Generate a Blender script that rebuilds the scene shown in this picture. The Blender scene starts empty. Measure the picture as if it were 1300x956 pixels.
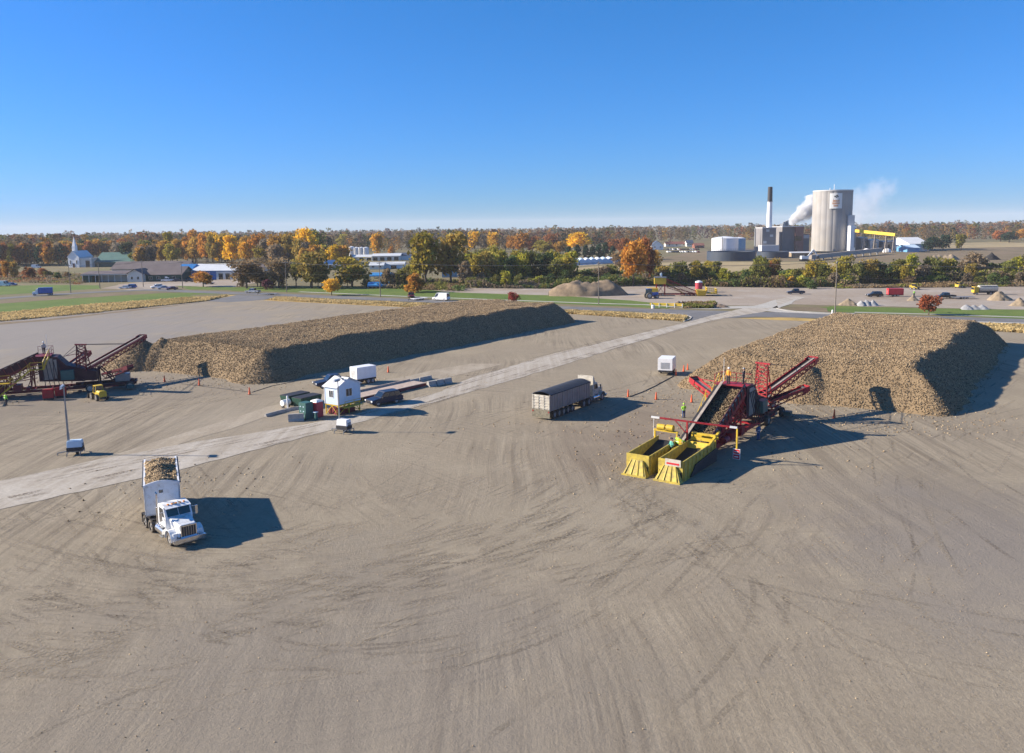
import bpy, bmesh, math, random
import numpy as np
from mathutils import Vector, Matrix, geometry
random.seed(7); RNG = np.random.default_rng(11)
R = math.radians
scene = bpy.context.scene
col = scene.collection

# ---------------------------------------------------------------- survey: camera and photo measurements
F, H, TH, RO = 1040.0, 23.5, math.atan(145/1040.0), R(0.79)
cT, sT, cR, sR = math.cos(TH), math.sin(TH), math.cos(RO), math.sin(RO)
def at(px, py, z=0.0):
    """world point at height z seen at pixel (px, py) of the 1300x956 photograph"""
    u, v = px-650, py-433
    a, b = u*cR - v*sR, u*sR + v*cR
    d = (a/F, cT - sT*b/F, -sT - cT*b/F)
    t = (z-H)/d[2]
    return Vector((d[0]*t, d[1]*t, z))
def pix(x, y, z):
    dep = y*cT-(z-H)*sT
    a = x/dep*F; b = (-y*sT-(z-H)*cT)/dep*F
    return 650+a*cR+b*sR, 433-a*sR+b*cR
def mpp(p):                      # metres per pixel at a ground point
    return (p.y*cT+H*sT)/F
def tall(px, py, pytop):         # height of something standing at (px,py) whose top is seen at pytop
    p = at(px, py)
    return (py-pytop)*mpp(p)*1.0

cam = bpy.data.cameras.new('camera'); camo = bpy.data.objects.new('camera', cam); col.objects.link(camo)
cam.sensor_width = 36; cam.lens = F/1300*36; cam.shift_y = -45/1300; cam.clip_start = .5; cam.clip_end = 20000
Rt, D, Fw = Vector((1,0,0)), Vector((0,-sT,-cT)), Vector((0,cT,-sT))
rc = Rt*cR + D*sR; dc = -Rt*sR + D*cR
mw = Matrix((( rc.x,-dc.x,-Fw.x,0),(rc.y,-dc.y,-Fw.y,0),(rc.z,-dc.z,-Fw.z,H),(0,0,0,1)))
camo.matrix_world = mw; scene.camera = camo

# ---------------------------------------------------------------- light
SUN_EL, SUN_AZ = 24.5, -85.0           # azimuth clockwise from +Y
world = bpy.data.worlds.new('World'); scene.world = world; world.use_nodes = True
wn = world.node_tree.nodes; wl = world.node_tree.links
sky = wn.new('ShaderNodeTexSky'); sky.sky_type = 'NISHITA'; sky.sun_disc = False
sky.sun_elevation = R(SUN_EL); sky.sun_rotation = R(SUN_AZ % 360)
sky.altitude = 200; sky.air_density = 1.0; sky.dust_density = 0.2; sky.ozone_density = 3.5
# the camera's own colour response on the sky: a power curve per channel
sp_ = wn.new('ShaderNodeSeparateColor'); cm_ = wn.new('ShaderNodeCombineColor'); wl.new(sky.outputs[0], sp_.inputs[0])
for ch,(k_,g_) in enumerate(((.262,1.22),(1.06,.81),(1.58,.97))):
    pw=wn.new('ShaderNodeMath'); pw.operation='POWER'; pw.inputs[1].default_value=g_; wl.new(sp_.outputs[ch],pw.inputs[0])
    ml=wn.new('ShaderNodeMath'); ml.operation='MULTIPLY'; ml.inputs[1].default_value=k_; wl.new(pw.outputs[0],ml.inputs[0]); wl.new(ml.outputs[0],cm_.inputs[ch])
wl.new(cm_.outputs[0], wn['Background'].inputs[0]); wn['Background'].inputs[1].default_value = 0.053
sl = bpy.data.lights.new('sun', 'SUN'); sl.energy = 5.0; sl.angle = R(.5); sl.color = (1, .89, .74)
so = bpy.data.objects.new('sun', sl); col.objects.link(so)
sd = Vector((math.sin(R(SUN_AZ))*math.cos(R(SUN_EL)), math.cos(R(SUN_AZ))*math.cos(R(SUN_EL)), math.sin(R(SUN_EL))))
so.rotation_euler = sd.to_track_quat('Z', 'Y').to_euler(); so.location = (-100, 0, 80)
scene.view_settings.view_transform = 'Standard'; scene.view_settings.look = 'None'
scene.view_settings.exposure = 1.08; scene.view_settings.gamma = 1
scene.render.engine = 'CYCLES'; scene.cycles.use_denoising = True
scene.cycles.max_bounces = 5; scene.cycles.diffuse_bounces = 2; scene.cycles.transparent_max_bounces = 48
scene.cycles.volume_bounces = 2

# ---------------------------------------------------------------- materials
def nd(nt, t, **kw):
    n = nt.nodes.new(t)
    for k, v in kw.items(): setattr(n, k, v)
    return n
def srgb(h):
    c = [int(h[i:i+2],16)/255 for i in (0,2,4)]
    return tuple(x/12.92 if x <= .04045 else ((x+.055)/1.055)**2.4 for x in c)
MATS = {}
def M(name, c, rough=.6, metal=0, var=.15, scale=2.0, dirt=0.0, dirtc=(.16,.12,.08), spec=.4, bump=0):
    """plain surface with a little uneven tone and optional mud patches"""
    if name in MATS: return MATS[name]
    m = bpy.data.materials.new(name); m.use_nodes = True; nt = m.node_tree; L = nt.links.new
    b = nt.nodes['Principled BSDF']
    tc = nd(nt,'ShaderNodeTexCoord'); nz = nd(nt,'ShaderNodeTexNoise'); nz.inputs['Scale'].default_value = scale; nz.inputs['Detail'].default_value = 6
    L(tc.outputs['Object'], nz.inputs['Vector'])
    mp = nd(nt,'ShaderNodeMapRange'); mp.inputs[1].default_value=.3; mp.inputs[2].default_value=.7; mp.inputs[3].default_value=1-var; mp.inputs[4].default_value=1+var
    L(nz.outputs[0], mp.inputs[0])
    mx = nd(nt,'ShaderNodeMix', data_type='RGBA', blend_type='MULTIPLY'); mx.inputs[0].default_value = 1
    mx.inputs[6].default_value = (*c,1); L(mp.outputs[0], mx.inputs[7])
    out = mx.outputs[2]
    if dirt:
        n2 = nd(nt,'ShaderNodeTexNoise'); n2.inputs['Scale'].default_value = scale*1.7; n2.inputs['Detail'].default_value = 8; n2.inputs['Roughness'].default_value=.7
        L(tc.outputs['Object'], n2.inputs['Vector'])
        r2 = nd(nt,'ShaderNodeMapRange'); r2.inputs[1].default_value=.62-dirt*.35; r2.inputs[2].default_value=.75-dirt*.2; r2.inputs[4].default_value=min(1,.5+dirt*.5)
        L(n2.outputs[0], r2.inputs[0])
        m2 = nd(nt,'ShaderNodeMix', data_type='RGBA'); L(r2.outputs[0], m2.inputs[0]); L(out, m2.inputs[6]); m2.inputs[7].default_value=(*dirtc,1)
        out = m2.outputs[2]
    L(out, b.inputs['Base Color'])
    if bump:
        bp = nd(nt,'ShaderNodeBump'); bp.inputs['Strength'].default_value=bump; bp.inputs['Distance'].default_value=.05
        n3 = nd(nt,'ShaderNodeTexNoise'); n3.inputs['Scale'].default_value=scale*6; L(tc.outputs['Object'], n3.inputs['Vector'])
        L(n3.outputs[0], bp.inputs['Height']); L(bp.outputs[0], b.inputs['Normal'])
    b.inputs['Roughness'].default_value=rough; b.inputs['Metallic'].default_value=metal; b.inputs['Specular IOR Level'].default_value=spec
    MATS[name]=m; return m
M('white_paint',(.7,.71,.72),.4,0,.06,1.5,.3,(.38,.33,.27)); M('clean_white',(.8,.8,.79),.4,0,.05)
M('truck_white',(.74,.76,.78),.32,0,.06,1.4,.3,(.42,.36,.29)); M('grey_trailer',(.27,.265,.26),.45,.3,.12,1.2,.25,(.26,.21,.16))
M('cream_dirty',(.52,.485,.41),.5,0,.1,1.5,.35,(.2,.15,.1)); M('mud_panel',(.2,.18,.13),.8,0,.3,3,.5,(.08,.07,.05))
M('tarp',(.035,.036,.042),.6,0,.2,1.5,.15,(.12,.1,.08),bump=.3); M('rubber',(.035,.034,.033),.85,0,.2,4,.62,(.2,.165,.125))
M('rim',(.45,.44,.42),.4,.4,.2,5,.4,(.2,.16,.12)); M('chrome',(.62,.62,.63),.18,.95,.05); M('steel_grey',(.25,.26,.27),.5,.5,.15)
M('dark_metal',(.035,.035,.04),.6,.2,.2,3,.2); M('glass_dark',(.012,.02,.03),.06,0,.05,spec=.8); M('glass_green',(.03,.07,.075),.06,0,.05,spec=.8)
M('red_paint',(.34,.014,.022),.5,0,.25,1.5,.38,(.12,.05,.04)); M('maroon_paint',(.17,.022,.03),.55,0,.25,1.5,.3,(.06,.03,.025))
M('dark_maroon',(.05,.012,.02),.6,0,.25,1.5,.2,(.05,.03,.025)); M('yellow_paint',(.6,.41,.035),.5,0,.15,2,.36,(.26,.19,.07))
M('hopper_yellow',(.5,.38,.06),.6,0,.2,1.6,.5,(.22,.175,.075)); M('belt',(.02,.02,.022),.8,0,.3,3,.15,(.08,.06,.05)); M('rail_tan',(.34,.29,.24),.6,0,.2,2)
M('light_blue_paint',(.5,.62,.72),.5,0,.05,2); M('house_white',(.52,.63,.74),.5,0,.05,2); M('pale_roof',(.68,.7,.72),.6,0,.08,2)
M('dark_green',(.02,.07,.05),.5,0,.2,2,.15); M('teal_green',(.035,.11,.1),.5,0,.15,2,.1); M('toilet_red',(.4,.05,.07),.45,0,.1); M('concrete',(.36,.34,.31),.85,0,.15,2,.2,(.2,.17,.13),bump=.3)
M('wood_tan',(.42,.33,.27),.8,0,.2,2); M('navy_car',(.014,.022,.05),.34,0,.1,2,.05,spec=.4); M('black_car',(.012,.012,.014),.2,0,.1,spec=.6); M('silver_car',(.5,.51,.53),.25,.4,.08); M('blue_car',(.03,.12,.4),.25,0,.08)
M('maroon_car',(.13,.02,.025),.25,0,.1); M('amber',(.7,.25,.02),.4); M('tail_red',(.4,.01,.01),.4); M('lamp_glass',(.75,.77,.78),.15,0,.05); M('cone_orange',(.8,.13,.04),.5,0,.1)
M('hivis',(.35,.75,.05),.6,0,.1); M('jeans',(.07,.11,.22),.8); M('skin',(.42,.25,.17),.6); M('dark_cloth',(.03,.03,.04),.85); M('teal_cloth',(.12,.42,.33),.7); M('orange_cloth',(.75,.32,.04),.7); M('hard_white',(.75,.75,.73),.4)
M('silo_concrete',(.31,.298,.285),.85,0,.14,.08,.25,(.33,.29,.24)); M('factory_grey',(.2,.19,.19),.7,0,.1,.2); M('factory_brick',(.3,.14,.11),.8,0,.15,.3); M('pale_panel',(.5,.5,.5),.6,0,.06,.2)
M('barn_white',(.66,.64,.58),.7,0,.06,.3); M('brown_roof',(.13,.105,.105),.75,0,.15,.2); M('blue_wall',(.02,.16,.42),.5,0,.08,.3); M('light_roof',(.6,.62,.63),.5,0,.06,.3); M('green_roof',(.06,.14,.12),.6,0,.12,.3)
M('green_tank',(.015,.16,.1),.5,0,.1,.2); M('tank_white',(.72,.73,.75),.4,0,.05,.2); M('tank_navy',(.03,.045,.07),.6,0,.15,.2); M('tank_blue',(.12,.3,.5),.4,0,.08,.2); M('tarp_blue',(.04,.25,.55),.5,0,.12,.4)
M('pole_wood',(.2,.17,.14),.85,0,.2,1); M('wire',(.06,.06,.065),.5); M('bark',(.12,.09,.065),.9,0,.3,3); M('red_roof',(.2,.08,.06),.8,0,.15,.4); M('slate_roof',(.05,.07,.11),.7,0,.15,.4)
M('dirt_tan',(.27,.21,.14),.95,0,.22,.6,.3,(.24,.18,.12),bump=.8); M('dirt_brown',(.22,.16,.11),.95,0,.25,.6,.3,(.14,.1,.07),bump=.8); M('mound_earth',(.23,.17,.11),.95,0,.25,.6,.3,(.15,.11,.075),bump=.8); M('stone_grey',(.3,.3,.3),.95,0,.15,1,bump=.8); M('coal',(.025,.024,.025),.95,0,.3,.6,bump=.8)
M('conveyor_yellow',(.75,.5,.03),.5,0,.05,.3); M('banner',(.78,.77,.73),.7,0,.03,.3); M('logo_orange',(.6,.27,.1),.7,0,.05); M('logo_dark',(.08,.1,.1),.7); M('sign_red',(.55,.03,.04),.4,0,.1); M('post_white',(.7,.7,.68),.6)

# ---------------------------------------------------------------- mesh builder
class MB:
    def __init__(s): s.v=[]; s.f=[]
    def add(s, vs, fs):
        k=len(s.v); s.v += [tuple(p) for p in vs]; s.f += [tuple(i+k for i in f) for f in fs]; return s
    def hexa(s, p): return s.add(p, [(0,3,2,1),(4,5,6,7),(0,1,5,4),(1,2,6,5),(2,3,7,6),(3,0,4,7)])
    def box(s, x0,x1,y0,y1,z0,z1):
        return s.hexa([(x0,y0,z0),(x1,y0,z0),(x1,y1,z0),(x0,y1,z0),(x0,y0,z1),(x1,y0,z1),(x1,y1,z1),(x0,y1,z1)])
    def taper(s, x0,x1,y0,y1,z0,z1, dx=0, dy0=0, dy1=0):     # box whose top is smaller
        return s.hexa([(x0,y0,z0),(x1,y0,z0),(x1,y1,z0),(x0,y1,z0),(x0+dx,y0+dy0,z1),(x1-dx,y0+dy0,z1),(x1-dx,y1-dy1,z1),(x0+dx,y1-dy1,z1)])
    def bar(s, p, q, w, h=None):
        p=Vector(p); q=Vector(q); h=h or w; d=(q-p).normalized(); up=Vector((0,0,1)) if abs(d.z)<.98 else Vector((0,1,0))
        x=d.cross(up).normalized()*w/2; y=x.cross(d).normalized()*h/2
        return s.hexa([p-x-y,p+x-y,q+x-y,q-x-y,p-x+y,p+x+y,q+x+y,q-x+y])
    def tube(s, p, q, r, r2=None, n=8):
        p=Vector(p); q=Vector(q); r2=r if r2 is None else r2; d=(q-p).normalized(); up=Vector((0,0,1)) if abs(d.z)<.9 else Vector((0,1,0))
        x=d.cross(up).normalized(); y=x.cross(d)
        vs=[p+(x*math.cos(2*math.pi*i/n)+y*math.sin(2*math.pi*i/n))*r for i in range(n)]+[q+(x*math.cos(2*math.pi*i/n)+y*math.sin(2*math.pi*i/n))*r2 for i in range(n)]
        return s.add(vs,[(i,(i+1)%n,n+(i+1)%n,n+i) for i in range(n)]+[tuple(range(n-1,-1,-1)),tuple(range(n,2*n))])
    def lathe(s, prof, c=(0,0), n=16):
        vs=[(c[0]+r*math.cos(2*math.pi*i/n),c[1]+r*math.sin(2*math.pi*i/n),z) for r,z in prof for i in range(n)]; k=len(prof)
        fs=[(j*n+i,j*n+(i+1)%n,(j+1)*n+(i+1)%n,(j+1)*n+i) for j in range(k-1) for i in range(n)]
        return s.add(vs, fs+[tuple(range(n-1,-1,-1)),tuple(range((k-1)*n,k*n))])
    def prism(s, poly, x0, x1):       # poly of (y,z), pushed along x
        n=len(poly); return s.add([(x0,y,z) for y,z in poly]+[(x1,y,z) for y,z in poly],[(i,(i+1)%n,n+(i+1)%n,n+i) for i in range(n)]+[tuple(range(n-1,-1,-1)),tuple(range(n,2*n))])
    def prismy(s, poly, y0, y1):      # poly of (x,z), pushed along y
        n=len(poly); return s.add([(x,y0,z) for x,z in poly]+[(x,y1,z) for x,z in poly],[(i,(i+1)%n,n+(i+1)%n,n+i) for i in range(n)]+[tuple(range(n-1,-1,-1)),tuple(range(n,2*n))])
    def quad(s,*p): return s.add(p,[tuple(range(len(p)))])
    def ball(s,c,r,n=10,m=6,sz=1):
        prof=[(max(.02*r,r*math.sin(math.pi*j/m)),c[2]-r*sz*math.cos(math.pi*j/m)) for j in range(m+1)]
        return s.lathe(prof,(c[0],c[1]),n)
    def arc(s, y, z, r, t, x0, x1, a0, a1, n=8):     # curved strip about an x axis (wheel arch)
        pts=[(y+q*math.cos(R(a)),z+q*math.sin(R(a))) for q in (r,) for a in np.linspace(a0,a1,n)]+[(y+(r-t)*math.cos(R(a)),z+(r-t)*math.sin(R(a))) for a in np.linspace(a1,a0,n)]
        for i in range(n-1):
            s.prism([pts[i],pts[i+1],pts[2*n-2-i],pts[2*n-1-i]],x0,x1)
        return s
    def build(s, name, mat, parent=None, label=None, smooth=False, bevel=0):
        me=bpy.data.meshes.new(name); me.from_pydata(s.v,[],s.f)
        bm=bmesh.new(); bm.from_mesh(me); bmesh.ops.recalc_face_normals(bm, faces=bm.faces)
        if bevel: bmesh.ops.bevel(bm, geom=bm.edges[:], offset=bevel, segments=2, affect='EDGES', clamp_overlap=True)
        bm.to_mesh(me); bm.free()
        if smooth:
            me.polygons.foreach_set('use_smooth',[True]*len(me.polygons)); me.set_sharp_from_angle(angle=R(40))
        me.materials.append(MATS[mat] if isinstance(mat,str) else mat)
        o=bpy.data.objects.new(name,me); col.objects.link(o)
        if parent: o.parent=parent
        if label: o['label']=label
        return o
def tag(o,label,cat,group=None,kind=None):
    if label: o['label']=label
    if cat: o['category']=cat
    if group: o['group']=group
    if kind: o['kind']=kind
    return o
def thing(name,label,cat,loc=(0,0,0),rz=0,group=None):
    o=bpy.data.objects.new(name,None); col.objects.link(o); o.location=loc; o.rotation_euler=(0,0,rz); o.empty_display_size=.3
    return tag(o,label,cat,group)
def copy_thing(o,loc,rz,label=None,group=None,scale=None):
    c=o.copy(); col.objects.link(c); c.location=loc; c.rotation_euler=(0,0,rz)
    if label: c['label']=label
    if group: c['group']=group
    if scale: c.scale=scale
    for ch in o.children:
        d=ch.copy(); col.objects.link(d); d.parent=c
        for g in ch.children:
            e=g.copy(); col.objects.link(e); e.parent=d
    return c
def rz_of(d): return math.atan2(-d[0], d[1])        # turns local +Y onto direction d
AX = Vector((.58,.815,0)).normalized(); BX = Vector((AX.y,-AX.x,0))     # the yard's own grid: along the access road, and across it
AROT = rz_of(AX)

# ---------------------------------------------------------------- ground materials
def ground_mat(name, cols, scales, rough=.95, tracks=False, bump=.4, bscale=4.0, stretch=None):
    m=bpy.data.materials.new(name); m.use_nodes=True; nt=m.node_tree; L=nt.links.new; b=nt.nodes['Principled BSDF']
    tc=nd(nt,'ShaderNodeTexCoord'); vec=tc.outputs['Object']
    if stretch:
        mpn=nd(nt,'ShaderNodeMapping'); mpn.inputs['Rotation'].default_value=(0,0,stretch[0]); mpn.inputs['Scale'].default_value=(stretch[1],stretch[2],1)
        L(vec,mpn.inputs['Vector']); svec=mpn.outputs[0]
    else: svec=vec
    def noise(sc,v,det=5,rg=.55):
        n=nd(nt,'ShaderNodeTexNoise'); n.inputs['Scale'].default_value=sc; n.inputs['Detail'].default_value=det; n.inputs['Roughness'].default_value=rg; L(v,n.inputs['Vector']); return n.outputs[0]
    def rng(x,a,bb,c,d):
        n=nd(nt,'ShaderNodeMapRange'); n.inputs[1].default_value=a; n.inputs[2].default_value=bb; n.inputs[3].default_value=c; n.inputs[4].default_value=d; L(x,n.inputs[0]); return n.outputs[0]
    def mix(f,a,bb,bt='MIX'):
        n=nd(nt,'ShaderNodeMix',data_type='RGBA',blend_type=bt)
        for k,x in ((0,f),(6,a),(7,bb)):
            if isinstance(x,(int,float)): n.inputs[k].default_value=x
            elif isinstance(x,tuple): n.inputs[k].default_value=(*x,1)
            else: L(x,n.inputs[k])
        return n.outputs[2]
    def math_(op,a,bb=None):
        n=nd(nt,'ShaderNodeMath',operation=op)
        for k,x in ((0,a),(1,bb)):
            if x is None: continue
            if isinstance(x,(int,float)): n.inputs[k].default_value=x
            else: L(x,n.inputs[k])
        return n.outputs[0]
    c=mix(rng(noise(scales[0],svec),.35,.65,0,1),cols[0],cols[1])
    c=mix(rng(noise(scales[1],vec),.5,.72,0,.8),c,cols[2])
    c=mix(1,c,rng(noise(scales[2],vec,6,.7),.25,.75,.82,1.18),'MULTIPLY')
    hgt=noise(bscale,vec,8,.75)
    if tracks:
        sep=nd(nt,'ShaderNodeSeparateXYZ'); L(vec,sep.inputs[0])
        wob=noise(.06,vec,2)
        for cx,cy,r0,r1,freq,amt,seed in tracks['arcs']:
            dx=math_('SUBTRACT',sep.outputs[0],cx); dy=math_('SUBTRACT',sep.outputs[1],cy)
            rr=math_('SQRT',math_('ADD',math_('MULTIPLY',dx,dx),math_('MULTIPLY',dy,dy)))
            rr=math_('ADD',rr,math_('MULTIPLY',wob,3.0))
            th=math_('ARCTAN2',dy,dx)
            cb=nd(nt,'ShaderNodeCombineXYZ'); L(math_('MULTIPLY',rr,freq),cb.inputs[0]); L(math_('MULTIPLY',th,1.3),cb.inputs[1]); cb.inputs[2].default_value=seed
            st=noise(1.0,cb.outputs[0],4,.6)
            m1=rng(rr,r0,r0+4,0,1); m2=rng(rr,r1-8,r1,1,0)
            cb2=nd(nt,'ShaderNodeVectorMath',operation='ADD'); L(vec,cb2.inputs[0]); cb2.inputs[1].default_value=(seed*31,seed*17,0)
            m3=rng(noise(.06,cb2.outputs[0],4),.47,.62,.0,1)
            msk=math_('MULTIPLY',math_('MULTIPLY',m1,m2),m3)
            dark=rng(st,.52,.66,0,amt); lite=rng(st,.48,.34,0,amt*.6)
            c=mix(math_('MULTIPLY',dark,msk),c,tracks['dark']); c=mix(math_('MULTIPLY',lite,msk),c,tracks['lite'])
            hgt=math_('ADD',hgt,math_('MULTIPLY',math_('MULTIPLY',st,msk),.3))
        for rot,fx,fy,amt,seed in tracks['lines']:
            mp2=nd(nt,'ShaderNodeMapping'); mp2.inputs['Rotation'].default_value=(0,0,rot); mp2.inputs['Scale'].default_value=(fx,fy,1); mp2.inputs['Location'].default_value=(seed*3.1,seed*1.7,0)
            va=nd(nt,'ShaderNodeVectorMath',operation='ADD'); L(vec,va.inputs[0])
            wv=nd(nt,'ShaderNodeTexNoise'); wv.inputs['Scale'].default_value=.03; wv.inputs['Detail'].default_value=1; L(vec,wv.inputs['Vector'])
            sc_=nd(nt,'ShaderNodeVectorMath',operation='SCALE'); L(wv.outputs[1],sc_.inputs[0]); sc_.inputs[3].default_value=5
            L(sc_.outputs[0],va.inputs[1]); L(va.outputs[0],mp2.inputs['Vector'])
            st=noise(1.0,mp2.outputs[0],4,.6)
            msk=rng(noise(.035,va.outputs[0],3),.45,.62,.05,1)
            c=mix(math_('MULTIPLY',rng(st,.54,.68,0,amt),msk),c,tracks['dark']); c=mix(math_('MULTIPLY',rng(st,.46,.32,0,amt*.6),msk),c,tracks['lite'])
            hgt=math_('ADD',hgt,math_('MULTIPLY',math_('MULTIPLY',st,msk),.35))
        for px0,py0,rad,amt,cc in tracks.get('patches',()):
            dx=math_('SUBTRACT',sep.outputs[0],px0); dy=math_('SUBTRACT',sep.outputs[1],py0)
            rr=math_('SQRT',math_('ADD',math_('MULTIPLY',dx,dx),math_('MULTIPLY',dy,dy)))
            rr=math_('ADD',rr,math_('MULTIPLY',math_('SUBTRACT',noise(.12,vec,6,.65),.5),rad*1.6))
            c=mix(rng(rr,rad*.3,rad,amt,0),c,cc)
    L(c,b.inputs['Base Color']); b.inputs['Roughness'].default_value=rough; b.inputs['Specular IOR Level'].default_value=.15
    bp=nd(nt,'ShaderNodeBump'); bp.inputs['Strength'].default_value=bump; bp.inputs['Distance'].default_value=.12; L(hgt,bp.inputs['Height']); L(bp.outputs[0],b.inputs['Normal'])
    MATS[name]=m; return m
tr=dict(dark=(.15,.122,.09),lite=(.36,.305,.225),
  arcs=[(-22,84,14,58,1.5,.5,1.),(-62,24,28,75,1.3,.4,2.),(-13,55,3,16,1.7,.4,5.),(-44,121,4,22,1.3,.5,3.),(60,20,20,75,1.0,.35,4.),(-20,78,10,52,3.2,.42,7.),(-50,40,22,90,2.6,.35,8.),(18,110,16,60,2.8,.3,9.)],
  lines=[(-AROT,.95,.035,.55,1.),(-AROT+.5,.8,.03,.35,2.),(-R(70),.8,.04,.4,3.),(R(46),1.6,.03,.7,4.),(R(41),.55,.018,.6,6.),(R(50),3.4,.06,.5,7.),(R(15),2.2,.05,.4,8.)],
  patches=[(12,82,14,.55,(.2,.16,.12)),(18,96,16,.5,(.19,.15,.115)),(33,62,16,.35,(.21,.175,.14)),(-70,108,16,.5,(.17,.145,.12)),(-120,190,90,.8,(.24,.222,.21)),(-10,40,22,.5,(.215,.19,.16)),(38,58,20,.5,(.2,.178,.155)),(5,62,12,.35,(.34,.29,.21)),(-35,100,14,.4,(.33,.285,.22)),(35,48,22,.3,(.235,.21,.185)),(-55,125,22,.35,(.22,.185,.15))])
ground_mat('yard_gravel',[(.29,.244,.176),(.254,.213,.157),(.328,.278,.203)],(.025,.12,2.2),tracks=tr,bump=.55,bscale=5)
ground_mat('road_gravel',[(.42,.38,.325),(.33,.29,.235),(.46,.425,.37)],(.75,.09,2.5),bump=.3,stretch=(-AROT,1.2,.022))
ground_mat('dusty_track',[(.35,.3,.23),(.29,.245,.185),(.39,.34,.27)],(.6,.2,2.5),bump=.3,stretch=(-AROT,1.2,.05))
ground_mat('asphalt',[(.17,.17,.175),(.14,.14,.145),(.21,.205,.2)],(.3,.08,3),bump=.15)
ground_mat('dry_grass',[(.5,.35,.13),(.4,.27,.09),(.3,.22,.08)],(.15,.35,1.6),bump=.8,bscale=3)
ground_mat('lawn',[(.095,.15,.03),(.13,.175,.04),(.075,.12,.03)],(.06,.2,1.5),bump=.6,bscale=2)
ground_mat('pale_path',[(.42,.4,.36),(.38,.36,.32),(.46,.44,.4)],(.3,.2,2),bump=.1)
ground_mat('far_gravel',[(.34,.29,.24),(.29,.235,.18),(.38,.34,.3)],(.03,.07,.5),bump=.5,bscale=1)
ground_mat('brown_soil',[(.2,.15,.1),(.16,.13,.075),(.25,.19,.12)],(.04,.1,.6),bump=.7,bscale=1)
ground_mat('fields',[(.16,.14,.075),(.2,.165,.095),(.12,.13,.055)],(.006,.02,.15),bump=.6,bscale=.5)
ground_mat('stubble',[(.36,.28,.15),(.3,.24,.14),(.4,.32,.18)],(.01,.03,.3),bump=.5,bscale=.6)

def sheet(name, poly, z, mat, jit=.0, step=6.0, px=True, kind='structure', label=None, cat=None):
    pts=[at(*p,0) if px else Vector((p[0],p[1],0)) for p in poly]
    out=[]
    for i,p in enumerate(pts):
        q=pts[(i+1)%len(pts)]; n=max(1,min(60,int((q-p).length/step))) if jit else 1
        for k in range(n):
            w=p.lerp(q,k/n)
            if jit: w=w+Vector((random.gauss(0,jit),random.gauss(0,jit),0))
            out.append(Vector((w.x,w.y,z)))
    me=bpy.data.meshes.new(name)
    tri=geometry.tessellate_polygon([out]); fs=[]
    for t in tri:
        a,b,c=(out[i] for i in t)
        fs.append(t if (b-a).cross(c-a).z>0 else t[::-1])
    me.from_pydata([tuple(p) for p in out],[],fs); me.materials.append(MATS[mat])
    o=bpy.data.objects.new(name,me); col.objects.link(o); o['kind']=kind
    if label: o['label']=label
    if cat: o['category']=cat
    return o
def strip(name, pts, w, z, mat, h=0, px=True):
    """band of even width along a polyline; h gives it a real thickness (kerb)"""
    P=[at(*p,0) if px else Vector((p[0],p[1],0)) for p in pts]; l=[]; r=[]
    for i,p in enumerate(P):
        d=(P[min(i+1,len(P)-1)]-P[max(i-1,0)]).normalized(); n=Vector((-d.y,d.x,0))
        l.append(p+n*w/2); r.append(p-n*w/2)
    mb=MB()
    for i in range(len(P)-1):
        q=[r[i],r[i+1],l[i+1],l[i]]
        if h: mb.hexa([(v.x,v.y,z) for v in q]+[(v.x,v.y,z+h) for v in q])
        else: mb.quad(*[(v.x,v.y,z) for v in q])
    o=mb.build(name,mat); o['kind']='structure'; 
    if not h:
        for pl in o.data.polygons:
            if pl.normal.z<0: pl.flip()
    return o

# ---------------------------------------------------------------- the ground
def disc(name, r, z, mat):
    mb=MB(); n=64; mb.add([(r*math.cos(2*math.pi*i/n),r*math.sin(2*math.pi*i/n)+2000,z) for i in range(n)],[tuple(range(n))])
    o=mb.build(name,mat); o['kind']='structure'; return o
disc('terrain',6500,0,'fields')
far=[(0,407),(60,402.5),(190,389),(262,382.5),(300,380.5),(330,380.5),(450,386.5),(540,391),(640,395),(718,398),(800,402.5),(868,409),(905,404),(960,404),(1040,408),(1120,413),(1215,417),(1300,423)]
edge=[tuple(at(*p))[:2] for p in far]
sheet('yard',[(-150,-40),(150,-40),(175,160)]+edge[::-1]+[(-260,230),(-220,60)],.03,'yard_gravel',.25,5,px=False)
# public road, its two arms, and the access road that crosses it
pub=[(-420,395),(-260,352),(0,0)]
strip('public_road',[(1420,413),(1300,407.5),(1080,401),(880,396),(700,390.5),(560,383),(450,378.5),(320,373),(250,370.5),(190,368),(120,371),(60,374.5),(0,379),(-120,389)],8.5,.045,'asphalt')
strip('road_shoulder',[(1420,416.5),(1300,410.5),(1080,404),(960,400.5)],2.2,.038,'pale_path')
sheet('road_apron',[(770,393),(870,394),(960,396),(1000,397),(1080,401),(1040,404),(960,402.5),(905,405),(872,410.5),(879,405),(870,400),(830,397.5)],.05,'asphalt',.1)
sheet('driveway',[(262,382.5),(300,374.5),(345,376),(352,379),(320,382),(290,384)],.05,'asphalt',.2,4)
sheet('far_yard',[(470,371),(560,367.5),(620,364.5),(700,362.5),(800,360),(900,363.5),(1000,364.5),(1100,362),(1320,361),(1320,393),(1180,391),(1060,388),(1010,386),(960,388),(860,387.5),(820,383.5),(700,376),(600,373.5),(540,375)],.02,'far_gravel',.8,8)
sheet('soil_bank',[(1060,364.5),(1100,358),(1200,355.5),(1320,354),(1320,363.5),(1150,363),(1090,366)],.03,'brown_soil',1,8)
sheet('lawn_strip',[(395,372),(450,367),(520,366),(580,371.5),(640,373.5),(700,375),(800,381.5),(855,387),(850,392),(760,388),(700,385.5),(560,379),(450,375)],.025,'lawn',.5,6)
sheet('lawn_strip',[(1030,391.5),(1060,388),(1110,390),(1180,391.5),(1320,394),(1320,405.5),(1200,401),(1085,397.5),(1050,395)],.028,'lawn',.5,6)
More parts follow.
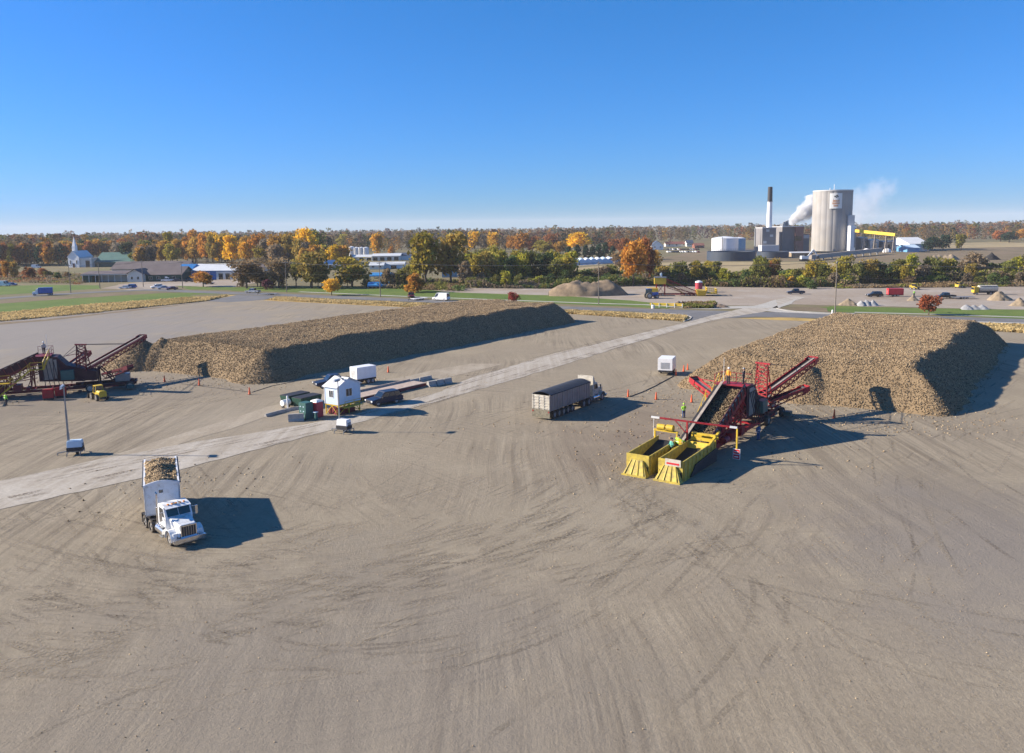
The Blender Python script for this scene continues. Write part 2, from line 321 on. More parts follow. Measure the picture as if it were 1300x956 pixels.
sheet('lawn_strip',[(195,372),(300,371),(310,372.5),(240,374.5),(250,377),(200,380),(100,388),(0,397),(-120,409),(-120,398),(0,385),(100,378.5)],.028,'lawn',.5,6)
sheet('lawn_strip',[(-60,366),(0,363.5),(60,361.5),(125,362.5),(130,366.5),(60,370.5),(0,374.5),(-60,380)],.028,'lawn',.8,6)
sheet('lawn_strip',[(225,363),(300,364.5),(420,363.5),(470,363),(450,367),(395,372),(330,370),(240,367.5)],.024,'lawn',.8,6)
sheet('earth_bank',[(-100,393),(0,382),(60,377),(130,373),(190,370),(240,370.5),(190,373),(100,378.5),(0,385.5),(-100,397)],.034,'brown_soil',.5,5)
sheet('parking_lot',[(130,366.5),(150,361),(240,352),(330,349),(330,358),(300,364.5),(225,363),(215,367.5),(170,368.5)],.03,'far_gravel',.6,6)
sheet('dry_verge',[(-120,410),(0,397),(100,388),(200,380),(250,377),(300,374.5),(262,382.5),(190,389),(60,402.5),(0,407),(-120,420)],.036,'dry_grass',.3,4)
sheet('dry_verge',[(352,377.5),(450,381.5),(560,386.5),(700,393.5),(800,398),(850,399.5),(873,401.5),(876,404.5),(868,407.8),(800,402),(718,398.5),(640,395.5),(540,391.5),(450,387),(335,381.5)],.036,'dry_grass',.25,4)
sheet('dry_verge',[(938,404.5),(1000,403),(1040,405.5),(1215,410),(1300,413.5),(1420,418),(1420,429),(1300,422.5),(1215,417),(1120,413),(1040,408.5)],.036,'dry_grass',.3,4)
sheet('median_mound',[(988,391.5),(1010,389),(1050,391),(1050,396.2),(1010,394.5)],.04,'brown_soil',.2,4)
strip('footpath',[(380,370.5),(450,373.5),(518,376.5),(668,382),(760,385.4),(820,387),(856,389.5)],2.0,.045,'pale_path')
strip('footpath',[(1085,396.6),(1180,399),(1320,403.5)],2.0,.045,'pale_path')
sheet('access_road',[(-60,626),(0,611),(132,583),(250,561),(300,554),(400,537),(500,514),(560,497),(600,479),(650,465),(700,450),(800,426.6),(870,410),(900,401.5),(935,393.5),(972,385),(985,380.5),(1010,376),(1022,378),(1002,385),(990,391),(965,397),(925,403),(900,408),(870,416),(800,437),(700,468),(650,483),(600,497),(560,508.5),(500,525),(400,552),(300,578),(225,597),(178,608),(0,648),(-60,663)],.06,'road_gravel',.1,1.6)
sheet('concrete_flare',[(858,391),(900,389.6),(960,388.3),(985,380.5),(988,391),(960,391.5),(900,392.8)],.064,'pale_path',.08,4)
sheet('concrete_flare',[(1012,379),(1005,386),(986,391.5),(1010,395),(1050,397),(1085,398.4),(1084,400),(1040,399),(985,396.5),(972,395),(988,388)],.064,'pale_path',.08,4)
sheet('scale_lane',[(110,588),(160,573),(250,546),(340,517),(400,503),(470,487),(560,468),(600,462),(640,462),(600,472),(560,481),(480,501),(423,515),(345,528),(290,545),(220,566),(132,584)],.05,'dusty_track',.2,3)
strip('kerb',[(868,408.5),(876,405.5),(878,403),(872,400.6),(850,398.6),(800,397)],.35,.03,'concrete',.14)
strip('kerb',[(986,391.8),(1000,395.2),(1030,397.2),(1060,398),(1086,398.2)],.35,.03,'concrete',.14)
sheet('earth_berm_top',[(-60,414),(60,405.5),(190,391),(255,384.5),(190,392.5),(60,407.5),(-60,417)],.045,'brown_soil',.3,3)

# factory side of the hedge belt
sheet('factory_field',[(640,345),(830,334),(900,332),(1320,336),(1320,350),(1000,349),(640,350)],.015,'stubble',2,15)
sheet('factory_yard',[(800,333),(880,320),(1000,312),(1320,310),(1320,335),(1000,331)],.018,'brown_soil',2,20)
sheet('stubble_field',[(1170,309.5),(1320,306.5),(1320,313),(1200,315)],.022,'stubble',2,30)
sheet('lagoon',[(708,338.5),(760,336),(790,333),(790,331),(708,333)],.03,'pale_path',0)

# ---------------------------------------------------------------- beet piles
def fast_mesh(name, v, f, colors=None, mat=None, nside=3):
    me=bpy.data.meshes.new(name); n=len(f)
    me.vertices.add(len(v)); me.vertices.foreach_set('co',np.asarray(v,np.float32).ravel())
    me.loops.add(n*nside); me.loops.foreach_set('vertex_index',np.asarray(f,np.int32).ravel())
    me.polygons.add(n); me.polygons.foreach_set('loop_start',np.arange(0,n*nside,nside,dtype=np.int32))
    me.update(calc_edges=True)
    if colors is not None:
        ca=me.color_attributes.new('tone','FLOAT_COLOR','POINT'); c=np.ones((len(v),4),np.float32); c[:,:3]=colors; ca.data.foreach_set('color',c.ravel())
    if mat: me.materials.append(MATS[mat] if isinstance(mat,str) else mat)
    return me
def attr_mat(name, rough=.85, trans=0.0, objcol=False):
    m=bpy.data.materials.new(name); m.use_nodes=True; nt=m.node_tree; L=nt.links.new; b=nt.nodes['Principled BSDF']
    a=nd(nt,'ShaderNodeAttribute'); a.attribute_name='tone'; c=a.outputs['Color']
    if objcol:
        oi=nd(nt,'ShaderNodeObjectInfo'); mx=nd(nt,'ShaderNodeMix',data_type='RGBA',blend_type='MULTIPLY'); mx.inputs[0].default_value=1
        L(oi.outputs['Color'],mx.inputs[6]); L(c,mx.inputs[7]); c=mx.outputs[2]
    L(c,b.inputs['Base Color']); b.inputs['Roughness'].default_value=rough; b.inputs['Specular IOR Level'].default_value=.15
    if trans:
        t=nd(nt,'ShaderNodeBsdfTranslucent'); L(c,t.inputs[0]); ms=nd(nt,'ShaderNodeMixShader'); ms.inputs[0].default_value=trans
        L(b.outputs[0],ms.inputs[1]); L(t.outputs[0],ms.inputs[2]); L(ms.outputs[0],nt.nodes['Material Output'].inputs[0])
    MATS[name]=m; return m
attr_mat('beets'); attr_mat('leaves',.8,.4,True); attr_mat('woods_leaves',.8,.35)
def vnoise(x,y,s,seed):
    r=np.random.default_rng(seed); T=r.random((64,64)); x=x/s; y=y/s; i=np.floor(x).astype(int); j=np.floor(y).astype(int); u=x-i; w=y-j; u=u*u*(3-2*u); w=w*w*(3-2*w)
    g=lambda a,b:T[a%64,b%64]
    return (g(i,j)*(1-u)+g(i+1,j)*u)*(1-w)+(g(i,j+1)*(1-u)+g(i+1,j+1)*u)*w-.5
def octa(pos, length, dia, rng):
    """many small elongated lumps, random lie; returns verts, faces"""
    n=len(pos); d=rng.normal(size=(n,3)); d[:,2]*=.6; d/=np.linalg.norm(d,axis=1)[:,None]
    q=rng.normal(size=(n,3)); s=np.cross(d,q); s/=np.linalg.norm(s,axis=1)[:,None]; t=np.cross(d,s)
    l=(length*(.6+.8*rng.random(n)))[:,None]/2; w=(dia*(.7+.7*rng.random(n)))[:,None]/2
    V=np.stack([pos+d*l*1.2,pos-d*l*.8,pos+s*w,pos-s*w,pos+t*w,pos-t*w],1).reshape(-1,3)
    fs=np.array([[0,2,4],[0,4,3],[0,3,5],[0,5,2],[1,4,2],[1,3,4],[1,5,3],[1,2,5]])
    return V,(np.arange(n)[:,None,None]*6+fs[None]).reshape(-1,3)
PALE,MID,DARK=np.array([.43,.325,.2]),np.array([.29,.208,.122]),np.array([.14,.1,.062])
def beet_cols(n,rng,tint=1.0):
    k=rng.random(n)[:,None]; c=np.where(k<.35,PALE,np.where(k<.8,MID,DARK))*(.75+.5*rng.random((n,1)))
    return c*tint
def pile(label, C, L_, W_, h, slope, drops, seed, dens=38, ridge=0.0, size=.68, skew=0.0, rc_=6.5):
    """C = near corner on the road side; runs L_ along AX and W_ towards -BX"""
    rng=np.random.default_rng(seed); ins=h/slope; mg=3.0; st=.5
    def height(x,y):         # x across (0..W), y along (0..L)
        wx=vnoise(x,y,3.2,seed)*.7+vnoise(x,y,9,seed+1)*1.5-.9*np.abs(np.sin(y*.62+vnoise(x,y,14,seed+8)*3))*np.clip(1-x/7,0,1)
        ye=y+skew*x; qx=np.abs(x-W_/2)-(W_/2-rc_); qy=np.maximum(-ye,y-L_)+rc_
        d=rc_-(np.hypot(np.maximum(qx,0),np.maximum(qy,0))+np.minimum(np.maximum(qx,qy),0))+wx*.75
        z=np.minimum(d*slope,h+vnoise(x,y,7,seed+2)*.5+vnoise(x,y,2.5,seed+3)*.3+ridge*np.sin(y*2*math.pi/4.2+vnoise(x,y,10,seed+7)*4))
        # cones under each place the boom has stood
        cz=np.full_like(z,-9)
        for (dx,dy,dh) in drops: cz=np.maximum(cz,dh-slope*np.hypot(x-dx,y-dy))
        z=np.maximum(z,cz)
        k=.55; z=np.where(z>0,z-k*np.exp(-np.maximum(z,0)/k*1.5)*.5+.28,z)
        return z+vnoise(x,y,.8,seed+5)*.14
    xs=np.arange(-mg-8,W_+mg+8,st); ys=np.arange(-mg-8,L_+mg,st); X,Y=np.meshgrid(xs,ys); Z=height(X,Y); Z=np.maximum(Z,-.15)
    def tow(x,y,z): return np.stack([x*-BX.x+y*AX.x+C[0],x*-BX.y+y*AX.y+C[1],z],-1)
    V=tow(X,Y,Z).reshape(-1,3); nx=len(xs); ny=len(ys); I=np.arange(nx*ny).reshape(ny,nx)
    Fq=np.stack([I[:-1,:-1],I[1:,:-1],I[1:,1:],I[:-1,1:]],-1).reshape(-1,4)
    keep=(Z.reshape(-1)[Fq]>-.1).any(1); Fq=Fq[keep][:,::-1]
    used=np.unique(Fq); mp=np.full(len(V),-1); mp[used]=np.arange(len(used))
    o=bpy.data.objects.new('beet_pile',fast_mesh('beet_pile',V[used]-np.array([C[0],C[1],0]),mp[Fq],np.tile(MID*.8,(len(used),1)),'beets',4)); col.objects.link(o); o.location=(C[0],C[1],0)
    tag(o,label,'beet pile')
    n=int((W_+16)*(L_+12)*dens); x=rng.uniform(-8,W_+8,n); y=rng.uniform(-8,L_+6,n); z=height(x,y)
    k=z>.02; loose=(~k)&(z>-.9)&(rng.random(n)<.05); kk=k|loose; x,y,z=x[kk],y[kk],np.maximum(z[kk],.05)
    p=tow(x,y,z+rng.uniform(-.02,.09,len(x)))-np.array([C[0],C[1],0])
    V,Fc=octa(p,.29*size,.2*size,rng); fresh=(.74+.26*np.clip((y[:,None]-4)/5,0,1)); cc=np.repeat(beet_cols(len(p),rng)*fresh,6,0)   # beets are tinted darker towards the near end of the pile
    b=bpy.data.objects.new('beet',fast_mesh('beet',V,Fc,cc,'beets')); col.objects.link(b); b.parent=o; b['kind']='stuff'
    return o,height,tow
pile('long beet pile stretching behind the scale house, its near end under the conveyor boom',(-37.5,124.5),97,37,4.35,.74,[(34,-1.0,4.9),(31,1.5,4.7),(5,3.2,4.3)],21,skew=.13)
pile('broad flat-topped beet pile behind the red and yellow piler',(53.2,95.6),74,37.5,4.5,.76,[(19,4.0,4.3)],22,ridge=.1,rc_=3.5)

def mound(name,label,px,py,wpx,hpx,mat,cat='gravel pile',asp=.8,seed=0,peaks=1,group=None):
    p=at(px,py); m=mpp(p); w=wpx*m/2; h=hpx*m; n=28; rng=np.random.default_rng(seed+int(px)); mb=MB()
    pk=[((-.62+1.1*k/max(1,peaks-1)+rng.uniform(-.05,.05))*w if peaks>1 else 0,rng.uniform(-.3,.3)*w*asp if peaks>1 else 0,h*rng.uniform(.8,1)) for k in range(peaks)]
    g=np.linspace(-1.05,1.05,n); X,Y=np.meshgrid(g*w,g*w*asp)
    q=np.hypot(X/w,Y/(w*asp))+vnoise(X,Y,w*.5,seed+3)*.25
    if peaks==1: Z=h*np.clip(1-q,-.1,1)**1 
    else:
        Z=np.full_like(X,-.2)
        sl=h/(w*.62)
        for a,b,c in pk: Z=np.maximum(Z,c-sl*np.hypot(X-a,(Y-b)))
        Z=np.minimum(Z,h*(1.05-q**3))
    Z+=vnoise(X,Y,w*.16,seed+5)*h*.14+vnoise(X,Y,w*.07,seed+6)*h*.06; Z=np.maximum(Z,-.3)
    mb.add(np.stack([X,Y,Z],-1).reshape(-1,3),[(i*n+j,i*n+j+1,(i+1)*n+j+1,(i+1)*n+j) for i in range(n-1) for j in range(n-1)])
    o=mb.build(name,mat,smooth=True); o.location=(p.x,p.y+w*asp*.8,0); tag(o,label,cat,group); return o
mound('earth_mound','tall ridged tan earth mound at the far side of the lawn',750,376,100,21,'mound_earth','earth mound',.45,1,7)
mound('beet_heap','low dark heap of leftover beets beyond the flat-topped pile',1243,440,30,6,'dirt_brown','beet heap',.6,2,3)
mound('gravel_pile','small tan gravel pile behind the tall utility pole',1080,388,24,9,'dirt_tan',seed=3)
mound('gravel_pile','light grey stone pile with two peaks behind the lawn',1106,389,28,8,'stone_grey',seed=4,peaks=3)
mound('gravel_pile','small pale tan gravel pile behind the red trailer',1161,382,15,7,'dirt_tan',seed=5)
mound('gravel_pile','tallest brown gravel pile next to the tank truck',1275,382,32,14,'dirt_tan',seed=6)
mound('gravel_pile','flat grey stone pile behind the lawn near the tank truck',1246,394,38,7,'stone_grey',seed=7,peaks=3)
mound('gravel_pile','low tan gravel pile at the far end of the gravel yard',1299,389,26,10,'dirt_tan',seed=8)
mound('coal_heap','black heap in the field before the far trees',1262,330,24,9,'coal','coal heap',.6,seed=9)
mound('earth_mound','pale tan earth mound among the brush beyond the hedge belt',1202,330,40,8,'dirt_tan','earth mound',.5,seed=10,peaks=4)
mound('soil_heap','dark soil heap at the end of the lawn beside the far piler',915,391,30,5,'dirt_brown','soil heap',.5,seed=12)
mound('soil_heap','small dark soil heap on the lawn below the far piler',862,387,18,5,'dirt_brown','soil heap',.5,seed=13)

# ---------------------------------------------------------------- trees
def crown_proto(seed, n, shape, size, hollow=.35):
    """unit crown (height 1, base at 0): many leaf clumps spread through uneven lobes"""
    rng=np.random.default_rng(seed); P=[]
    lobes=[]
    for i in range(shape['lobes']):
        a=rng.uniform(0,2*math.pi); zz=rng.uniform(shape['z0']+.08,.86); wmax=shape['w'](zz)
        rr=wmax*rng.uniform(.25,.72); r=rng.uniform(.12,.24)*shape.get('lr',1)
        lobes.append((rr*math.cos(a),rr*math.sin(a),zz,r,rng.uniform(.75,1.25)))
    lobes.append((0,0,.84,.15*shape.get('lr',1),1.1))
    per=n//len(lobes); cs=[]
    for lx,ly,lz,r,tone in lobes:
        d=rng.normal(size=(per,3)); d/=np.linalg.norm(d,axis=1)[:,None]; q=rng.random((per,1))**(hollow)
        P.append(np.array([lx,ly,lz])+d*q*r*np.array([1,1,.85])); cs.append(np.full(per,tone)*(.7+.6*rng.random(per)))
    P=np.concatenate(P); cs=np.concatenate(cs); m=len(P)
    u=rng.normal(size=(m,3)); u/=np.linalg.norm(u,axis=1)[:,None]; w=np.cross(u,rng.normal(size=(m,3))); w/=np.linalg.norm(w,axis=1)[:,None]
    s=(size*(.6+.8*rng.random(m)))[:,None]
    V=np.stack([P-u*s-w*s*.7,P+u*s-w*s*.5,P+u*s*.8+w*s*.7,P-u*s*.6+w*s*.8],1).reshape(-1,3)
    V[:,2]=np.maximum(V[:,2],.02)
    Fc=np.arange(4*m).reshape(m,4); hue=(rng.random(m)-.5)*.25
    C=np.stack([cs*(1+hue),cs,cs*(1-hue)],1)
    return fast_mesh('crown',V,Fc,np.repeat(C,4,0),'leaves',4)
def trunk_proto(seed, z1, r, limbs, spread):
    rng=random.Random(seed); mb=MB(); mb.tube((0,0,-.02),(rng.uniform(-.02,.02),0,z1*.5),r,r*.75,7); mb.tube((0,0,z1*.5-.01),(rng.uniform(-.03,.03),0,min(.85,z1+.2)),r*.75,r*.25,6)
    for i in range(limbs):
        a=rng.uniform(0,6.28); z=rng.uniform(z1*.45,z1*1.1); l=spread*rng.uniform(.5,1)
        e=(l*math.cos(a),l*math.sin(a),min(.92,z+l*rng.uniform(.8,1.6))); mb.tube((0,0,z),e,r*.42,r*.1,5)
        a2=a+rng.uniform(-.7,.7); mid=tuple((0 if k<2 else z)*.5+e[k]*.5 for k in range(3)); mb.tube(mid,(mid[0]+.5*l*math.cos(a2),mid[1]+.5*l*math.sin(a2),min(.95,mid[2]+.12)),r*.22,r*.06,4)
    return mb.build('trunk','bark').data
rnd=dict(lobes=22,z0=.22,w=lambda z:.46*math.sqrt(max(.02,1-((z-.58)/.46)**2)))
tallp=dict(lobes=22,z0=.15,w=lambda z:.36*math.sqrt(max(.02,1-((z-.55)/.48)**2)),lr=.85)
vase=dict(lobes=24,z0=.3,w=lambda z:.2+.36*z)
shrub=dict(lobes=16,z0=.02,w=lambda z:.55*math.sqrt(max(.02,1-(z/1.02)**2)),lr=1.15)
cone=dict(lobes=26,z0=.06,w=lambda z:.36*(1.02-z),lr=.6)
def protos(shape, n, size, hollow, seeds, tr):
    out=[]
    for s in seeds:
        c=crown_proto(s,n,shape,size,hollow); t=trunk_proto(s,*tr) if tr else None; out.append((c,t))
    return out
PR={'round':protos(rnd,1500,.034,.35,(1,2,3),(.42,.028,9,.34)),'tall':protos(tallp,1300,.032,.4,(4,5,6),(.4,.026,9,.25)),
    'vase':protos(vase,1500,.030,.5,(7,8),(.34,.032,14,.5)),'bare':protos(vase,420,.026,.6,(9,10),(.3,.03,22,.5)),
    'shrub':protos(shrub,800,.05,.4,(11,12,13),(.15,.02,6,.3)),'cone':protos(cone,1100,.04,.5,(14,15),(.5,.03,3,.1))}
for o in [o for o in bpy.data.objects if o.name.startswith('trunk')]: bpy.data.objects.remove(o)
TC={'yellow':(0.728,0.476,0.028),'gold':(0.630,0.378,0.042),'orange':(.5,.25,.045),'rust':(0.336,0.133,0.049),'ochre':(0.420,0.252,0.049),'oliveochre':(0.350,0.252,0.056),'olivegold':(0.322,0.266,0.042),'olive':(0.182,0.182,0.042),
    'green':(0.098,0.140,0.042),'yellowgreen':(0.364,0.350,0.042),'dark green':(0.031,0.063,0.035),'brown':(0.238,0.168,0.091),'greybrown':(0.238,0.189,0.126),'purple':(0.126,0.042,0.056),'maroon':(0.280,0.056,0.042),'red':(0.364,0.105,0.042)}
WORD={'yellow':'bright yellow','gold':'golden','orange':'orange','rust':'rust-brown','ochre':'ochre','oliveochre':'olive and ochre','olivegold':'olive-gold','olive':'olive-green','green':'green','yellowgreen':'yellow-green','dark green':'dark evergreen','brown':'thin brown','greybrown':'nearly bare grey-brown','purple':'dark purple','maroon':'small maroon','red':'round red-brown'}
SHN={'round':'round-crowned','tall':'upright','vase':'wide-branching','bare':'open','shrub':'bushy','cone':'conical'}
ntree=0
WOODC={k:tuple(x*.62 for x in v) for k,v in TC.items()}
def tree(px,py,pytop,wpx,colr,shape='round',zone='',label=None,loc=None,h=None,w=None):
    global ntree; ntree+=1
    p=at(px,py) if loc is None else Vector(loc); m=mpp(p)
    h=(py-pytop)*m if h is None else h; w=wpx*m*1.22 if w is None else w
    c,t=random.choice(PR[shape]); nm='shrub' if shape=='shrub' else ('conifer' if shape=='cone' else 'tree')
    wid={'round':.98,'tall':.8,'vase':1.05,'bare':1.05,'shrub':1.2,'cone':.75}[shape]
    lab=label or f"{WORD[colr]} {SHN[shape]} {nm} {zone}"
    r=thing(nm,lab,nm,p,random.uniform(0,6.28),None if label else lab)
    oc=bpy.data.objects.new('crown',c); col.objects.link(oc); oc.parent=r
    k=random.uniform(.85,1.18); hv=random.uniform(.93,1.07); base=TC[colr]; oc.color=(base[0]*k*hv,base[1]*k,base[2]*k/hv,1)
    if t: ot=bpy.data.objects.new('trunk',t); col.objects.link(ot); ot.parent=r
    r.scale=(w/wid,w/wid,h); return r
Z1='in the tree line behind the low motel-like building'; Z2='among the roadside trees before the white warehouses'; Z3='in the thick tree belt between lawn and lagoon'; Z4='in the hedge belt below the factory'; Z5='in the brush left of the church'; Z6='in the front row of the far woods'
singles=[
(313,366,329,44,'brown','vase','wide thin-leaved tree with many bare stems left of the purple shrub'),(340,368,354,16,'purple','shrub','dark purple rounded shrub between two brown trees'),
(258,364,344,26,'orange','round','small orange tree in front of the blue building'),(421,375,353,22,'gold','round','small golden lollipop tree on the roadside lawn'),
(447,364,326,46,'olivegold','round','broad olive-gold tree in front of the white tanks'),(541,363,293,44,'olivegold','round','tallest olive-gold tree beside the white van'),
(573,362,294,46,'oliveochre','round','big olive and ochre tree before the blue shed'),(527,371,346,32,'orange','shrub','orange bushy shrub behind the maroon pickup'),
(387,336,289,32,'yellow','round','tall bright yellow tree above the roadside trees'),(479,326,295,20,'gold','tall','golden tree rising behind the white warehouses'),
(804,363,304,36,'orange','round','tall orange tree beside the far yellow piler'),(652,385,370.5,15,'maroon','round','small maroon tree on the lawn behind the long beet pile'),
(1179,400,373.5,25,'red','round','round red-brown tree on the lawn near the grey stone piles'),(643,366,343,15,'yellowgreen','tall','slim yellow-green tree at the front of the belt by the lawn'),
(965,363,324,26,'olive','round','olive tree right below the factory chimney'),(920,363,339,18,'yellowgreen','tall','slim yellow-green tree below the navy basin'),
(735,318,294,34,'yellow','round','broad bright yellow tree behind the pines by the lagoon'),(664,322,295,24,'orange','round','orange tree rising behind the olive belt'),
(396,366,318,44,'oliveochre','round','olive and ochre tree right of the purple shrub, before the green tank'),(354,366,327,36,'brown','vase','open brown tree just right of the purple shrub')]
for a,b,c,d,e,f,g in singles: tree(a,b,c,d,e,f,label=g)
lst=[ # brush and orchard left
(10,354,330,14,'orange','tall',Z5),(19,354,331,12,'ochre','tall',Z5),(38,354,339,18,'rust','shrub',Z5),(62,352,344,16,'olive','shrub',Z5),(73,354,345,12,'green','shrub',Z5),(86,353,345,10,'brown','shrub',Z5),(2,352,340,12,'rust','round',Z5),(55,352,340,12,'rust','round',Z5),
# behind buildings
(206,334,309,18,'rust','round',Z1),(225,333,303,18,'ochre','round',Z1),(238,333,305,16,'orange','tall',Z1),(250,333,300,18,'ochre','round',Z1),(264,333,302,16,'greybrown','round',Z1),(281,334,299,20,'yellow','round',Z1),(292,334,303,14,'olivegold','tall',Z1),(298,334,297,18,'greybrown','tall',Z1),(313,335,299,20,'ochre','round',Z1),(330,336,296,24,'orange','round',Z1),(341,337,305,16,'greybrown','round',Z1),(353,338,296,26,'ochre','round',Z1),(369,338,297,22,'oliveochre','round',Z1),(404,334,292,24,'olive','round',Z1),(416,330,297,20,'brown','round',Z1),(325,345,325,24,'brown','bare',Z1),
# roadside
(376,364,330,22,'olive','vase',Z2),(409,366,338,18,'olive','round',Z2),(493,366,340,22,'brown','shrub',Z2),(508,364,342,20,'olive','shrub',Z2),(465,365,348,14,'olive','shrub',Z2),(431,366,350,14,'olive','shrub',Z2),(519,362,335,18,'olive','round',Z2),(590,364,330,18,'greybrown','round',Z2),
(435,318,296,16,'olivegold','tall',Z2),(446,318,301,12,'orange','tall',Z2),(457,318,305,14,'greybrown','round',Z2),(497,324,312,10,'orange','shrub',Z2),(524,318,298,20,'dark green','tall',Z2),
# belt 600-720
(600,352,320,22,'yellowgreen','round',Z3),(612,345,315,20,'olive','round',Z3),(622,360,318,28,'oliveochre','round',Z3),(637,356,316,26,'olivegold','round',Z3),(650,358,322,18,'green','tall',Z3),(663,361,320,24,'yellowgreen','round',Z3),(676,360,317,30,'olive','round',Z3),(692,360,320,30,'green','round',Z3),(705,361,328,22,'olive','round',Z3),(612,364,345,18,'greybrown','shrub',Z3),(630,365,348,16,'olive','shrub',Z3),(660,364,347,18,'olive','shrub',Z3),(684,364,350,18,'yellowgreen','shrub',Z3),(700,364,347,18,'green','shrub',Z3),(718,362,342,22,'green','shrub',Z3),(732,360,345,22,'green','shrub',Z3),(748,359,344,22,'olive','shrub',Z3),(763,358,338,26,'greybrown','round',Z3),(778,357,336,24,'olive','round',Z3),(776,360,348,18,'brown','shrub',Z3),(725,359,347,10,'gold','tall',Z3),(733,358,348,9,'gold','tall',Z3),(743,357,344,9,'ochre','tall',Z3),(595,360,342,16,'olive','shrub',Z3),
(603,320,293,18,'yellow','round',Z3),(614,320,297,16,'greybrown','round',Z3),(628,320,294,20,'gold','round',Z3),(642,320,298,18,'greybrown','round',Z3),(652,321,299,18,'orange','round',Z3),(676,322,300,20,'rust','round',Z3),(690,324,305,24,'olivegold','round',Z3),(711,324,306,20,'ochre','round',Z3),(700,320,296,22,'rust','round',Z3),(715,316,295,20,'greybrown','round',Z3),(758,314,296,22,'greybrown','round',Z3),(780,322,303,22,'rust','round',Z3),(795,330,302,22,'rust','round',Z3),(787,345,318,20,'brown','round',Z3),
(702,332,320,7,'orange','tall',Z3),(709,332,322,7,'gold','tall',Z3),(720,332,320,8,'gold','tall',Z3),(730,332,323,7,'gold','tall',Z3),
(722,329,311,13,'dark green','cone',Z3),(733,329,309,14,'dark green','cone',Z3),(744,329,310,14,'dark green','cone',Z3),(752,329,312,14,'dark green','cone',Z3),(760,329,308,14,'dark green','cone',Z3),(769,328,306,15,'dark green','cone',Z3),(778,327,311,12,'dark green','cone',Z3),
# hedge belt right
(820,361,300,24,'rust','round',Z4),(830,352,317,20,'ochre','round',Z4),(840,360,344,22,'greybrown','shrub',Z4),(856,360,342,24,'olive','shrub',Z4),(872,361,344,22,'green','shrub',Z4),(884,361,330,22,'olivegold','round',Z4),(894,361,338,18,'olive','tall',Z4),(905,362,344,20,'green','shrub',Z4),(933,363,344,22,'olive','shrub',Z4),(946,364,342,22,'green','shrub',Z4),(979,362,332,18,'rust','round',Z4),(992,364,348,22,'olivegold','shrub',Z4),(1004,364,350,22,'gold','shrub',Z4),(1018,364,349,20,'yellowgreen','shrub',Z4),(1032,361,330,26,'olivegold','round',Z4),(1046,362,334,20,'olive','tall',Z4),(1058,363,345,20,'greybrown','shrub',Z4),(1071,360,324,24,'olivegold','round',Z4),(1086,361,334,22,'olive','round',Z4),(1104,360,328,26,'oliveochre','round',Z4),(1122,360,333,24,'green','round',Z4),(1140,359,328,24,'olive','round',Z4),(1157,357,321,18,'yellowgreen','tall',Z4),(1170,358,336,22,'greybrown','shrub',Z4),(1182,357,325,24,'olive','round',Z4),(1202,356,327,26,'olivegold','round',Z4),(1220,354,330,26,'greybrown','round',Z4),(1238,353,320,30,'greybrown','round',Z4),(1256,352,333,26,'green','shrub',Z4),(1274,352,332,26,'green','shrub',Z4),(1292,352,325,22,'yellowgreen','round',Z4),(1308,352,324,24,'olive','round',Z4),(1325,352,326,26,'olive','round',Z4),
(1184,318,300,20,'dark green','round',Z6),(1197,318,297,18,'dark green','tall',Z6),(1178,319,305,14,'dark green','round',Z6),(1220,318,296,16,'olivegold','tall',Z6),(1281,308,294,22,'dark green','round',Z6),(1270,307,292,20,'rust','round',Z6),(1296,306,291,16,'orange','round',Z6)]
for a,b,c,d,e,f,g in lst: tree(a,b,c,d,e,f,g)
rr=random.Random(5)
for i in range(34):          # the gold and brown stand behind the roadside buildings
    x=rr.uniform(206,440); y=rr.uniform(333,343) if x>300 else rr.uniform(331,336); tree(x,y,y-rr.uniform(26,40),rr.uniform(15,24),rr.choice(['ochre','oliveochre','gold','olivegold','greybrown','ochre','orange','yellow']),rr.choice(['round','tall','round']),Z1)
for i in range(9):
    x=rr.uniform(300,470); tree(x,364,364-rr.uniform(14,30),rr.uniform(16,26),rr.choice(['olive','brown','oliveochre','greybrown']),rr.choice(['round','shrub','vase']),Z2)
for i in range(14):
    x=rr.uniform(595,725); y=rr.uniform(352,361); tree(x,y,y-rr.uniform(28,42),rr.uniform(18,28),rr.choice(['yellowgreen','olive','olivegold','green','yellowgreen']),rr.choice(['round','tall','round']),Z3)
for i in range(16):
    x=rr.uniform(835,1320); y=rr.uniform(354,361); tree(x,y,y-rr.uniform(18,30),rr.uniform(14,24),rr.choice(['yellowgreen','olive','olivegold','oliveochre','greybrown']),rr.choice(['round','tall','round']),Z4)
for i in range(46):          # low growth that fills the belts
    x=rr.uniform(830,1330); y=358+rr.uniform(-5,5)+(4 if 900<x<1040 else 0); tree(x,y,y-rr.uniform(9,17),rr.uniform(13,24),rr.choice(['green','olive','greybrown','green','brown']),'shrub',Z4)
for i in range(22):
    x=rr.uniform(598,800); y=360+rr.uniform(-4,3); tree(x,y,y-rr.uniform(8,16),rr.uniform(12,20),rr.choice(['green','olive','greybrown','green']),'shrub',Z3)
# front row of the woods, each its own tree
WC=['rust','ochre','greybrown','orange','olive','rust','greybrown','brown','dark green','ochre']
for i in range(74):
    x=rr.uniform(-20,205); y=338+rr.uniform(-5,1)
    if 84<x<160: y=rr.uniform(326,329)
    c=rr.choice(WC); tree(x,y,y-rr.uniform(24,32)*(1 if y>334 else .8),rr.uniform(13,19),c,'cone' if c=='dark green' and rr.random()<.4 else rr.choice(['round','tall','round']),Z6)

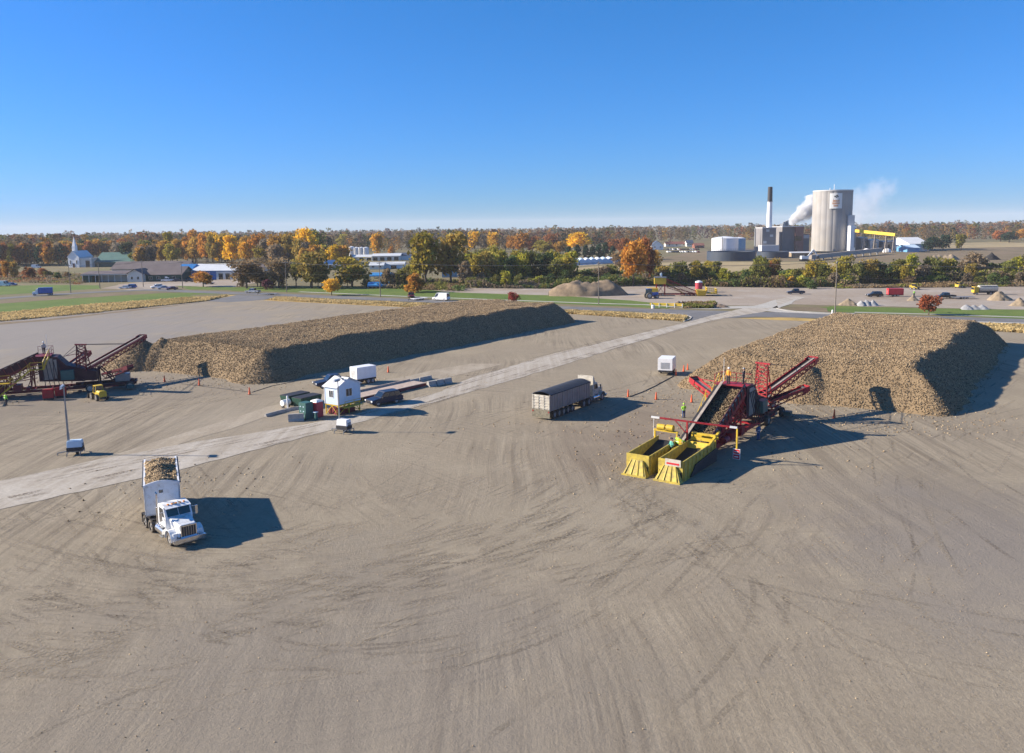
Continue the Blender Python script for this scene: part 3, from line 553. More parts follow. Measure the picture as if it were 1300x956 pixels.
# the woods that reach to the skyline: one mass
def woods(n):
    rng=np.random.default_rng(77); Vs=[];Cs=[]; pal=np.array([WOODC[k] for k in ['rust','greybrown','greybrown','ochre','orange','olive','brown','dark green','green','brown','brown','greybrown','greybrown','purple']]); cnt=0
    while cnt<n:
        y=math.exp(rng.uniform(math.log(560),math.log(4200))); x=rng.uniform(-.72,.72)*y+rng.uniform(-60,60)
        px,py=pix(x,y,0)
        lim=338 if px<84 else 325 if px<160 else 334 if px<205 else 330 if px<330 else 321 if px<600 else 318 if px<700 else 317 if px<830 else 309 if px<870 else 306 if px<1150 else 308 if px<1210 else 306
        if py>lim: continue
        if 900<px<1150 and py>303 and y<1000: continue
        s=rng.uniform(.8,1.15); h=rng.uniform(11,19)*s*(1.12 if px<300 else 1)
        if y>1500 and rng.random()<.12: h*=1.25
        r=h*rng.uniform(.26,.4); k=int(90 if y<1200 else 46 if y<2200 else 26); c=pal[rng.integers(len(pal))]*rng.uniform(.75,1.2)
        th=rng.uniform(0,6.28,k); zz=1-rng.random(k)**1.3; rad=r*np.sqrt(np.clip(1-((zz-.45)/.6)**2,.05,1))*rng.uniform(.35,1,k)
        P=np.stack([x+rad*np.cos(th),y+rad*np.sin(th),h*(.1+.9*zz)],1); s_=h*(.055 if y<1200 else .085 if y<2200 else .13)
        u=rng.normal(size=(k,3)); u/=np.linalg.norm(u,axis=1)[:,None]; w=np.cross(u,rng.normal(size=(k,3))); w/=np.linalg.norm(w,axis=1)[:,None]
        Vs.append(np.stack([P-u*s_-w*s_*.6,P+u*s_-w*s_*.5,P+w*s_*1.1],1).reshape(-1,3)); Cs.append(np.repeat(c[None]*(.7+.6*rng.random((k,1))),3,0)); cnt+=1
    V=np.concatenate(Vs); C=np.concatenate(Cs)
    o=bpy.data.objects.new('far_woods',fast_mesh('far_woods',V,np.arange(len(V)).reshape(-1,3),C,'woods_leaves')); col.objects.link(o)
    tag(o,'autumn woods of brown, orange and green trees reaching to the skyline','woods',kind='stuff')
woods(5200)

# ---------------------------------------------------------------- wheels and vehicles
def wheel(parent, x, y, r, w, rim=.58, name='wheel'):
    """tyre with its rim as a sub-part; axle along x"""
    s=1 if x>0 else -1; mb=MB()
    t=[(r*.62,-w/2),(r*.93,-w/2),(r,-w*.3),(r,w*.3),(r*.93,w/2),(r*.62,w/2)]; n=18
    vs=[(x+o,y+q*math.cos(2*math.pi*i/n),r+q*math.sin(2*math.pi*i/n)) for q,o in t for i in range(n)]
    fs=[(j*n+i,j*n+(i+1)%n,(j+1)*n+(i+1)%n,(j+1)*n+i) for j in range(5) for i in range(n)]; mb.add(vs,fs)
    wo=mb.build(name,'rubber',parent,smooth=True)
    mr=MB(); mr.tube((x-s*w*.2,y,r),(x+s*w*.36,y,r),r*.64,r*.62,14); mr.tube((x+s*w*.36,y,r),(x+s*w*.5,y,r),r*.22,r*.16,10)
    mr.build('rim','rim',wo,smooth=True); return wo
def car(kind, loc, d, paint, label, group=None, cat=None):
    """sedan, suv, pickup or van; local +Y is forward, origin on the ground under the middle"""
    S={'sedan':(4.7,1.82,.32,.92,1.42,(.95,.35,-1.05,-1.75)),'suv':(4.85,1.95,.36,1.05,1.78,(1.0,.35,-1.9,-2.3)),
       'pickup':(5.7,2.0,.42,1.1,1.88,(1.2,.55,-.85,-1.05)),'van':(5.8,2.05,.36,1.25,2.5,(1.95,1.2,-2.78,-2.84))}[kind]
    L_,W_,z0,zb,zt,(g0,g1,g2,g3)=S; t=thing({'sedan':'parked_car','suv':'suv','pickup':'pickup_truck','van':'van'}[kind],label,cat or {'sedan':'car','suv':'SUV','pickup':'pickup truck','van':'van'}[kind],loc,rz_of(d),group)
    h=L_/2; r=.36 if kind in('sedan',) else .4; ya,yb=h-.95,-h+1.05
    b=MB(); w=W_/2
    b.prism([(h-.1,z0),(h,z0+.25),(h-.08,zb-.22),(g0,zb),(-h+.06,zb-.02),(-h,z0+.3),(-h+.08,z0)],-w,w)
    if kind=='pickup': pass
    b.build('body',paint,t,bevel=.05,smooth=True)
    c=MB(); k=.13; c.hexa([(-w+.04,g3,zb-.03),(w-.04,g3,zb-.03),(w-.04,g0,zb-.03),(-w+.04,g0,zb-.03),(-w+k,g2,zt),(w-k,g2,zt),(w-k,g1,zt),(-w+k,g1,zt)]); c.build('cabin',paint,t,bevel=.05,smooth=True)
    def on(u,z,side=1):       # point on the cabin side
        f=(z-zb)/(zt-zb); return (side*(w-.04-(k-.04)*f+.012),u,z)
    za,zc=zb+.06,zt-.1
    fy=lambda z:g0+(g1-g0)*(z-zb)/(zt-zb); ry=lambda z:g3+(g2-g3)*(z-zb)/(zt-zb)
    for s in (1,-1):
        cuts={'sedan':[(0,.5),(.53,1)],'suv':[(0,.33),(.36,.66),(.69,1)],'pickup':[(0,.52),(.56,1)],'van':[(0,.22)]}[kind]
        for a,bb in cuts:
            lerp=lambda q,z:(fy(z)-.12)+(ry(z)+.12-fy(z)+.12)*q
            g=MB(); g.hexa([on(lerp(a,za),za,s),on(lerp(bb,za),za,s),tuple(np.array(on(lerp(bb,za),za,s))-np.array((s*.03,0,0))),tuple(np.array(on(lerp(a,za),za,s))-np.array((s*.03,0,0))),
                            on(lerp(a,zc),zc,s),on(lerp(bb,zc),zc,s),tuple(np.array(on(lerp(bb,zc),zc,s))-np.array((s*.03,0,0))),tuple(np.array(on(lerp(a,zc),zc,s))-np.array((s*.03,0,0)))]); g.build('side_window','glass_dark',t)
    ww=w-.16
    g=MB(); g.hexa([(-ww,fy(za)+.012,za),(ww,fy(za)+.012,za),(ww,fy(za)-.03,za),(-ww,fy(za)-.03,za),(-ww+.06,fy(zc)+.012,zc),(ww-.06,fy(zc)+.012,zc),(ww-.06,fy(zc)-.03,zc),(-ww+.06,fy(zc)-.03,zc)]); g.build('windscreen','glass_dark',t)
    g=MB(); g.hexa([(-ww,ry(za)-.012,za),(ww,ry(za)-.012,za),(ww,ry(za)+.03,za),(-ww,ry(za)+.03,za),(-ww+.06,ry(zc)-.012,zc),(ww-.06,ry(zc)-.012,zc),(ww-.06,ry(zc)+.03,zc),(-ww+.06,ry(zc)+.03,zc)]); g.build('rear_window','glass_dark',t)
    for s in (1,-1):
        MB().box(s*w*.86-.17,s*w*.86+.17 if s<0 else s*w*.86+.12,h-.07,h+.01,z0+.3,z0+.46).build('headlight','lamp_glass',t)
        MB().box(s*w*.9-.08,s*w*.9+.08,-h-.01,-h+.07,z0+.38,z0+.62).build('tail_light','tail_red',t)
        MB().box(s*(w+.1)-.1,s*(w+.1)+.1,g0-.25,g0-.12,zb+.0,zb+.15).build('mirror','dark_metal',t)
        for yy in (ya,yb): wheel(t,s*(w-.1),yy,r,.24)
    MB().box(-w+.35,w-.35,h-.05,h+.015,z0+.18,z0+.42).build('grille','dark_metal',t)
    MB().box(-w+.02,w-.02,-h-.06,-h+.1,z0+.02,z0+.2).build('bumper','steel_grey',t)
    if kind=='pickup': MB().box(-w+.12,w-.12,-h+.12,g3-.08,zb-.02,zb+.012).build('cargo_bed','dark_metal',t)
    return t
def tractor_parts(t, y0, paint, tall=False, stacks=(-1,), fenders=True):
    """day-cab conventional highway tractor; front bumper at y0, +Y forward"""
    Y=lambda v:y0-v
    MB().box(-.48,-.34,Y(7.0),Y(.4),.72,1.0).box(.34,.48,Y(7.0),Y(.4),.72,1.0).box(-.34,.34,Y(6.9),Y(6.7),.74,.98).box(-.34,.34,Y(4.6),Y(4.4),.74,.98).build('chassis','dark_metal',t)
    b=MB(); b.prismy([(-1.22,.45),(-1.05,.4),(1.05,.4),(1.22,.45),(1.22,.72),(1.05,.76),(-1.05,.76),(-1.22,.72)],Y(.3),Y(0)); b.build('bumper','chrome',t,bevel=.02)
    hd=MB(); hd.hexa([(-.72,Y(2.15),.95),(.72,Y(2.15),.95),(.62,Y(.32),.8),(-.62,Y(.32),.8),(-.86,Y(2.15),1.92),(.86,Y(2.15),1.92),(.6,Y(.38),1.66),(-.6,Y(.38),1.66)]); ho=hd.build('hood',paint,t,bevel=.07,smooth=True)
    g=MB(); g.box(-.52,.52,Y(.34),Y(.27),.8,1.6); go=g.build('grille','dark_metal',t)
    f=MB(); f.box(-.6,-.52,Y(.36),Y(.24),.76,1.66).box(.52,.6,Y(.36),Y(.24),.76,1.66).box(-.52,.52,Y(.36),Y(.24),1.58,1.66).box(-.52,.52,Y(.36),Y(.24),.76,.82)
    for i in range(5): f.box(-.36+i*.18-.012,-.36+i*.18+.012,Y(.275),Y(.25),.82,1.58)
    f.build('grille_frame','chrome',go)
    for s in (1,-1):
        if fenders:
            fm=MB(); fm.arc(Y(1.25),.55,.72,.06,s*1.0-.24,s*1.0+.24,-8,188,10); fm.hexa([(s*.6,Y(1.0),.8),(s*.76,Y(1.0),.8),(s*.76,Y(.35),.8),(s*.6,Y(.35),.8),(s*.6,Y(1.0),1.3),(s*.76,Y(1.0),1.28),(s*.76,Y(.4),1.05),(s*.6,Y(.4),1.1)]); fm.build('fender',paint,t,smooth=True,bevel=.012)
        MB().box(s*.92-.17,s*.92+.17,Y(.6),Y(.47),.86,1.1).build('headlight','lamp_glass',t)
        wheel(t,s*1.03,Y(1.25),.53,.3)
        for yy in (5.15,6.5): wheel(t,s*.98,Y(yy),.53,.56,name='dual_wheel')
        tk=MB(); tk.tube((s*.98,Y(2.35),.72),(s*.98,Y(3.95),.72),.33,n=16); to=tk.build('fuel_tank','chrome',t,smooth=True)
        sp=MB(); sp.box(s*1.05-.25,s*1.05+.25,Y(3.0),Y(2.4),.36,.42).box(s*1.05-.25,s*1.05+.25,Y(2.9),Y(2.5),1.05,1.1); sp.build('step','steel_grey',to)
        m=MB(); m.bar((s*1.02,Y(2.35),2.35),(s*1.32,Y(2.2),2.35),.03); m.bar((s*1.02,Y(2.35),1.75),(s*1.32,Y(2.2),1.75),.03); m.box(s*1.34-.1,s*1.34+.1,Y(2.24),Y(2.15),1.72,2.4); m.build('mirror','chrome',t)
        rf=MB(); rf.box(s*.98-.3,s*.98+.3,Y(6.95),Y(4.7),1.1,1.13); rf.box(s*.98-.3,s*.98+.3,Y(7.14),Y(7.1),.35,1.13); rf.build('mud_guard','dark_metal',t)
    zt=2.72
    cb=MB(); cb.prism([(Y(2.1),1.0),(Y(2.1),1.9),(Y(2.5),zt-.06),(Y(2.7),zt),(Y(3.65),zt+.02),(Y(3.8),zt-.1),(Y(3.8),1.0)],-1.02,1.02); cb.build('cab',paint,t,bevel=.06,smooth=True)
    ws=MB()
    for x0,x1 in ((-.86,-.03),(.03,.86)):
        ws.hexa([(x0,Y(2.085),1.96),(x1,Y(2.085),1.96),(x1,Y(2.16),1.96),(x0,Y(2.16),1.96),(x0,Y(2.43),zt-.14),(x1,Y(2.43),zt-.14),(x1,Y(2.5),zt-.14),(x0,Y(2.5),zt-.14)])
    ws.build('windscreen','glass_green',t)
    vs=MB(); vs.hexa([(-.95,Y(2.5),zt-.09),(.95,Y(2.5),zt-.09),(.95,Y(2.12),zt-.16),(-.95,Y(2.12),zt-.16),(-.95,Y(2.5),zt-.05),(.95,Y(2.5),zt-.05),(.95,Y(2.12),zt-.12),(-.95,Y(2.12),zt-.12)]); vs.build('sun_visor',paint,t)
    for i in range(5): MB().box(-.6+i*.3-.06,-.6+i*.3+.06,Y(2.75),Y(2.6),zt,zt+.08).build('roof_light','amber',t)
    for s in (1,-1):
        dr=MB(); dr.box(s*1.025-.012,s*1.025+.012,Y(3.5),Y(2.3),1.08,1.14).box(s*1.025-.012,s*1.025+.012,Y(3.5),Y(3.46),1.14,2.6).box(s*1.025-.012,s*1.025+.012,Y(2.34),Y(2.3),1.14,1.9); do=dr.build('door','steel_grey',t)
        sw=MB(); sw.hexa([(s*1.03,Y(3.4),1.86),(s*1.03,Y(2.36),1.86),(s*1.0,Y(2.36),1.86),(s*1.0,Y(3.4),1.86),(s*1.03,Y(3.4),2.5),(s*1.03,Y(2.62),2.5),(s*1.0,Y(2.62),2.5),(s*1.0,Y(3.4),2.5)]); sw.build('window','glass_dark',do)
        MB().box(s*1.04-.015,s*1.04+.015,Y(3.38),Y(3.2),1.62,1.67).build('handle','dark_metal',do)
    hn=MB(); hn.tube((.2,Y(2.9),zt+.09),(.2,Y(2.5),zt+.09),.03,.07); hn.tube((-.2,Y(2.9),zt+.09),(-.2,Y(2.55),zt+.09),.03,.07); hn.build('air_horn','chrome',t,smooth=True)
    for s in stacks:
        ex=MB(); ex.tube((s*.98,Y(4.02),.9),(s*.98,Y(4.02),2.3),.13,n=12).tube((s*.98,Y(4.02),2.3),(s*.98,Y(4.02),3.35),.075,n=10).tube((s*.98,Y(4.02),3.35),(s*1.02,Y(4.12),3.5),.075,n=10); ex.build('exhaust_stack','chrome',t,smooth=True)
    fw=MB(); fw.box(-.5,.5,Y(6.3),Y(5.3),1.0,1.12); fw.build('fifth_wheel','dark_metal',t)
    bx=MB(); bx.box(-1.0,-.55,Y(4.6),Y(3.95),.45,.95).box(.55,1.0,Y(4.6),Y(3.95),.45,.95); bx.build('battery_box','steel_grey',t)
    if tall:
        dfl=MB(); dfl.hexa([(-1.0,Y(3.8),zt-.02),(1.0,Y(3.8),zt-.02),(.8,Y(2.6),zt-.02),(-.8,Y(2.6),zt-.02),(-1.0,Y(3.8),3.75),(1.0,Y(3.8),3.75),(.85,Y(3.3),3.6),(-.85,Y(3.3),3.6)]); dfl.build('roof_deflector','cream_dirty',t,bevel=.05)
        bp=MB(); bp.box(-1.15,1.15,Y(3.98),Y(3.86),1.0,3.72); bp.build('cab_guard','cream_dirty',t)
def trailer_parts(t, L_, z0, z1, paint, front, M4, axles, rear='plain', tarp=False, wide=1.28, ribs=True):
    """open-topped beet trailer, its front wall at local matrix M4; runs to -Y"""
    h=bpy.data.objects.new('trailer',None); 
    mb=MB(); th=.07
    mb.box(-wide,-wide+th,-L_,0,z0,z1).box(wide-th,wide,-L_,0,z0,z1).box(-wide+th,wide-th,-L_,0,z0,z0+.1)
    mb.box(-wide-.04,-wide+th+.03,-L_,0,z1+.002,z1+.12).box(wide-th-.03,wide+.04,-L_,0,z1+.002,z1+.12)
    if ribs:
        for k in range(int(L_/.62)):
            y=-.35-k*.62
            mb.box(-wide-.05,-wide-.002,y-.05,y+.05,z0+.05,z1-.03).box(wide+.002,wide+.05,y-.05,y+.05,z0+.05,z1-.03)
    o=mb.build('trailer_body',paint,t); o.matrix_local=M4
    fr=MB(); n=9; top=[(wide*(1-2*i/(n-1)),z1+.1+.28*math.sin(math.pi*i/(n-1))) for i in range(n)]
    fr.prismy([(-wide,z0),(wide,z0)]+top,-th-.02,.0)
    fr.prismy([(wide+.05,z1-.32),(wide+.05,z1+.12)]+[(x*1.04,z+.03) for x,z in top]+[(-wide-.05,z1+.12),(-wide-.05,z1-.32)]+[(x*1.0,z-.2) for x,z in top[::-1]],.004,.1)
    f=fr.build('front_wall',front,t); f.matrix_local=M4
    hole=MB().box(-.08,.22,.003,.02,z1-.62,z1-.38).build('peep_window','glass_dark',t); hole.matrix_local=M4
    ch=MB(); ch.box(-.5,-.36,-L_,-.2,z0-.28,z0-.004).box(.36,.5,-L_,-.2,z0-.28,z0-.004)
    for k in range(6): ch.box(-.36,.36,-L_+.3+k*(L_-1)/6,-L_+.42+k*(L_-1)/6,z0-.26,z0-.06)
    c=ch.build('trailer_frame','dark_metal',t); c.matrix_local=M4
    for y in axles:
        for s in (1,-1):
            w=wheel(t,s*(wide-.3),0,.5,.55,name='dual_wheel'); w.matrix_local=M4@Matrix.Translation((0,y,0))
    rb=MB(); rb.box(-wide+th,wide-th,-L_-.0,-L_+.08,z0+.1,z1)
    if rear=='grid':
        for k in range(5): rb.box(-wide+.02,wide-.02,-L_-.07,-L_-.003,z0+.35+k*(z1-z0-.5)/4.2-.05,z0+.35+k*(z1-z0-.5)/4.2+.05)
        for k in range(4): rb.box(-wide+.06+k*(2*wide-.22)/3,-wide+.16+k*(2*wide-.22)/3,-L_-.1,-L_-.072,z0+.2,z1)
    r=rb.build('tailgate','cream_dirty' if rear=='grid' else paint,t); r.matrix_local=M4
    if rear=='grid':
        k=MB().box(-wide,wide,-L_-.05,-L_+.02,.28,z0+.18).build('rear_skirt','mud_panel',t); k.matrix_local=M4
    for s in (1,-1):
        q=MB().box(s*(wide-.15)-.08,s*(wide-.15)+.08,-L_-.09,-L_-.052,z0-.15,z0-.02).build('tail_light','tail_red',t); q.matrix_local=M4
    if tarp:
        tp=MB(); nn=14; n2=24
        def tz(i,j): return z1+.13+.26*math.sin(math.pi*i/nn)+.03*math.sin(j*1.9)*math.sin(math.pi*i/nn)
        tp.add([(wide*1.0*(1-2*i/nn),-L_+.05+(L_-.1)*j/n2,tz(i,j)) for j in range(n2+1) for i in range(nn+1)],[(j*(nn+1)+i,j*(nn+1)+i+1,(j+1)*(nn+1)+i+1,(j+1)*(nn+1)+i) for j in range(n2) for i in range(nn)])
        tp.tube((wide+.03,-L_,z1+.06),(wide+.03,-.05,z1+.06),.07)
        q=tp.build('tarp','tarp',t,smooth=True); q.matrix_local=M4
    else:
        for s in (1,-1):
            tp=MB(); tp.tube((s*(wide+.09),-L_+.1,z1+.03),(s*(wide+.09),-.15,z1+.03),.065,n=8); q=tp.build('rolled_tarp','tarp',t,smooth=True); q.matrix_local=M4
    bpy.data.objects.remove(h)
# loaded truck in the foreground
hd=Vector((.66,-.75,0)).normalized(); p0=Vector((-24.35,58.95,0))
t=thing('dump_truck','white beet truck turned towards the camera with an uncovered load','truck',p0-hd*3.5,rz_of(hd))
tractor_parts(t,3.5,'truck_white',stacks=(1,))
# trailer is at an angle behind the turning tractor
bdir=Vector((.40,-.917,0)).normalized(); pin=p0-hd*5.75; frontc=pin+bdir*.75
Mt=Matrix.Translation(t.location)@Matrix.Rotation(rz_of(hd),4,'Z'); Mw=Matrix.Translation(frontc)@Matrix.Rotation(rz_of(bdir),4,'Z'); ML=Mt.inverted()@Mw
trailer_parts(t,8.2,1.28,3.68,'white_paint','truck_white',ML,(-5.0,-6.2,-7.4))
rg=np.random.default_rng(3); nn=9000; x=rg.uniform(-1.17,1.17,nn); y=rg.uniform(-8.05,-.1,nn)
z=3.68+.35*(1-(x/1.2)**2)*(.75+.35*np.sin(y*1.1+.6))+vnoise(x,y,.7,4)*.35-np.clip(-y-7.3,0,2)*.5+rg.uniform(-.06,.08,nn)
mb=MB(); g1=np.linspace(-1.18,1.18,9); g2=np.linspace(-8.1,-.08,30)
V,Fc=octa(np.stack([x,y,z],1),.27,.15,rg)
gx,gy=np.meshgrid(g1,g2); gz=3.63+.32*(1-(gx/1.2)**2)*(.75+.35*np.sin(gy*1.1+.6))-np.clip(-gy-7.3,0,2)*.5
k=len(V); gv=np.stack([gx,gy,gz],-1).reshape(-1,3); tri=[]
for j in range(29):
    for i in range(8): a=k+j*9+i; tri+= [[a,a+1,a+10],[a,a+10,a+9]]
cc=np.concatenate([np.repeat(beet_cols(nn,rg,.9),6,0),np.tile(MID*.5,(len(gv),1))])
o=bpy.data.objects.new('beet_load',fast_mesh('beet_load',np.concatenate([V,gv]),np.concatenate([Fc,np.array(tri)]),cc,'beets')); col.objects.link(o)
o.location=frontc; o.rotation_euler=(0,0,rz_of(bdir)); tag(o,'heap of loose beets filling the open trailer of the white truck','beets',kind='stuff')
# grey covered truck on its way to the piler
rearc=at(687,533)+Vector((.0,.0,0)); h2=Vector((.56,.83,0)).normalized()
t2=thing('semi_truck','pale tractor with a dark-covered grey high-sided trailer, seen from behind','truck',rearc+h2*7,rz_of(h2))
trailer_parts(t2,10.2,1.15,3.1,'grey_trailer','cream_dirty',Matrix.Translation((0,3.2,0)),(-8.9,-7.8,-6.7,-5.6,-4.5),rear='grid',tarp=True)
tractor_parts(t2,8.2,'cream_dirty',tall=True,stacks=())

# ---------------------------------------------------------------- beet pilers
def lattice(mb, a, b, c, d, n, w):      # four chords a->b, c->d, with zigzag between
    a,b,c,d=map(Vector,(a,b,c,d)); mb.bar(a,b,w); mb.bar(c,d,w)
    for i in range(n):
        p,q=a.lerp(b,i/n),c.lerp(d,(i+.5)/n); r=a.lerp(b,(i+1)/n); mb.bar(p,q,w*.7); mb.bar(q,r,w*.7)
def belt_boom(parent, name, p, q, wdt, dep, paint, rollers=True, beltmat='belt', open_frame=True):
    """truss conveyor from p to q: frame + belt + head pulley"""
    p,q=Vector(p),Vector(q); d=(q-p).normalized(); s=d.cross(Vector((0,0,1))).normalized(); u=s.cross(d); a=wdt/2
    mb=MB(); n=max(4,int((q-p).length/1.1))
    for k in (1,-1):
        o=s*a*k; lattice(mb,p+o,q+o,p+o-u*dep,q+o-u*dep*.55,n,.11)
        mb.bar(p+o*1.02+u*.12,q+o*1.02+u*.12,.07,.22)
    for i in range(n+1):
        c=p.lerp(q,i/n); mb.bar(c+s*a-u*.1,c-s*a-u*.1,.08)
        c2=(p-u*dep).lerp(q-u*dep*.55,i/n); mb.bar(c2+s*a,c2-s*a,.08)
    f=mb.build(name,paint,parent)
    b=MB(); e=s*(a-.1); b.hexa([p+e-u*.02,p-e-u*.02,q-e-u*.02,q+e-u*.02,p+e+u*.05,p-e+u*.05,q-e+u*.05,q+e+u*.05]); b.build('conveyor_belt',beltmat,f)
    r=MB(); r.tube(q+s*a*1.15,q-s*a*1.15,.24,n=12); r.build('head_pulley','dark_metal',f,smooth=True)
    hd=MB(); v=q+d*.1
    hd.bar(q+s*a*1.15-d*.7,q+s*a*1.15+d*.3,.08,.6); hd.bar(q-s*a*1.15-d*.7,q-s*a*1.15+d*.3,.08,.6); hd.bar(q+s*a*1.15+d*.3+u*.15,q-s*a*1.15+d*.3+u*.15,.08,.35); hd.build('head_guard',paint,f)
    return f
def railing(mb, pts, h=1.05, w=.05):
    P=[Vector(p) for p in pts]
    for i in range(len(P)-1):
        a,b=P[i],P[i+1]; n=max(1,int((b-a).length/1.2))
        for k in range(n+1):
            c=a.lerp(b,k/n); mb.bar(c,c+Vector((0,0,h)),w)
        mb.bar(a+Vector((0,0,h)),b+Vector((0,0,h)),w); mb.bar(a+Vector((0,0,h*.5)),b+Vector((0,0,h*.5)),w*.8)
def stairs(mb, a, b, wdt, side):
    a,b=Vector(a),Vector(b); s=Vector(side).normalized()*wdt/2; n=max(4,int((b.z-a.z)/.28))
    for k in (1,-1): mb.bar(a+s*k,b+s*k,.07,.22)
    for i in range(1,n): c=a.lerp(b,i/n); mb.bar(c+s*.95,c-s*.95,.24,.04)
    for k in (1,-1):
        mb.bar(a+s*k+Vector((0,0,1)),b+s*k+Vector((0,0,1)),.05)
        for i in range(0,n+1,3): c=a.lerp(b,i/n)+s*k; mb.bar(c,c+Vector((0,0,1)),.05)
def piler(label, loc, d, red, dark, boom_tip, front=True, stair_side=-1, side_right=True, off=0.0):
    """local +Y runs from the dump hoppers to the stacking boom; z up"""
    t=thing('beet_piler',label,'beet piler',loc,rz_of(d))
    if front:
        for x0,x1,yl in ((-3.15,-.9,7.6),(.15,2.5,8.6)):
            xm=(x0+x1)/2; hb=MB(); zt=1.95
            for x in (x0,x1):          # side walls with ribs
                hb.hexa([(x-.05,.75,.12),(x+.05,.75,.12),(x+.05,yl,.12),(x-.05,yl,.12),(x-.05,.75,zt),(x+.05,.75,zt),(x+.05,yl,zt+.25),(x-.05,yl,zt+.25)])
                for k in range(9):
                    y=.95+k*(yl-1.2)/8; sg=-1 if x==x0 else 1; hb.box(x+sg*.1-.045,x+sg*.1+.045,y-.05,y+.05,.15,zt-.05)
                hb.box(x-.1,x+.1,.7,yl,.04,.118)
            hb.box(x0-.05,x1+.05,.68,.748,.9,zt+.05); o=hb.build('hopper','hopper_yellow',t)
            fl=MB(); fl.hexa([(x0-.15,-.12,.0),(x1+.15,-.12,.0),(x1+.15,.0,.0),(x0-.15,.0,.0),(xm-.62,.58,1.48),(xm+.62,.58,1.48),(xm+.62,.66,1.48),(xm-.62,.66,1.48)])
            for s in (1,-1):
                e=x1+.15 if s>0 else x0-.15; tp=xm+.62*s
                fl.hexa([(e,-.08,.0),(e,.66,.0),(e-.05*s,.66,.0),(e-.05*s,-.06,.0),(tp,.58,1.47),(tp,.66,1.47),(tp-.05*s,.66,1.47),(tp-.05*s,.58,1.47)])
            for x in np.linspace(-.72,.72,4): fl.bar((xm+x*1.45,-.14,.08),(xm+x*.8,.55,1.45),.07,.06)
            fl.bar((x0-.15,-.15,.1),(x1+.15,-.15,.1),.1,.18); fl.build('ramp_flap','hopper_yellow',o)
            wp=MB(); wp.hexa([(x0+.06,.75,.3),(x1-.06,.75,.3),(x1-.06,yl-.1,1.75),(x0+.06,yl-.1,1.75),(x0+.06,.75,.36),(x1-.06,.75,.36),(x1-.06,yl-.1,1.81),(x0+.06,yl-.1,1.81)]); wp.build('hopper_floor','belt',o)
        # drives and cross beam over the first hopper
        g=MB(); g.bar((-3.3,6.9,2.95),(-.7,6.9,2.95),.22,.18); g.bar((-3.2,6.9,.2),(-3.2,6.9,2.9),.16); g.bar((-.8,6.9,.2),(-.8,6.9,2.9),.16); g.build('drive_gantry','yellow_paint',t)
        dm=MB(); dm.tube((-2.9,6.9,3.3),(-2.1,6.9,3.3),.3,n=12); dm.tube((-1.9,6.9,3.3),(-1.2,6.9,3.3),.34,n=12); dm.box(-2.15,-1.85,6.7,7.1,3.06,3.5); dm.build('drive_motor','yellow_paint',t,smooth=True)
        g=MB(); g.bar((.1,8.5,2.7),(2.6,8.5,2.7),.25,.2); g.bar((.1,9.2,2.3),(2.6,9.2,2.3),.2,.25); g.bar((.3,7.9,2.35),(2.5,7.9,2.35),.18,.3); g.bar((2.5,6.4,1.9),(2.6,9.4,2.9),.22,.2); g.bar((.15,8.5,.2),(.15,8.5,2.65),.16); g.bar((2.55,8.5,.2),(2.55,8.5,2.65),.16)
        g.hexa([(.2,6.8,1.2),(2.4,6.8,1.2),(2.4,7.3,1.2),(.2,7.3,1.2),(.2,7.5,2.1),(2.4,7.5,2.1),(2.4,7.6,2.1),(.2,7.6,2.1)]); g.build('feed_gate','yellow_paint',t)
        sd=MB(); sd.hexa([(2.62,2.2,.15),(2.72,2.2,.15),(2.72,8.6,.15),(2.62,8.6,.15),(2.62,3.4,1.1),(2.72,3.4,1.1),(2.72,8.6,1.5),(2.62,8.6,1.5)]); sd.build('tilted_side','dark_metal',t)
        pf=MB(); pf.box(-.82,.05,3.8,8.2,.95,1.0); railing(pf,[(.02,3.9,1.0),(.02,6.0,1.0)]); stairs(pf,(-.4,2.2,.05),(-.4,3.8,.95),.7,(1,0,0)); pf.box(-.3,.0,6.2,6.6,1.0,2.1); pf.box(-.3,.0,6.15,6.2,2.1,2.5); pf.build('operator_walkway','yellow_paint',t)
        # long cross arm with hanging sign
        ar=MB(); ar.bar((-3.0,7.5,4.05),(3.9,8.8,3.75),.13,.16); ar.bar((-.2,8.0,.9),(-.2,8.0,3.9),.16); ar.bar((-.2,8.0,2.6),(-1.4,7.8,3.9),.08); ar.build('cross_arm',red,t)
        ae=MB(); ae.bar((-3.85,7.35,4.08),(-3.0,7.5,4.05),.16,.18); ae.bar((3.9,8.8,3.75),(4.6,8.93,3.72),.16,.18); ae.build('arm_end','post_white',t)
        hp=MB(); hp.bar((4.6,8.93,1.6),(4.6,8.93,3.66),.14); hp.build('hanging_post','yellow_paint',t)
        lf=MB(); lf.bar((-3.6,7.4,2.1),(-3.6,7.4,4.0),.03); lf.build('drop_chain','post_white',t)
    # main elevator: wide trough with black outer wall and a worn top rail
    p,q=Vector((.1,8.6 if front else 6.0,.75 if front else .2)),Vector((.25,19.6,5.5)); dd=(q-p).normalized(); u=Vector((1,0,0)).cross(dd); a=1.35
    f=MB(); 
    for k in (1,-1):
        f.bar(p+Vector((a*k,0,0))-u*.5,q+Vector((a*k,0,0))-u*.5,.14,.3)
    for i in range(12):
        c=p.lerp(q,(i+.5)/12); f.bar(c+Vector((a,0,0))-u*.55,c-Vector((a,0,0))-u*.55,.12); f.bar(c+Vector((a+.08,0,0))-u*.5,c+Vector((a+.08,0,0))+u*.55,.1)
    fo=f.build('elevator_frame',red,t)
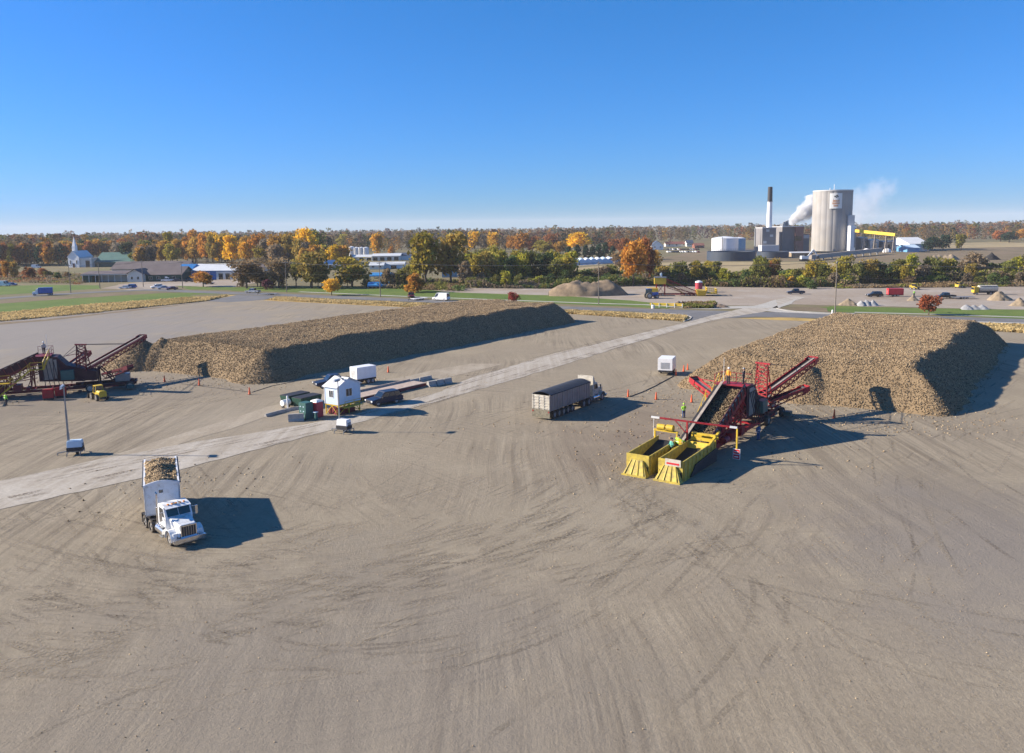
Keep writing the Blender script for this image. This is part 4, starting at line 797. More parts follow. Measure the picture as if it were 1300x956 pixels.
    wl_=MB(); wl_.bar(p-Vector((a,0,0)),q-Vector((a,0,0)),.1,1.15); wl_.bar(p-Vector((a+.28,0,0))+u*.3,q-Vector((a+.28,0,0))+u*.3,.5,.06); wl_.build('left_wall','dark_metal',fo)
    tl=MB()
    for k in (1,-1): lattice(tl,p+Vector((a*k,0,0))-u*.7+dd*1.2,q+Vector((a*k,0,0))-u*.7,p+Vector((a*k,0,0))-u*1.0+dd*2.5,q+Vector((a*k,0,0))-u*2.2,9,.13)
    tl.build('side_truss',red,fo)
    wr=MB(); wr.bar(p+Vector((a,0,0))+u*.05,q+Vector((a,0,0))+u*.05,.1,1.25); wr.build('right_wall',dark,fo)
    sl_=MB()
    for i in range(13): c=p.lerp(q,(i+.3)/13); sl_.bar(c+Vector((a+.02,0,0))+u*.56,c+Vector((a+.02,0,0))+u*.56+dd*.42,.26,.06)
    sl_.build('slat','rail_tan',fo)
    rl=MB(); rl.bar(p-Vector((a-.12,0,0))+u*.62,q-Vector((a-.12,0,0))+u*.62,.3,.07); rl.build('top_rail','rail_tan',fo)
    bl=MB(); bl.bar(p-u*.25,q-u*.25,2*a-.12,.06)
    for i in range(16): c=p.lerp(q,(i+.4)/16); bl.bar(c-Vector((a-.1,0,0))-u*.16,c+Vector((a-.1,0,0))-u*.16,.08,.14)
    bl.build('elevator_belt',dark,fo)
    # tall trussed legs below the elevator
    lg=MB()
    for y,zt in ((12.5,1.9),(15.5,3.2),(18.6,4.6)):
        for x in (-1.3,1.5): lg.bar((x,y,.7),(x,y,zt),.16)
        lg.bar((-1.3,y,1.0),(1.5,y,zt-.2),.1); lg.bar((-1.3,y,zt-.2),(1.5,y,1.0),.1)
    lg.bar((1.5,9.4,.75),(1.6,30,.75),.2,.4); lg.bar((-1.3,9.4,.75),(-1.3,30,.75),.2,.4)
    for y in np.arange(10,30,2.2): lg.bar((-1.3,y,.75),(1.5,y,.75),.12,.2)
    for i in range(5): y=10.3+i*1.9; lg.bar((1.55,y,.8),(1.55,y+1.9,.9+.42*(y+1.9-9)),.1)
    lg.bar((1.7,10.2,1.5),(1.9,19.5,2.7),.1); lg.bar((1.9,13.6,2.2),(4.1,17.2,2.4),.1,.14); lg.build('under_frame',red,t)
    fb=MB(); fb.box(.4,2.2,14.0,15.6,.9,1.7); fb.box(.8,2.4,16.4,17.4,.95,1.9); fb.tube((1.9,12.4,1.2),(1.9,13.6,1.2),.35,n=10); fb.tube((.9,18.2,1.2),(2.3,18.2,1.2),.3,n=10); fb.build('drive_unit',red,t)
    # screen house
    sc=MB(); sc.hexa([(-1.45,19.7,2.1),(1.75,19.7,2.1),(1.75,25.6,1.7),(-1.45,25.6,1.7),(-1.45,19.7,5.7),(1.75,19.7,5.7),(1.75,22.2,5.55),(-1.45,22.2,5.55)])
    sc.hexa([(-1.3,22.2,1.9),(1.6,22.2,1.9),(1.6,27.2,1.7),(-1.3,27.2,1.7),(-1.3,22.2,4.6),(1.6,22.2,4.6),(1.6,27.2,3.0),(-1.3,27.2,3.0)]); so=sc.build('screen_house',dark,t)
    pl=MB(); pl.box(1.78,1.84,20.3,21.6,2.3,5.4); pl.box(1.78,1.84,21.7,22.1,2.4,5.2); pl.build('access_panel','rail_tan',so)
    for x in (1.95,2.05):
        pass
    hs=MB()
    for k in range(5): hs.tube((1.9,20.2+k*.5,5.0),(2.6,20.6+k*.6,1.2),.05,n=5)
    hs.build('hydraulic_hose','dark_metal',so)
    tk=MB(); tk.box(1.85,2.6,22.6,24.3,2.2,3.6); tk.build('hydraulic_tank','teal_green',t)
    cp=MB(); cp.box(-1.9,1.8,19.2,21.4,5.72,5.78); railing(cp,[(-1.85,19.3,5.78),(-1.85,21.3,5.78),(1.7,21.3,5.78)]); cp.build('top_platform',red,t)
    an=MB(); an.tube((-1.3,20.6,5.8),(-1.3,20.6,8.6),.035,.02,6); an.build('antenna_mast','post_white',t)
    st=MB(); sx=stair_side*2.25
    stairs(st,(sx,14.4,.3),(sx,18.8,4.0),.7,(1,0,0)); st.box(sx-.4,sx+.4,18.8,20.6,3.95,4.0); stairs(st,(sx,20.4,4.0),(sx+(.5 if stair_side<0 else -.5),21.2,5.7),.6,(1,0,0)); railing(st,[(sx+stair_side*.4,18.8,4),(sx+stair_side*.4,20.5,4)])
    if stair_side>0: stairs(st,(sx+.9,10.4,.1),(sx+.9,13.6,2.4),.7,(1,0,0)); railing(st,[(sx+.5,13.6,2.4),(sx+.5,16.2,2.4)]); st.box(sx,sx+1.3,13.6,16.2,2.35,2.4); st.bar((sx+1.5,8.4,.1),(sx+1.5,8.4,3.2),.12); st.bar((sx+1.5,8.4,3.2),(sx+.2,9.6,3.2),.12)
    st.build('stairs','yellow_paint',t)
    # chassis, tower, boom
    ch=MB(); ch.bar((-1.2,24,.95),(-1.0,32.5,.95),.3,.4); ch.bar((1.7,24,.95),(1.5,32.5,.95),.3,.4)
    for y in (25,27.5,30,32.4): ch.bar((-1.1,y,.95),(1.6,y,.95),.2,.3)
    for s,x in ((-1,-1.0),(1,1.5)): ch.bar((x,27.4,1.1),(x*.6+.3,27.4,3.6),.2); ch.bar((x,29.6,1.1),(x*.6+.3,27.6,3.6),.16)
    ch.build('chassis',dark,t)
    en=MB(); en.box(-.6,1.3,29.6,31.6,1.2,2.3); en.box(.2,.9,30.1,30.9,2.3,2.7); en.build('engine_cover','steel_grey',t,bevel=.05)
    for x in (-1.5,2.0):
        for y in (26.2,31.6): wheel(t,x,y,.6,.45)
    wt=MB(); wt.box(2.3,3.1,31.2,32.2,.3,.75); wt.build('fuel_can','teal_green',t)
    tw=MB(); a0,a1,b0,b1=(.0,27.2,3.2),(.15,27.5,7.1),(1.65,27.2,3.2),(1.5,27.5,7.1); lattice(tw,a0,a1,b0,b1,4,.13); lattice(tw,b0,b1,a0,a1,4,.13); tw.bar((-.1,27.5,7.1),(1.8,27.5,7.1),.2)
    lattice(tw,(.0,28.3,3.2),a1,(1.65,28.3,3.2),b1,4,.1)
    pivot=Vector((.85,27.6+off,3.25)); tip=Vector(boom_tip); yaw=math.atan2(-(tip.x-pivot.x),tip.y-pivot.y); cy,sy=math.cos(yaw),math.sin(yaw)
    rot=lambda x,y,z:(pivot.x+(x-.85)*cy-(y-27.6)*sy, pivot.y+(x-.85)*sy+(y-27.6)*cy, z)
    tw.v=[rot(*v) for v in tw.v]; to=tw.build('boom_tower',red,t); bo=belt_boom(t,'stacking_boom',pivot,tip,1.15,.8,red)
    rb=MB(); dv=(tip-pivot).normalized(); s_=dv.cross(Vector((0,0,1))).normalized(); rb.bar(pivot+s_*.2+Vector((0,0,.22)),tip+s_*.2+Vector((0,0,.22)),.22,.06); rb.build('worn_edge','rail_tan',bo)
    cb=MB()
    for x in (.15,1.5):
        cb.tube(rot(x,27.5,7.1),pivot.lerp(tip,.72)+Vector((x-.85,0,.25)),.035,n=5); cb.tube(rot(x,27.5,7.1),(x,22.6,5.2),.035,n=5)
    cb.build('stay_cable','dark_metal',to)
    # dirt conveyors to the sides
    belt_boom(t,'dirt_conveyor',(-1.5,22.2,3.0),(-6.7,25.2,4.75),1.0,.7,red,beltmat='rail_tan')
    if side_right: belt_boom(t,'dirt_conveyor',(1.5,28.2,2.5),(4.6,31.8,3.75),1.0,.7,red)
    lb=MB(); lb.bar((-1.5,22.8,5.2),(-6.0,25.0,5.0),.08); lb.bar((-1.5,22.4,1.6),(-5.4,24.6,3.6),.12); lb.bar((-3.2,23.2,.8),(-3.4,23.4,3.4),.12); lb.build('conveyor_strut',red,t)
    return t
E2=(0,0)
PO=Vector((13,73.6,0))
piler('red beet piler with yellow dump hoppers, its boom reaching over the flat-topped pile',PO,AX,'red_paint','dark_maroon',(3.3,39.4,6.1))
ax1=Vector((.93,.36,0)).normalized(); S1=Vector((-63.9,120.4,0)); O1=S1-ax1*25.4-Vector((ax1.y,-ax1.x,0))*.85
tipw=Vector((-61.6,135.4,6.0)); rel=tipw-O1; bx1=Vector((ax1.y,-ax1.x,0))
piler('dark maroon beet piler with yellow stairs partly out of view beside the long pile',O1,ax1,'maroon_paint','dark_maroon',(rel.dot(bx1),rel.dot(ax1),6.2),stair_side=1,off=-2.2)
def local(O,d,x,y,z=0): b=Vector((d.y,-d.x,0)); return O+b*x+d*y+Vector((0,0,z))
# red hanging sign board, hung from the arm
sg=thing('hanging_sign','red and white warning board hanging from the yellow post of the red piler','sign',local(PO,AX,4.6,8.93,.55),AROT)
MB().box(-.36,.36,-.03,.03,.0,1.04).build('sign_board','post_white',sg); MB().box(-.31,.31,-.045,-.032,.05,.48).box(-.31,.31,-.045,-.032,.56,.99).build('red_field','sign_red',sg); MB().box(-.2,.2,-.055,-.047,.2,.3).box(-.2,.2,-.055,-.047,.72,.82).build('white_stripe','post_white',sg)
# board on the second hopper
bo=thing('sign_board','cream board with red band fixed on the front hopper wall','sign',local(PO,AX,1.55,.62,1.55),AROT); MB().box(-.7,.85,-.06,.0,-.1,.55).build('panel','cream_dirty',bo); MB().box(-.55,.7,-.075,-.063,.05,.22).build('red_band','sign_red',bo)
# beets lying in the trough of the red piler's second hopper
def beet_heap(label,O,d,x0,x1,y0,y1,zf,n,seed,name='beet_load',tint=.6):
    rg=np.random.default_rng(seed); x=rg.uniform(x0,x1,n); y=rg.uniform(y0,y1,n); z=zf(x,y)+rg.uniform(-.05,.05,n)
    V,Fc=octa(np.stack([x,y,z],1),.26,.15,rg); o=bpy.data.objects.new(name,fast_mesh(name,V,Fc,np.repeat(beet_cols(n,rg,tint),6,0),'beets')); col.objects.link(o); o.location=O; o.rotation_euler=(0,0,rz_of(d)); tag(o,label,'beets',kind='stuff'); return o
beet_heap('loose beets riding up the main elevator of the red piler',PO,AX,-1.2,1.3,9.0,19.4,lambda x,y:.75+(y-8.6)*.432-.12,2600,5,tint=.55)

# ---------------------------------------------------------------- people
def person(loc, ang, label, vest, legs, hat, arms='down', shirt=None, hscale=1.0):
    t=thing('person',label,'person',loc,ang)
    J={'pelvis':(0,0,.95),'waist':(0,0,1.12),'chest':(0,.01,1.36),'neck':(0,0,1.52),'jaw':(0,.02,1.6),'head':(0,.015,1.7),'crown':(0,0,1.78),
       'hL':(-.1,0,.9),'kL':(-.115,.03,.5),'aL':(-.12,0,.09),'tL':(-.125,.16,.04),'hR':(.1,0,.9),'kR':(.115,.03,.5),'aR':(.12,0,.09),'tR':(.125,.16,.04),
       'sL':(-.19,0,1.44),'eL':(-.27,.0,1.17),'wL':(-.28,.1,.93),'mL':(-.28,.15,.84),'sR':(.19,0,1.44),'eR':(.27,0,1.17),'wR':(.28,.1,.93),'mR':(.28,.15,.84)}
    if arms=='out': J.update(eL=(-.46,.08,1.34),wL=(-.62,.22,1.28),mL=(-.7,.3,1.27),eR=(.44,.1,1.26),wR=(.5,.34,1.22),mR=(.52,.43,1.21))
    if arms=='front': J.update(wL=(-.2,.26,1.12),mL=(-.15,.33,1.12),wR=(.2,.26,1.12),mR=(.15,.33,1.12))
    Rd={'pelvis':.135,'waist':.125,'chest':.15,'neck':.06,'jaw':.075,'head':.1,'crown':.07,'h':.1,'k':.065,'a':.05,'t':.045,'s':.075,'e':.05,'w':.036,'m':.045}
    Eg=[('pelvis','waist'),('waist','chest'),('chest','neck'),('neck','jaw'),('jaw','head'),('head','crown')]
    for s in 'LR': Eg+= [('pelvis','h'+s),('h'+s,'k'+s),('k'+s,'a'+s),('a'+s,'t'+s),('chest','s'+s),('s'+s,'e'+s),('e'+s,'w'+s),('w'+s,'m'+s)]
    names=list(J); me=bpy.data.meshes.new('body'); me.from_pydata([J[n] for n in names],[(names.index(a),names.index(b)) for a,b in Eg],[])
    me.materials.append(MATS['skin']); o=bpy.data.objects.new('body',me); col.objects.link(o); o.parent=t
    o.modifiers.new('skin','SKIN'); 
    for i,n in enumerate(names):
        r=Rd.get(n) or Rd[n[0]]; sv=me.skin_vertices[0].data[i]; sv.radius=(r,r); sv.use_root=(n=='pelvis')
    o.modifiers.new('sub','SUBSURF').levels=1; o.modifiers['sub'].render_levels=1
    v=MB(); v.lathe([(.15,.93),(.175,1.0),(.17,1.15),(.2,1.36),(.19,1.45),(.1,1.52)],n=12); v.v=[(x*1.12,y*.85,z) for x,y,z in v.v]; vo=v.build('vest',vest,t,smooth=True)
    sl=MB()
    for s in 'LR': sl.tube(J['s'+s],J['e'+s],.085,.068,8); sl.tube(J['e'+s],J['w'+s],.068,.05,8)
    sl.build('sleeve',shirt or vest,t,smooth=True)
    tr=MB()
    for s in 'LR': tr.tube((J['h'+s][0],0,.98),J['k'+s],.118,.085,9); tr.tube(J['k'+s],(J['a'+s][0],J['a'+s][1],.07),.085,.072,9)
    tr.build('trousers',legs,t,smooth=True)
    bt=MB()
    for s in 'LR': a=J['a'+s]; bt.taper(a[0]-.055,a[0]+.055,-.09,.2,0.0,.11,.01,.0,.06)
    bt.build('boots','dark_cloth',t)
    hh=MB(); hh.lathe([(.15,1.735),(.125,1.75),(.118,1.8),(.085,1.85),(.03,1.875)],n=12); hh.box(-.08,.08,.08,.19,1.735,1.755); hh.build('hard_hat',hat,t,smooth=True)
    st=MB(); st.box(-.225,.225,-.17,-.158,1.12,1.17); st.build('reflective_stripe','lamp_glass',vo)
    return t
p=at(868,530.5); person(p,R(10),'person in lime vest and blue jeans standing on open gravel before the piler','hivis','jeans','hivis',arms='front')
person(local(PO,AX,-.5,6.6,1.0),AROT+R(-20),'person in lime jacket reaching over the controls between the yellow hoppers','hivis','dark_cloth','dark_cloth',arms='out')
person(local(PO,AX,-.55,5.1,1.0),AROT+R(150),'person in teal jacket leaning at the side of the yellow hopper walkway','teal_cloth','dark_cloth','dark_cloth',arms='front')
person(local(PO,AX,-.5,20.0,5.78),AROT+R(170),'person in orange vest and white hard hat on top of the red piler','orange_cloth','dark_cloth','hard_white')
person(local(PO,AX,1.0,20.6,5.78),AROT+R(100),'person in dark clothes beside the hard-hatted worker on top of the red piler','dark_cloth','dark_cloth','steel_grey')
person(local(PO,AX,3.3,19.2,0),AROT+R(60),'person in blue clothes standing in the shade beside the red piler chassis','jeans','jeans','dark_cloth')
person(at(8,515),R(-30),'person in lime vest at the foot of the maroon piler stairs','hivis','dark_cloth','dark_cloth')
person(local(O1,ax1,-.9,20.2,5.78),R(200),'person in white helmet and pale coat on top of the maroon piler','cream_dirty','dark_cloth','hard_white')
person(at(1160.5,376),R(0),'person in yellow-green jacket working in the far gravel yard','hivis','dark_cloth','hard_white')

# ---------------------------------------------------------------- scale house group
hc=at(429.5,528.5)           # near corner of the trestle
def LH(x,y): return hc+BX*x+AX*y
t=thing('scale_house','small white scale house with two windows raised on a yellow steel trestle','building',hc,AROT)
W_,L_,zb,ze,zr=2.35,3.9,1.42,3.72,4.62
b=MB(); b.box(-W_,0,0,L_,zb,ze); b.prism([(0,ze),(L_,ze),(L_/2,zr-.06)],-W_,-.0); b.build('wall','house_white',t)
rf=MB()
for y0,y1,k in ((-.22,L_/2,1),(L_+.22,L_/2,-1)):
    z0=ze-.22*(zr-ze)/(L_/2); rf.hexa([(-W_-.18,y0,z0),(.18,y0,z0),(.18,y1,zr),(-W_-.18,y1,zr),(-W_-.18,y0,z0+.09),(.18,y0,z0+.09),(.18,y1,zr+.09),(-W_-.18,y1,zr+.09)])
rf.build('roof','pale_roof',t)
def window(parent,c,w,h,axis,frame='clean_white',glass='glass_dark',dep=.05,bars=1,out=-1):
    x,y,z=c; f=MB(); g=MB(); k=.06
    if axis=='y':   # faces +-y
        g.box(x-w/2,x+w/2,y+out*.004,y+out*.02,z,z+h); y0,y1=sorted((y+out*.004,y+out*dep))
        for a,b_ in ((x-w/2-k,x-w/2),(x+w/2,x+w/2+k)): f.box(a,b_,y0,y1,z-k,z+h+k)
        for a,b_ in ((z-k,z),(z+h,z+h+k)): f.box(x-w/2,x+w/2,y0,y1,a,b_)
        for i in range(bars): q=x-w/2+w*(i+1)/(bars+1); f.box(q-.02,q+.02,y0,y1,z,z+h)
    else:
        g.box(x+out*.004,x+out*.02,y-w/2,y+w/2,z,z+h); x0,x1=sorted((x+out*.004,x+out*dep))
        for a,b_ in ((y-w/2-k,y-w/2),(y+w/2,y+w/2+k)): f.box(x0,x1,a,b_,z-k,z+h+k)
        for a,b_ in ((z-k,z),(z+h,z+h+k)): f.box(x0,x1,y-w/2,y+w/2,a,b_)
        for i in range(bars): q=y-w/2+w*(i+1)/(bars+1); f.box(x0,x1,q-.02,q+.02,z,z+h)
    o=f.build('window',frame,parent); g.build('pane',glass,o); return o
window(t,(-W_/2+.05,0,2.35),.72,.85,'y'); window(t,(0,1.95,2.3),1.0,.95,'x',out=1)
for s in ((-W_,0),(0,0),(-W_,L_),(0,L_)): MB().box(s[0]-.05 if s[0] else -.03,s[0]+.03 if s[0] else .05,s[1]-.05 if s[1]==0 else s[1]-.03,s[1]+.03 if s[1]==0 else s[1]+.05,zb,ze).build('corner_trim','clean_white',t)
f=MB()
for x in (-W_+.08,-.08):
    for y in (.08,L_/2,L_-.08): f.bar((x,y,0),(x,y,zb-.16),.11)
for x in (-W_+.08,-.08): f.bar((x,0,zb-.09),(x,L_,zb-.09),.12,.16)
for y in (.08,L_/2,L_-.08): f.bar((-W_+.1,y,zb-.09),(-.1,y,zb-.09),.1,.14); f.bar((-W_+.1,y,.1),(-W_/2,y,zb-.2),.07); f.bar((-.1,y,.1),(-W_/2,y,zb-.2),.07)
for x in (-W_+.08,-.08): f.bar((x,.1,.1),(x,L_/2,zb-.2),.07); f.bar((x,L_/2,zb-.2),(x,L_-.1,.1),.07)
f.box(-.25,.75,L_*.15,L_*.95,.98,1.05); railing(f,[(.7,L_*.15,1.05),(.7,L_*.95,1.05)],.8); f.build('trestle','yellow_paint',t)
cn=MB(); cn.tube((-.3,.7,4.4),(-.3,.7,5.0),.04,n=6); cn.box(-.45,-.1,.55,.85,4.95,5.1); cn.tube((-.2,1.2,4.5),(.25,.8,4.75),.12,n=10); cn.tube((-.6,1.3,4.6),(-.35,1.0,4.9),.1,n=10); cn.build('camera_cluster','steel_grey',t,smooth=True)
tr_=MB(); tr_.box(-W_*.95,-.2,.4,1.4,0.02,.75); tr_.box(-W_*.6,-.3,1.8,3.2,.02,.6); q=tr_.build('stored_boxes','maroon_paint',t)
p=at(403,529.5); t=thing('portable_toilet','red portable toilet with a white domed roof by the scale house','portable toilet',p,AROT)
MB().box(-.55,.55,-.55,.55,.08,2.0).build('cabin','toilet_red',t,bevel=.03); MB().box(-.42,.42,-.585,-.556,.15,1.9).build('door','toilet_red',t); MB().box(-.58,.58,-.58,.58,0,.079).build('base','dark_metal',t)
r_=MB(); r_.add([(x*(1-.12*abs(z-2.003)/.1),y*(1-.12*abs(z-2.003)/.1),z) for z in (2.003,) for x,y in ((-.6,-.6),(.6,-.6),(.6,.6),(-.6,.6))]+[(x,y,2.2) for x,y in ((-.5,-.5),(.5,-.5),(.5,.5),(-.5,.5))]+[(x,y,2.3) for x,y in ((-.25,-.25),(.25,-.25),(.25,.25),(-.25,.25))],[(3,2,1,0),(0,1,5,4),(1,2,6,5),(2,3,7,6),(3,0,4,7),(4,5,9,8),(5,6,10,9),(6,7,11,10),(7,4,8,11),(8,9,10,11)]); r_.build('roof','clean_white',t,bevel=.03)
p=at(390.5,532); t=thing('steel_cabinet','dark teal steel cabinet with rows of pale latches left of the red toilet','cabinet',p,AROT)
MB().box(-.85,.45,-.6,.6,.06,2.15).build('cabinet_body','teal_green',t,bevel=.02); MB().box(-.8,.4,-.55,.55,0,.059).build('base','dark_metal',t)
for i in range(2):
    for j in range(3): MB().box(-.6+i*.55,-.42+i*.55,-.63,-.603,.45+j*.58,.56+j*.58).build('latch','light_blue_paint',t)
for x in (-.845,-.2,.445): pass
p=at(401,533.5); t=thing('hand_wash_stand','small teal wash stand in front of the red toilet','wash stand',p,AROT); MB().taper(-.22,.22,-.2,.2,0,1.0,.04,.04,.04).build('tank','teal_green',t,bevel=.03); MB().box(-.26,.26,-.24,.24,1.003,1.07).build('basin','light_blue_paint',t)
def dumpster(px,py,rz,label,lid):
    t=thing('dumpster',label,'dumpster',at(px,py),rz)
    b=MB(); b.hexa([(-1.7,-.8,.15),(1.5,-.8,.15),(1.5,.8,.15),(-1.7,.8,.15),(-1.95,-.95,1.35),(1.7,-.95,1.35),(1.7,.95,1.35),(-1.95,.95,1.35)]); 
    for k in range(5): x=-1.4+k*.68; b.box(x-.05,x+.05,-1.0,-.86,.3,1.3)
    b.box(-1.5,-1.3,-.7,.7,0,.149); b.box(1.1,1.3,-.7,.7,0,.149); b.build('bin',lid,t); MB().box(-1.9,1.65,-.9,.9,1.353,1.42).build('lid','dark_metal',t); return t
dumpster(376,512,AROT+R(90),'dark green waste container behind the concrete kerb blocks','dark_green'); dumpster(391,515,AROT+R(90),'dark green waste container close behind the teal cabinet','dark_green')
p=at(365.5,520.5); t=thing('marker_post','white upright post beside the green waste containers','post',p); MB().lathe([(.11,0),(.11,1.85),(.05,1.92)],n=10).build('post','post_white',t,smooth=True); MB().box(-.2,.2,-.2,.2,0,.06).build('base_plate','steel_grey',t)
p=at(363.5,518); t=thing('propane_tank','small white gas tank behind the white post','tank',p,AROT); mb=MB(); mb.tube((-.1,-.6,.75),(-.1,.6,.75),.4,n=14); mb.build('vessel','clean_white',t,smooth=True); MB().box(-.35,.15,-.5,-.4,0,.42).box(-.35,.15,.4,.5,0,.42).build('saddle','dark_metal',t)
def barrier(label,a,b,w=.6,h=.8,mat='concrete',group=None,name='concrete_barrier'):
    a,b=Vector(a),Vector(b); L_=(b-a).length; t=MB(); t.prismy([(-w/2,0),(w/2,0),(w/2,.14),(w*.3,.3),(w*.22,h),(-w*.22,h),(-w*.3,.3),(-w/2,.14)],0,L_); o=t.build(name,mat,bevel=.02); o.location=a; o.rotation_euler=(0,0,rz_of(b-a)); tag(o,label,'concrete barrier',group); return o
barrier('short pale concrete block lying in front of the teal cabinet',at(366,535.5),at(386,534),.8,.95)
barrier('low concrete kerb block at the near end of the scale lane',at(337,529.5),at(361,523),.45,.4); barrier('second low concrete kerb block in line behind the white post',at(361.5,522.8),at(382,519),.45,.4)
# weighbridge
s0,s1=at(449,512),at(541,490.5); dd=(s1-s0).normalized(); t=thing('truck_scale','long truck scale with pale deck and dark red steel side','truck scale',s0,rz_of(dd)); L_=(s1-s0).length
MB().box(-3.2,0,0,L_,.5,.58).build('deck','wood_tan',t); mb=MB(); mb.box(-.12,.02,0,L_,.1,.497); mb.box(-3.22,-3.08,0,L_,.1,.497)
for k in range(9): mb.box(-3.08,-.12,.2+k*(L_-.5)/8,.35+k*(L_-.5)/8,.2,.497)
mb.build('side_beam','maroon_paint',t); mb=MB()
for k in range(5): mb.box(-3.1,0,.1+k*(L_-1)/4,.9+k*(L_-1)/4,0,.099)
mb.build('footing','concrete',t); mb=MB(); mb.box(-3.3,-3.1,.2,L_-.2,.582,.85); mb.build('guide_rail','wood_tan',t)
q0,q1=at(543,491.5),at(573,486)
for k in range(3): barrier(['concrete block at the far end of the truck scale, touching its deck','middle concrete block in the row beyond the truck scale','last concrete block in the row beyond the truck scale'][k],q0.lerp(q1,k/3+.01),q0.lerp(q1,(k+1)/3-.02),1.0,.85)
q0,q1=at(516,488),at(548,481)
for k in range(2): barrier(['low concrete block on the far side of the scale lane, next to the rail','low concrete block on the far side of the scale lane, at the end'][k],q0.lerp(q1,k/2+.01),q0.lerp(q1,(k+1)/2-.02),.6,.6)
# vehicles round the scale
car('suv',at(488,512.5),at(473,515)-at(503,510),'navy_car','dark blue SUV parked beside the truck scale')
dv=(at(404,491)-at(440,487)); car('pickup',at(423,490.5),Vector((-.87,-.5,0)),'navy_car','dark pickup truck with white front hitched before the white box trailer')
def box_trailer(label,loc,d,L_,W_,zb,zt,wheels,name='generator_trailer',cat='trailer',paint='clean_white',tongue=True):
    t=thing(name,label,cat,loc,rz_of(d)); MB().box(-W_/2,W_/2,-L_/2,L_/2,zb,zt).build('box',paint,t,bevel=.04)
    f=MB(); f.box(-W_/2+.1,W_/2-.1,-L_/2,L_/2,zb-.28,zb-.003)
    if tongue: f.bar((-.5,L_/2,zb-.15),(0,L_/2+1.5,zb-.2),.12); f.bar((.5,L_/2,zb-.15),(0,L_/2+1.5,zb-.2),.12); f.bar((0,L_/2+1.3,zb-.2),(0,L_/2+1.3,.02),.1)
    f.build('frame','dark_metal',t)
    for y in wheels:
        for s in (1,-1): wheel(t,s*(W_/2-.14),y,.4,.26)
    d_=MB(); d_.box(-W_/2-.02,-W_/2-.003,-L_*.3,L_*.25,zb+.25,zt-.3).box(W_/2+.003,W_/2+.02,-L_*.3,L_*.25,zb+.25,zt-.3); d_.build('side_door',paint,t)
    v=MB()
    for k in range(6): v.box(-W_*.3,W_*.3,L_/2+.004,L_/2+.03,zb+.3+k*.17,zb+.38+k*.17)
    v.build('louvre','steel_grey',t); return t
box_trailer('white box trailer on two axles behind the scale house, in front of the long pile',at(461.5,486.5),Vector((-.72,-.69,0)),3.5,2.0,.9,2.7,(-1.1,-.3))
box_trailer('white generator trailer standing alone by the toe of the flat-topped pile',at(846.5,475),Vector((-.35,-.94,0)),3.3,2.3,.85,2.75,(-.5,),tongue=False)
def light_tower(label,p,rz,mast,head,box='light_blue_paint',small=False):
    t=thing('light_tower',label,'light tower',p,rz); k=.8 if small else 1
    MB().taper(-.95*k,.95*k,-.6*k,.6*k,.87,1.6,.05,.05,.05).build('generator_box',box,t,bevel=.06)
    MB().box(-.97*k,.97*k,-.62*k,.62*k,.5,.86).build('dark_skirt','dark_metal',t)
    f=MB(); f.box(-1.0*k,1.0*k,-.5*k,.5*k,.38,.497); f.bar((-.9*k,0,.42),(-2.2*k,0,.3),.1); f.bar((-2.2*k,0,.3),(-2.2*k,0,.02),.08)
    for sx,sy in ((-.8,1),(.8,1),(-.8,-1),(.8,-1)): f.bar((sx*k,sy*.5*k,.45),(sx*k,sy*1.25*k,.3),.08); f.bar((sx*k,sy*1.25*k,.42),(sx*k,sy*1.25*k,.02),.07)
    f.build('outrigger_frame','steel_grey',t)
    for s in (1,-1): wheel(t,.2*k,0,.34,.2).matrix_local=Matrix.Translation((0,s*.62*k,0))@Matrix.Rotation(R(90),4,'Z') if False else Matrix.Identity(4)
    m=MB(); x=-.75*k; z=.6
    for i,r in enumerate((.12,.095,.07)): m.bar((x,0,z),(x,0,mast*(i+1)/3+.02),r*(1.1 if small==True else 1.7))
    mo=m.build('mast','steel_grey',t); c=MB(); c.bar((x,-.7*k,mast),(x,.7*k,mast),.07); c.build('cross_bar','steel_grey',mo)
    for i in range(4):
        y=(-.6+i*.4)*(.6 if small else 1); l=MB(); l.hexa([(x-.06,y-.15,mast-.12),(x-.06,y+.15,mast-.12),(x-.28,y+.17,mast-.2),(x-.28,y-.17,mast-.2),(x-.06,y-.15,mast+.16),(x-.06,y+.15,mast+.16),(x-.22,y+.17,mast+.2),(x-.22,y-.17,mast+.2)]); l.build('floodlight','lamp_glass',t)
    v=MB()
    for j in range(5): v.box(.96*k,1.0*k,-.35*k,.35*k,.7+j*.12,.75+j*.12)
    v.build('louvre','dark_metal',t); return t
light_tower('tall light tower with pale blue generator box beside the access road',at(96.5,577),R(15),7.4,1,small=2)
light_tower('small white trailer light tower in front of the scale house, its mast before the wall',at(437,549),R(-25)+math.pi*0,6.1,1,'clean_white',True)

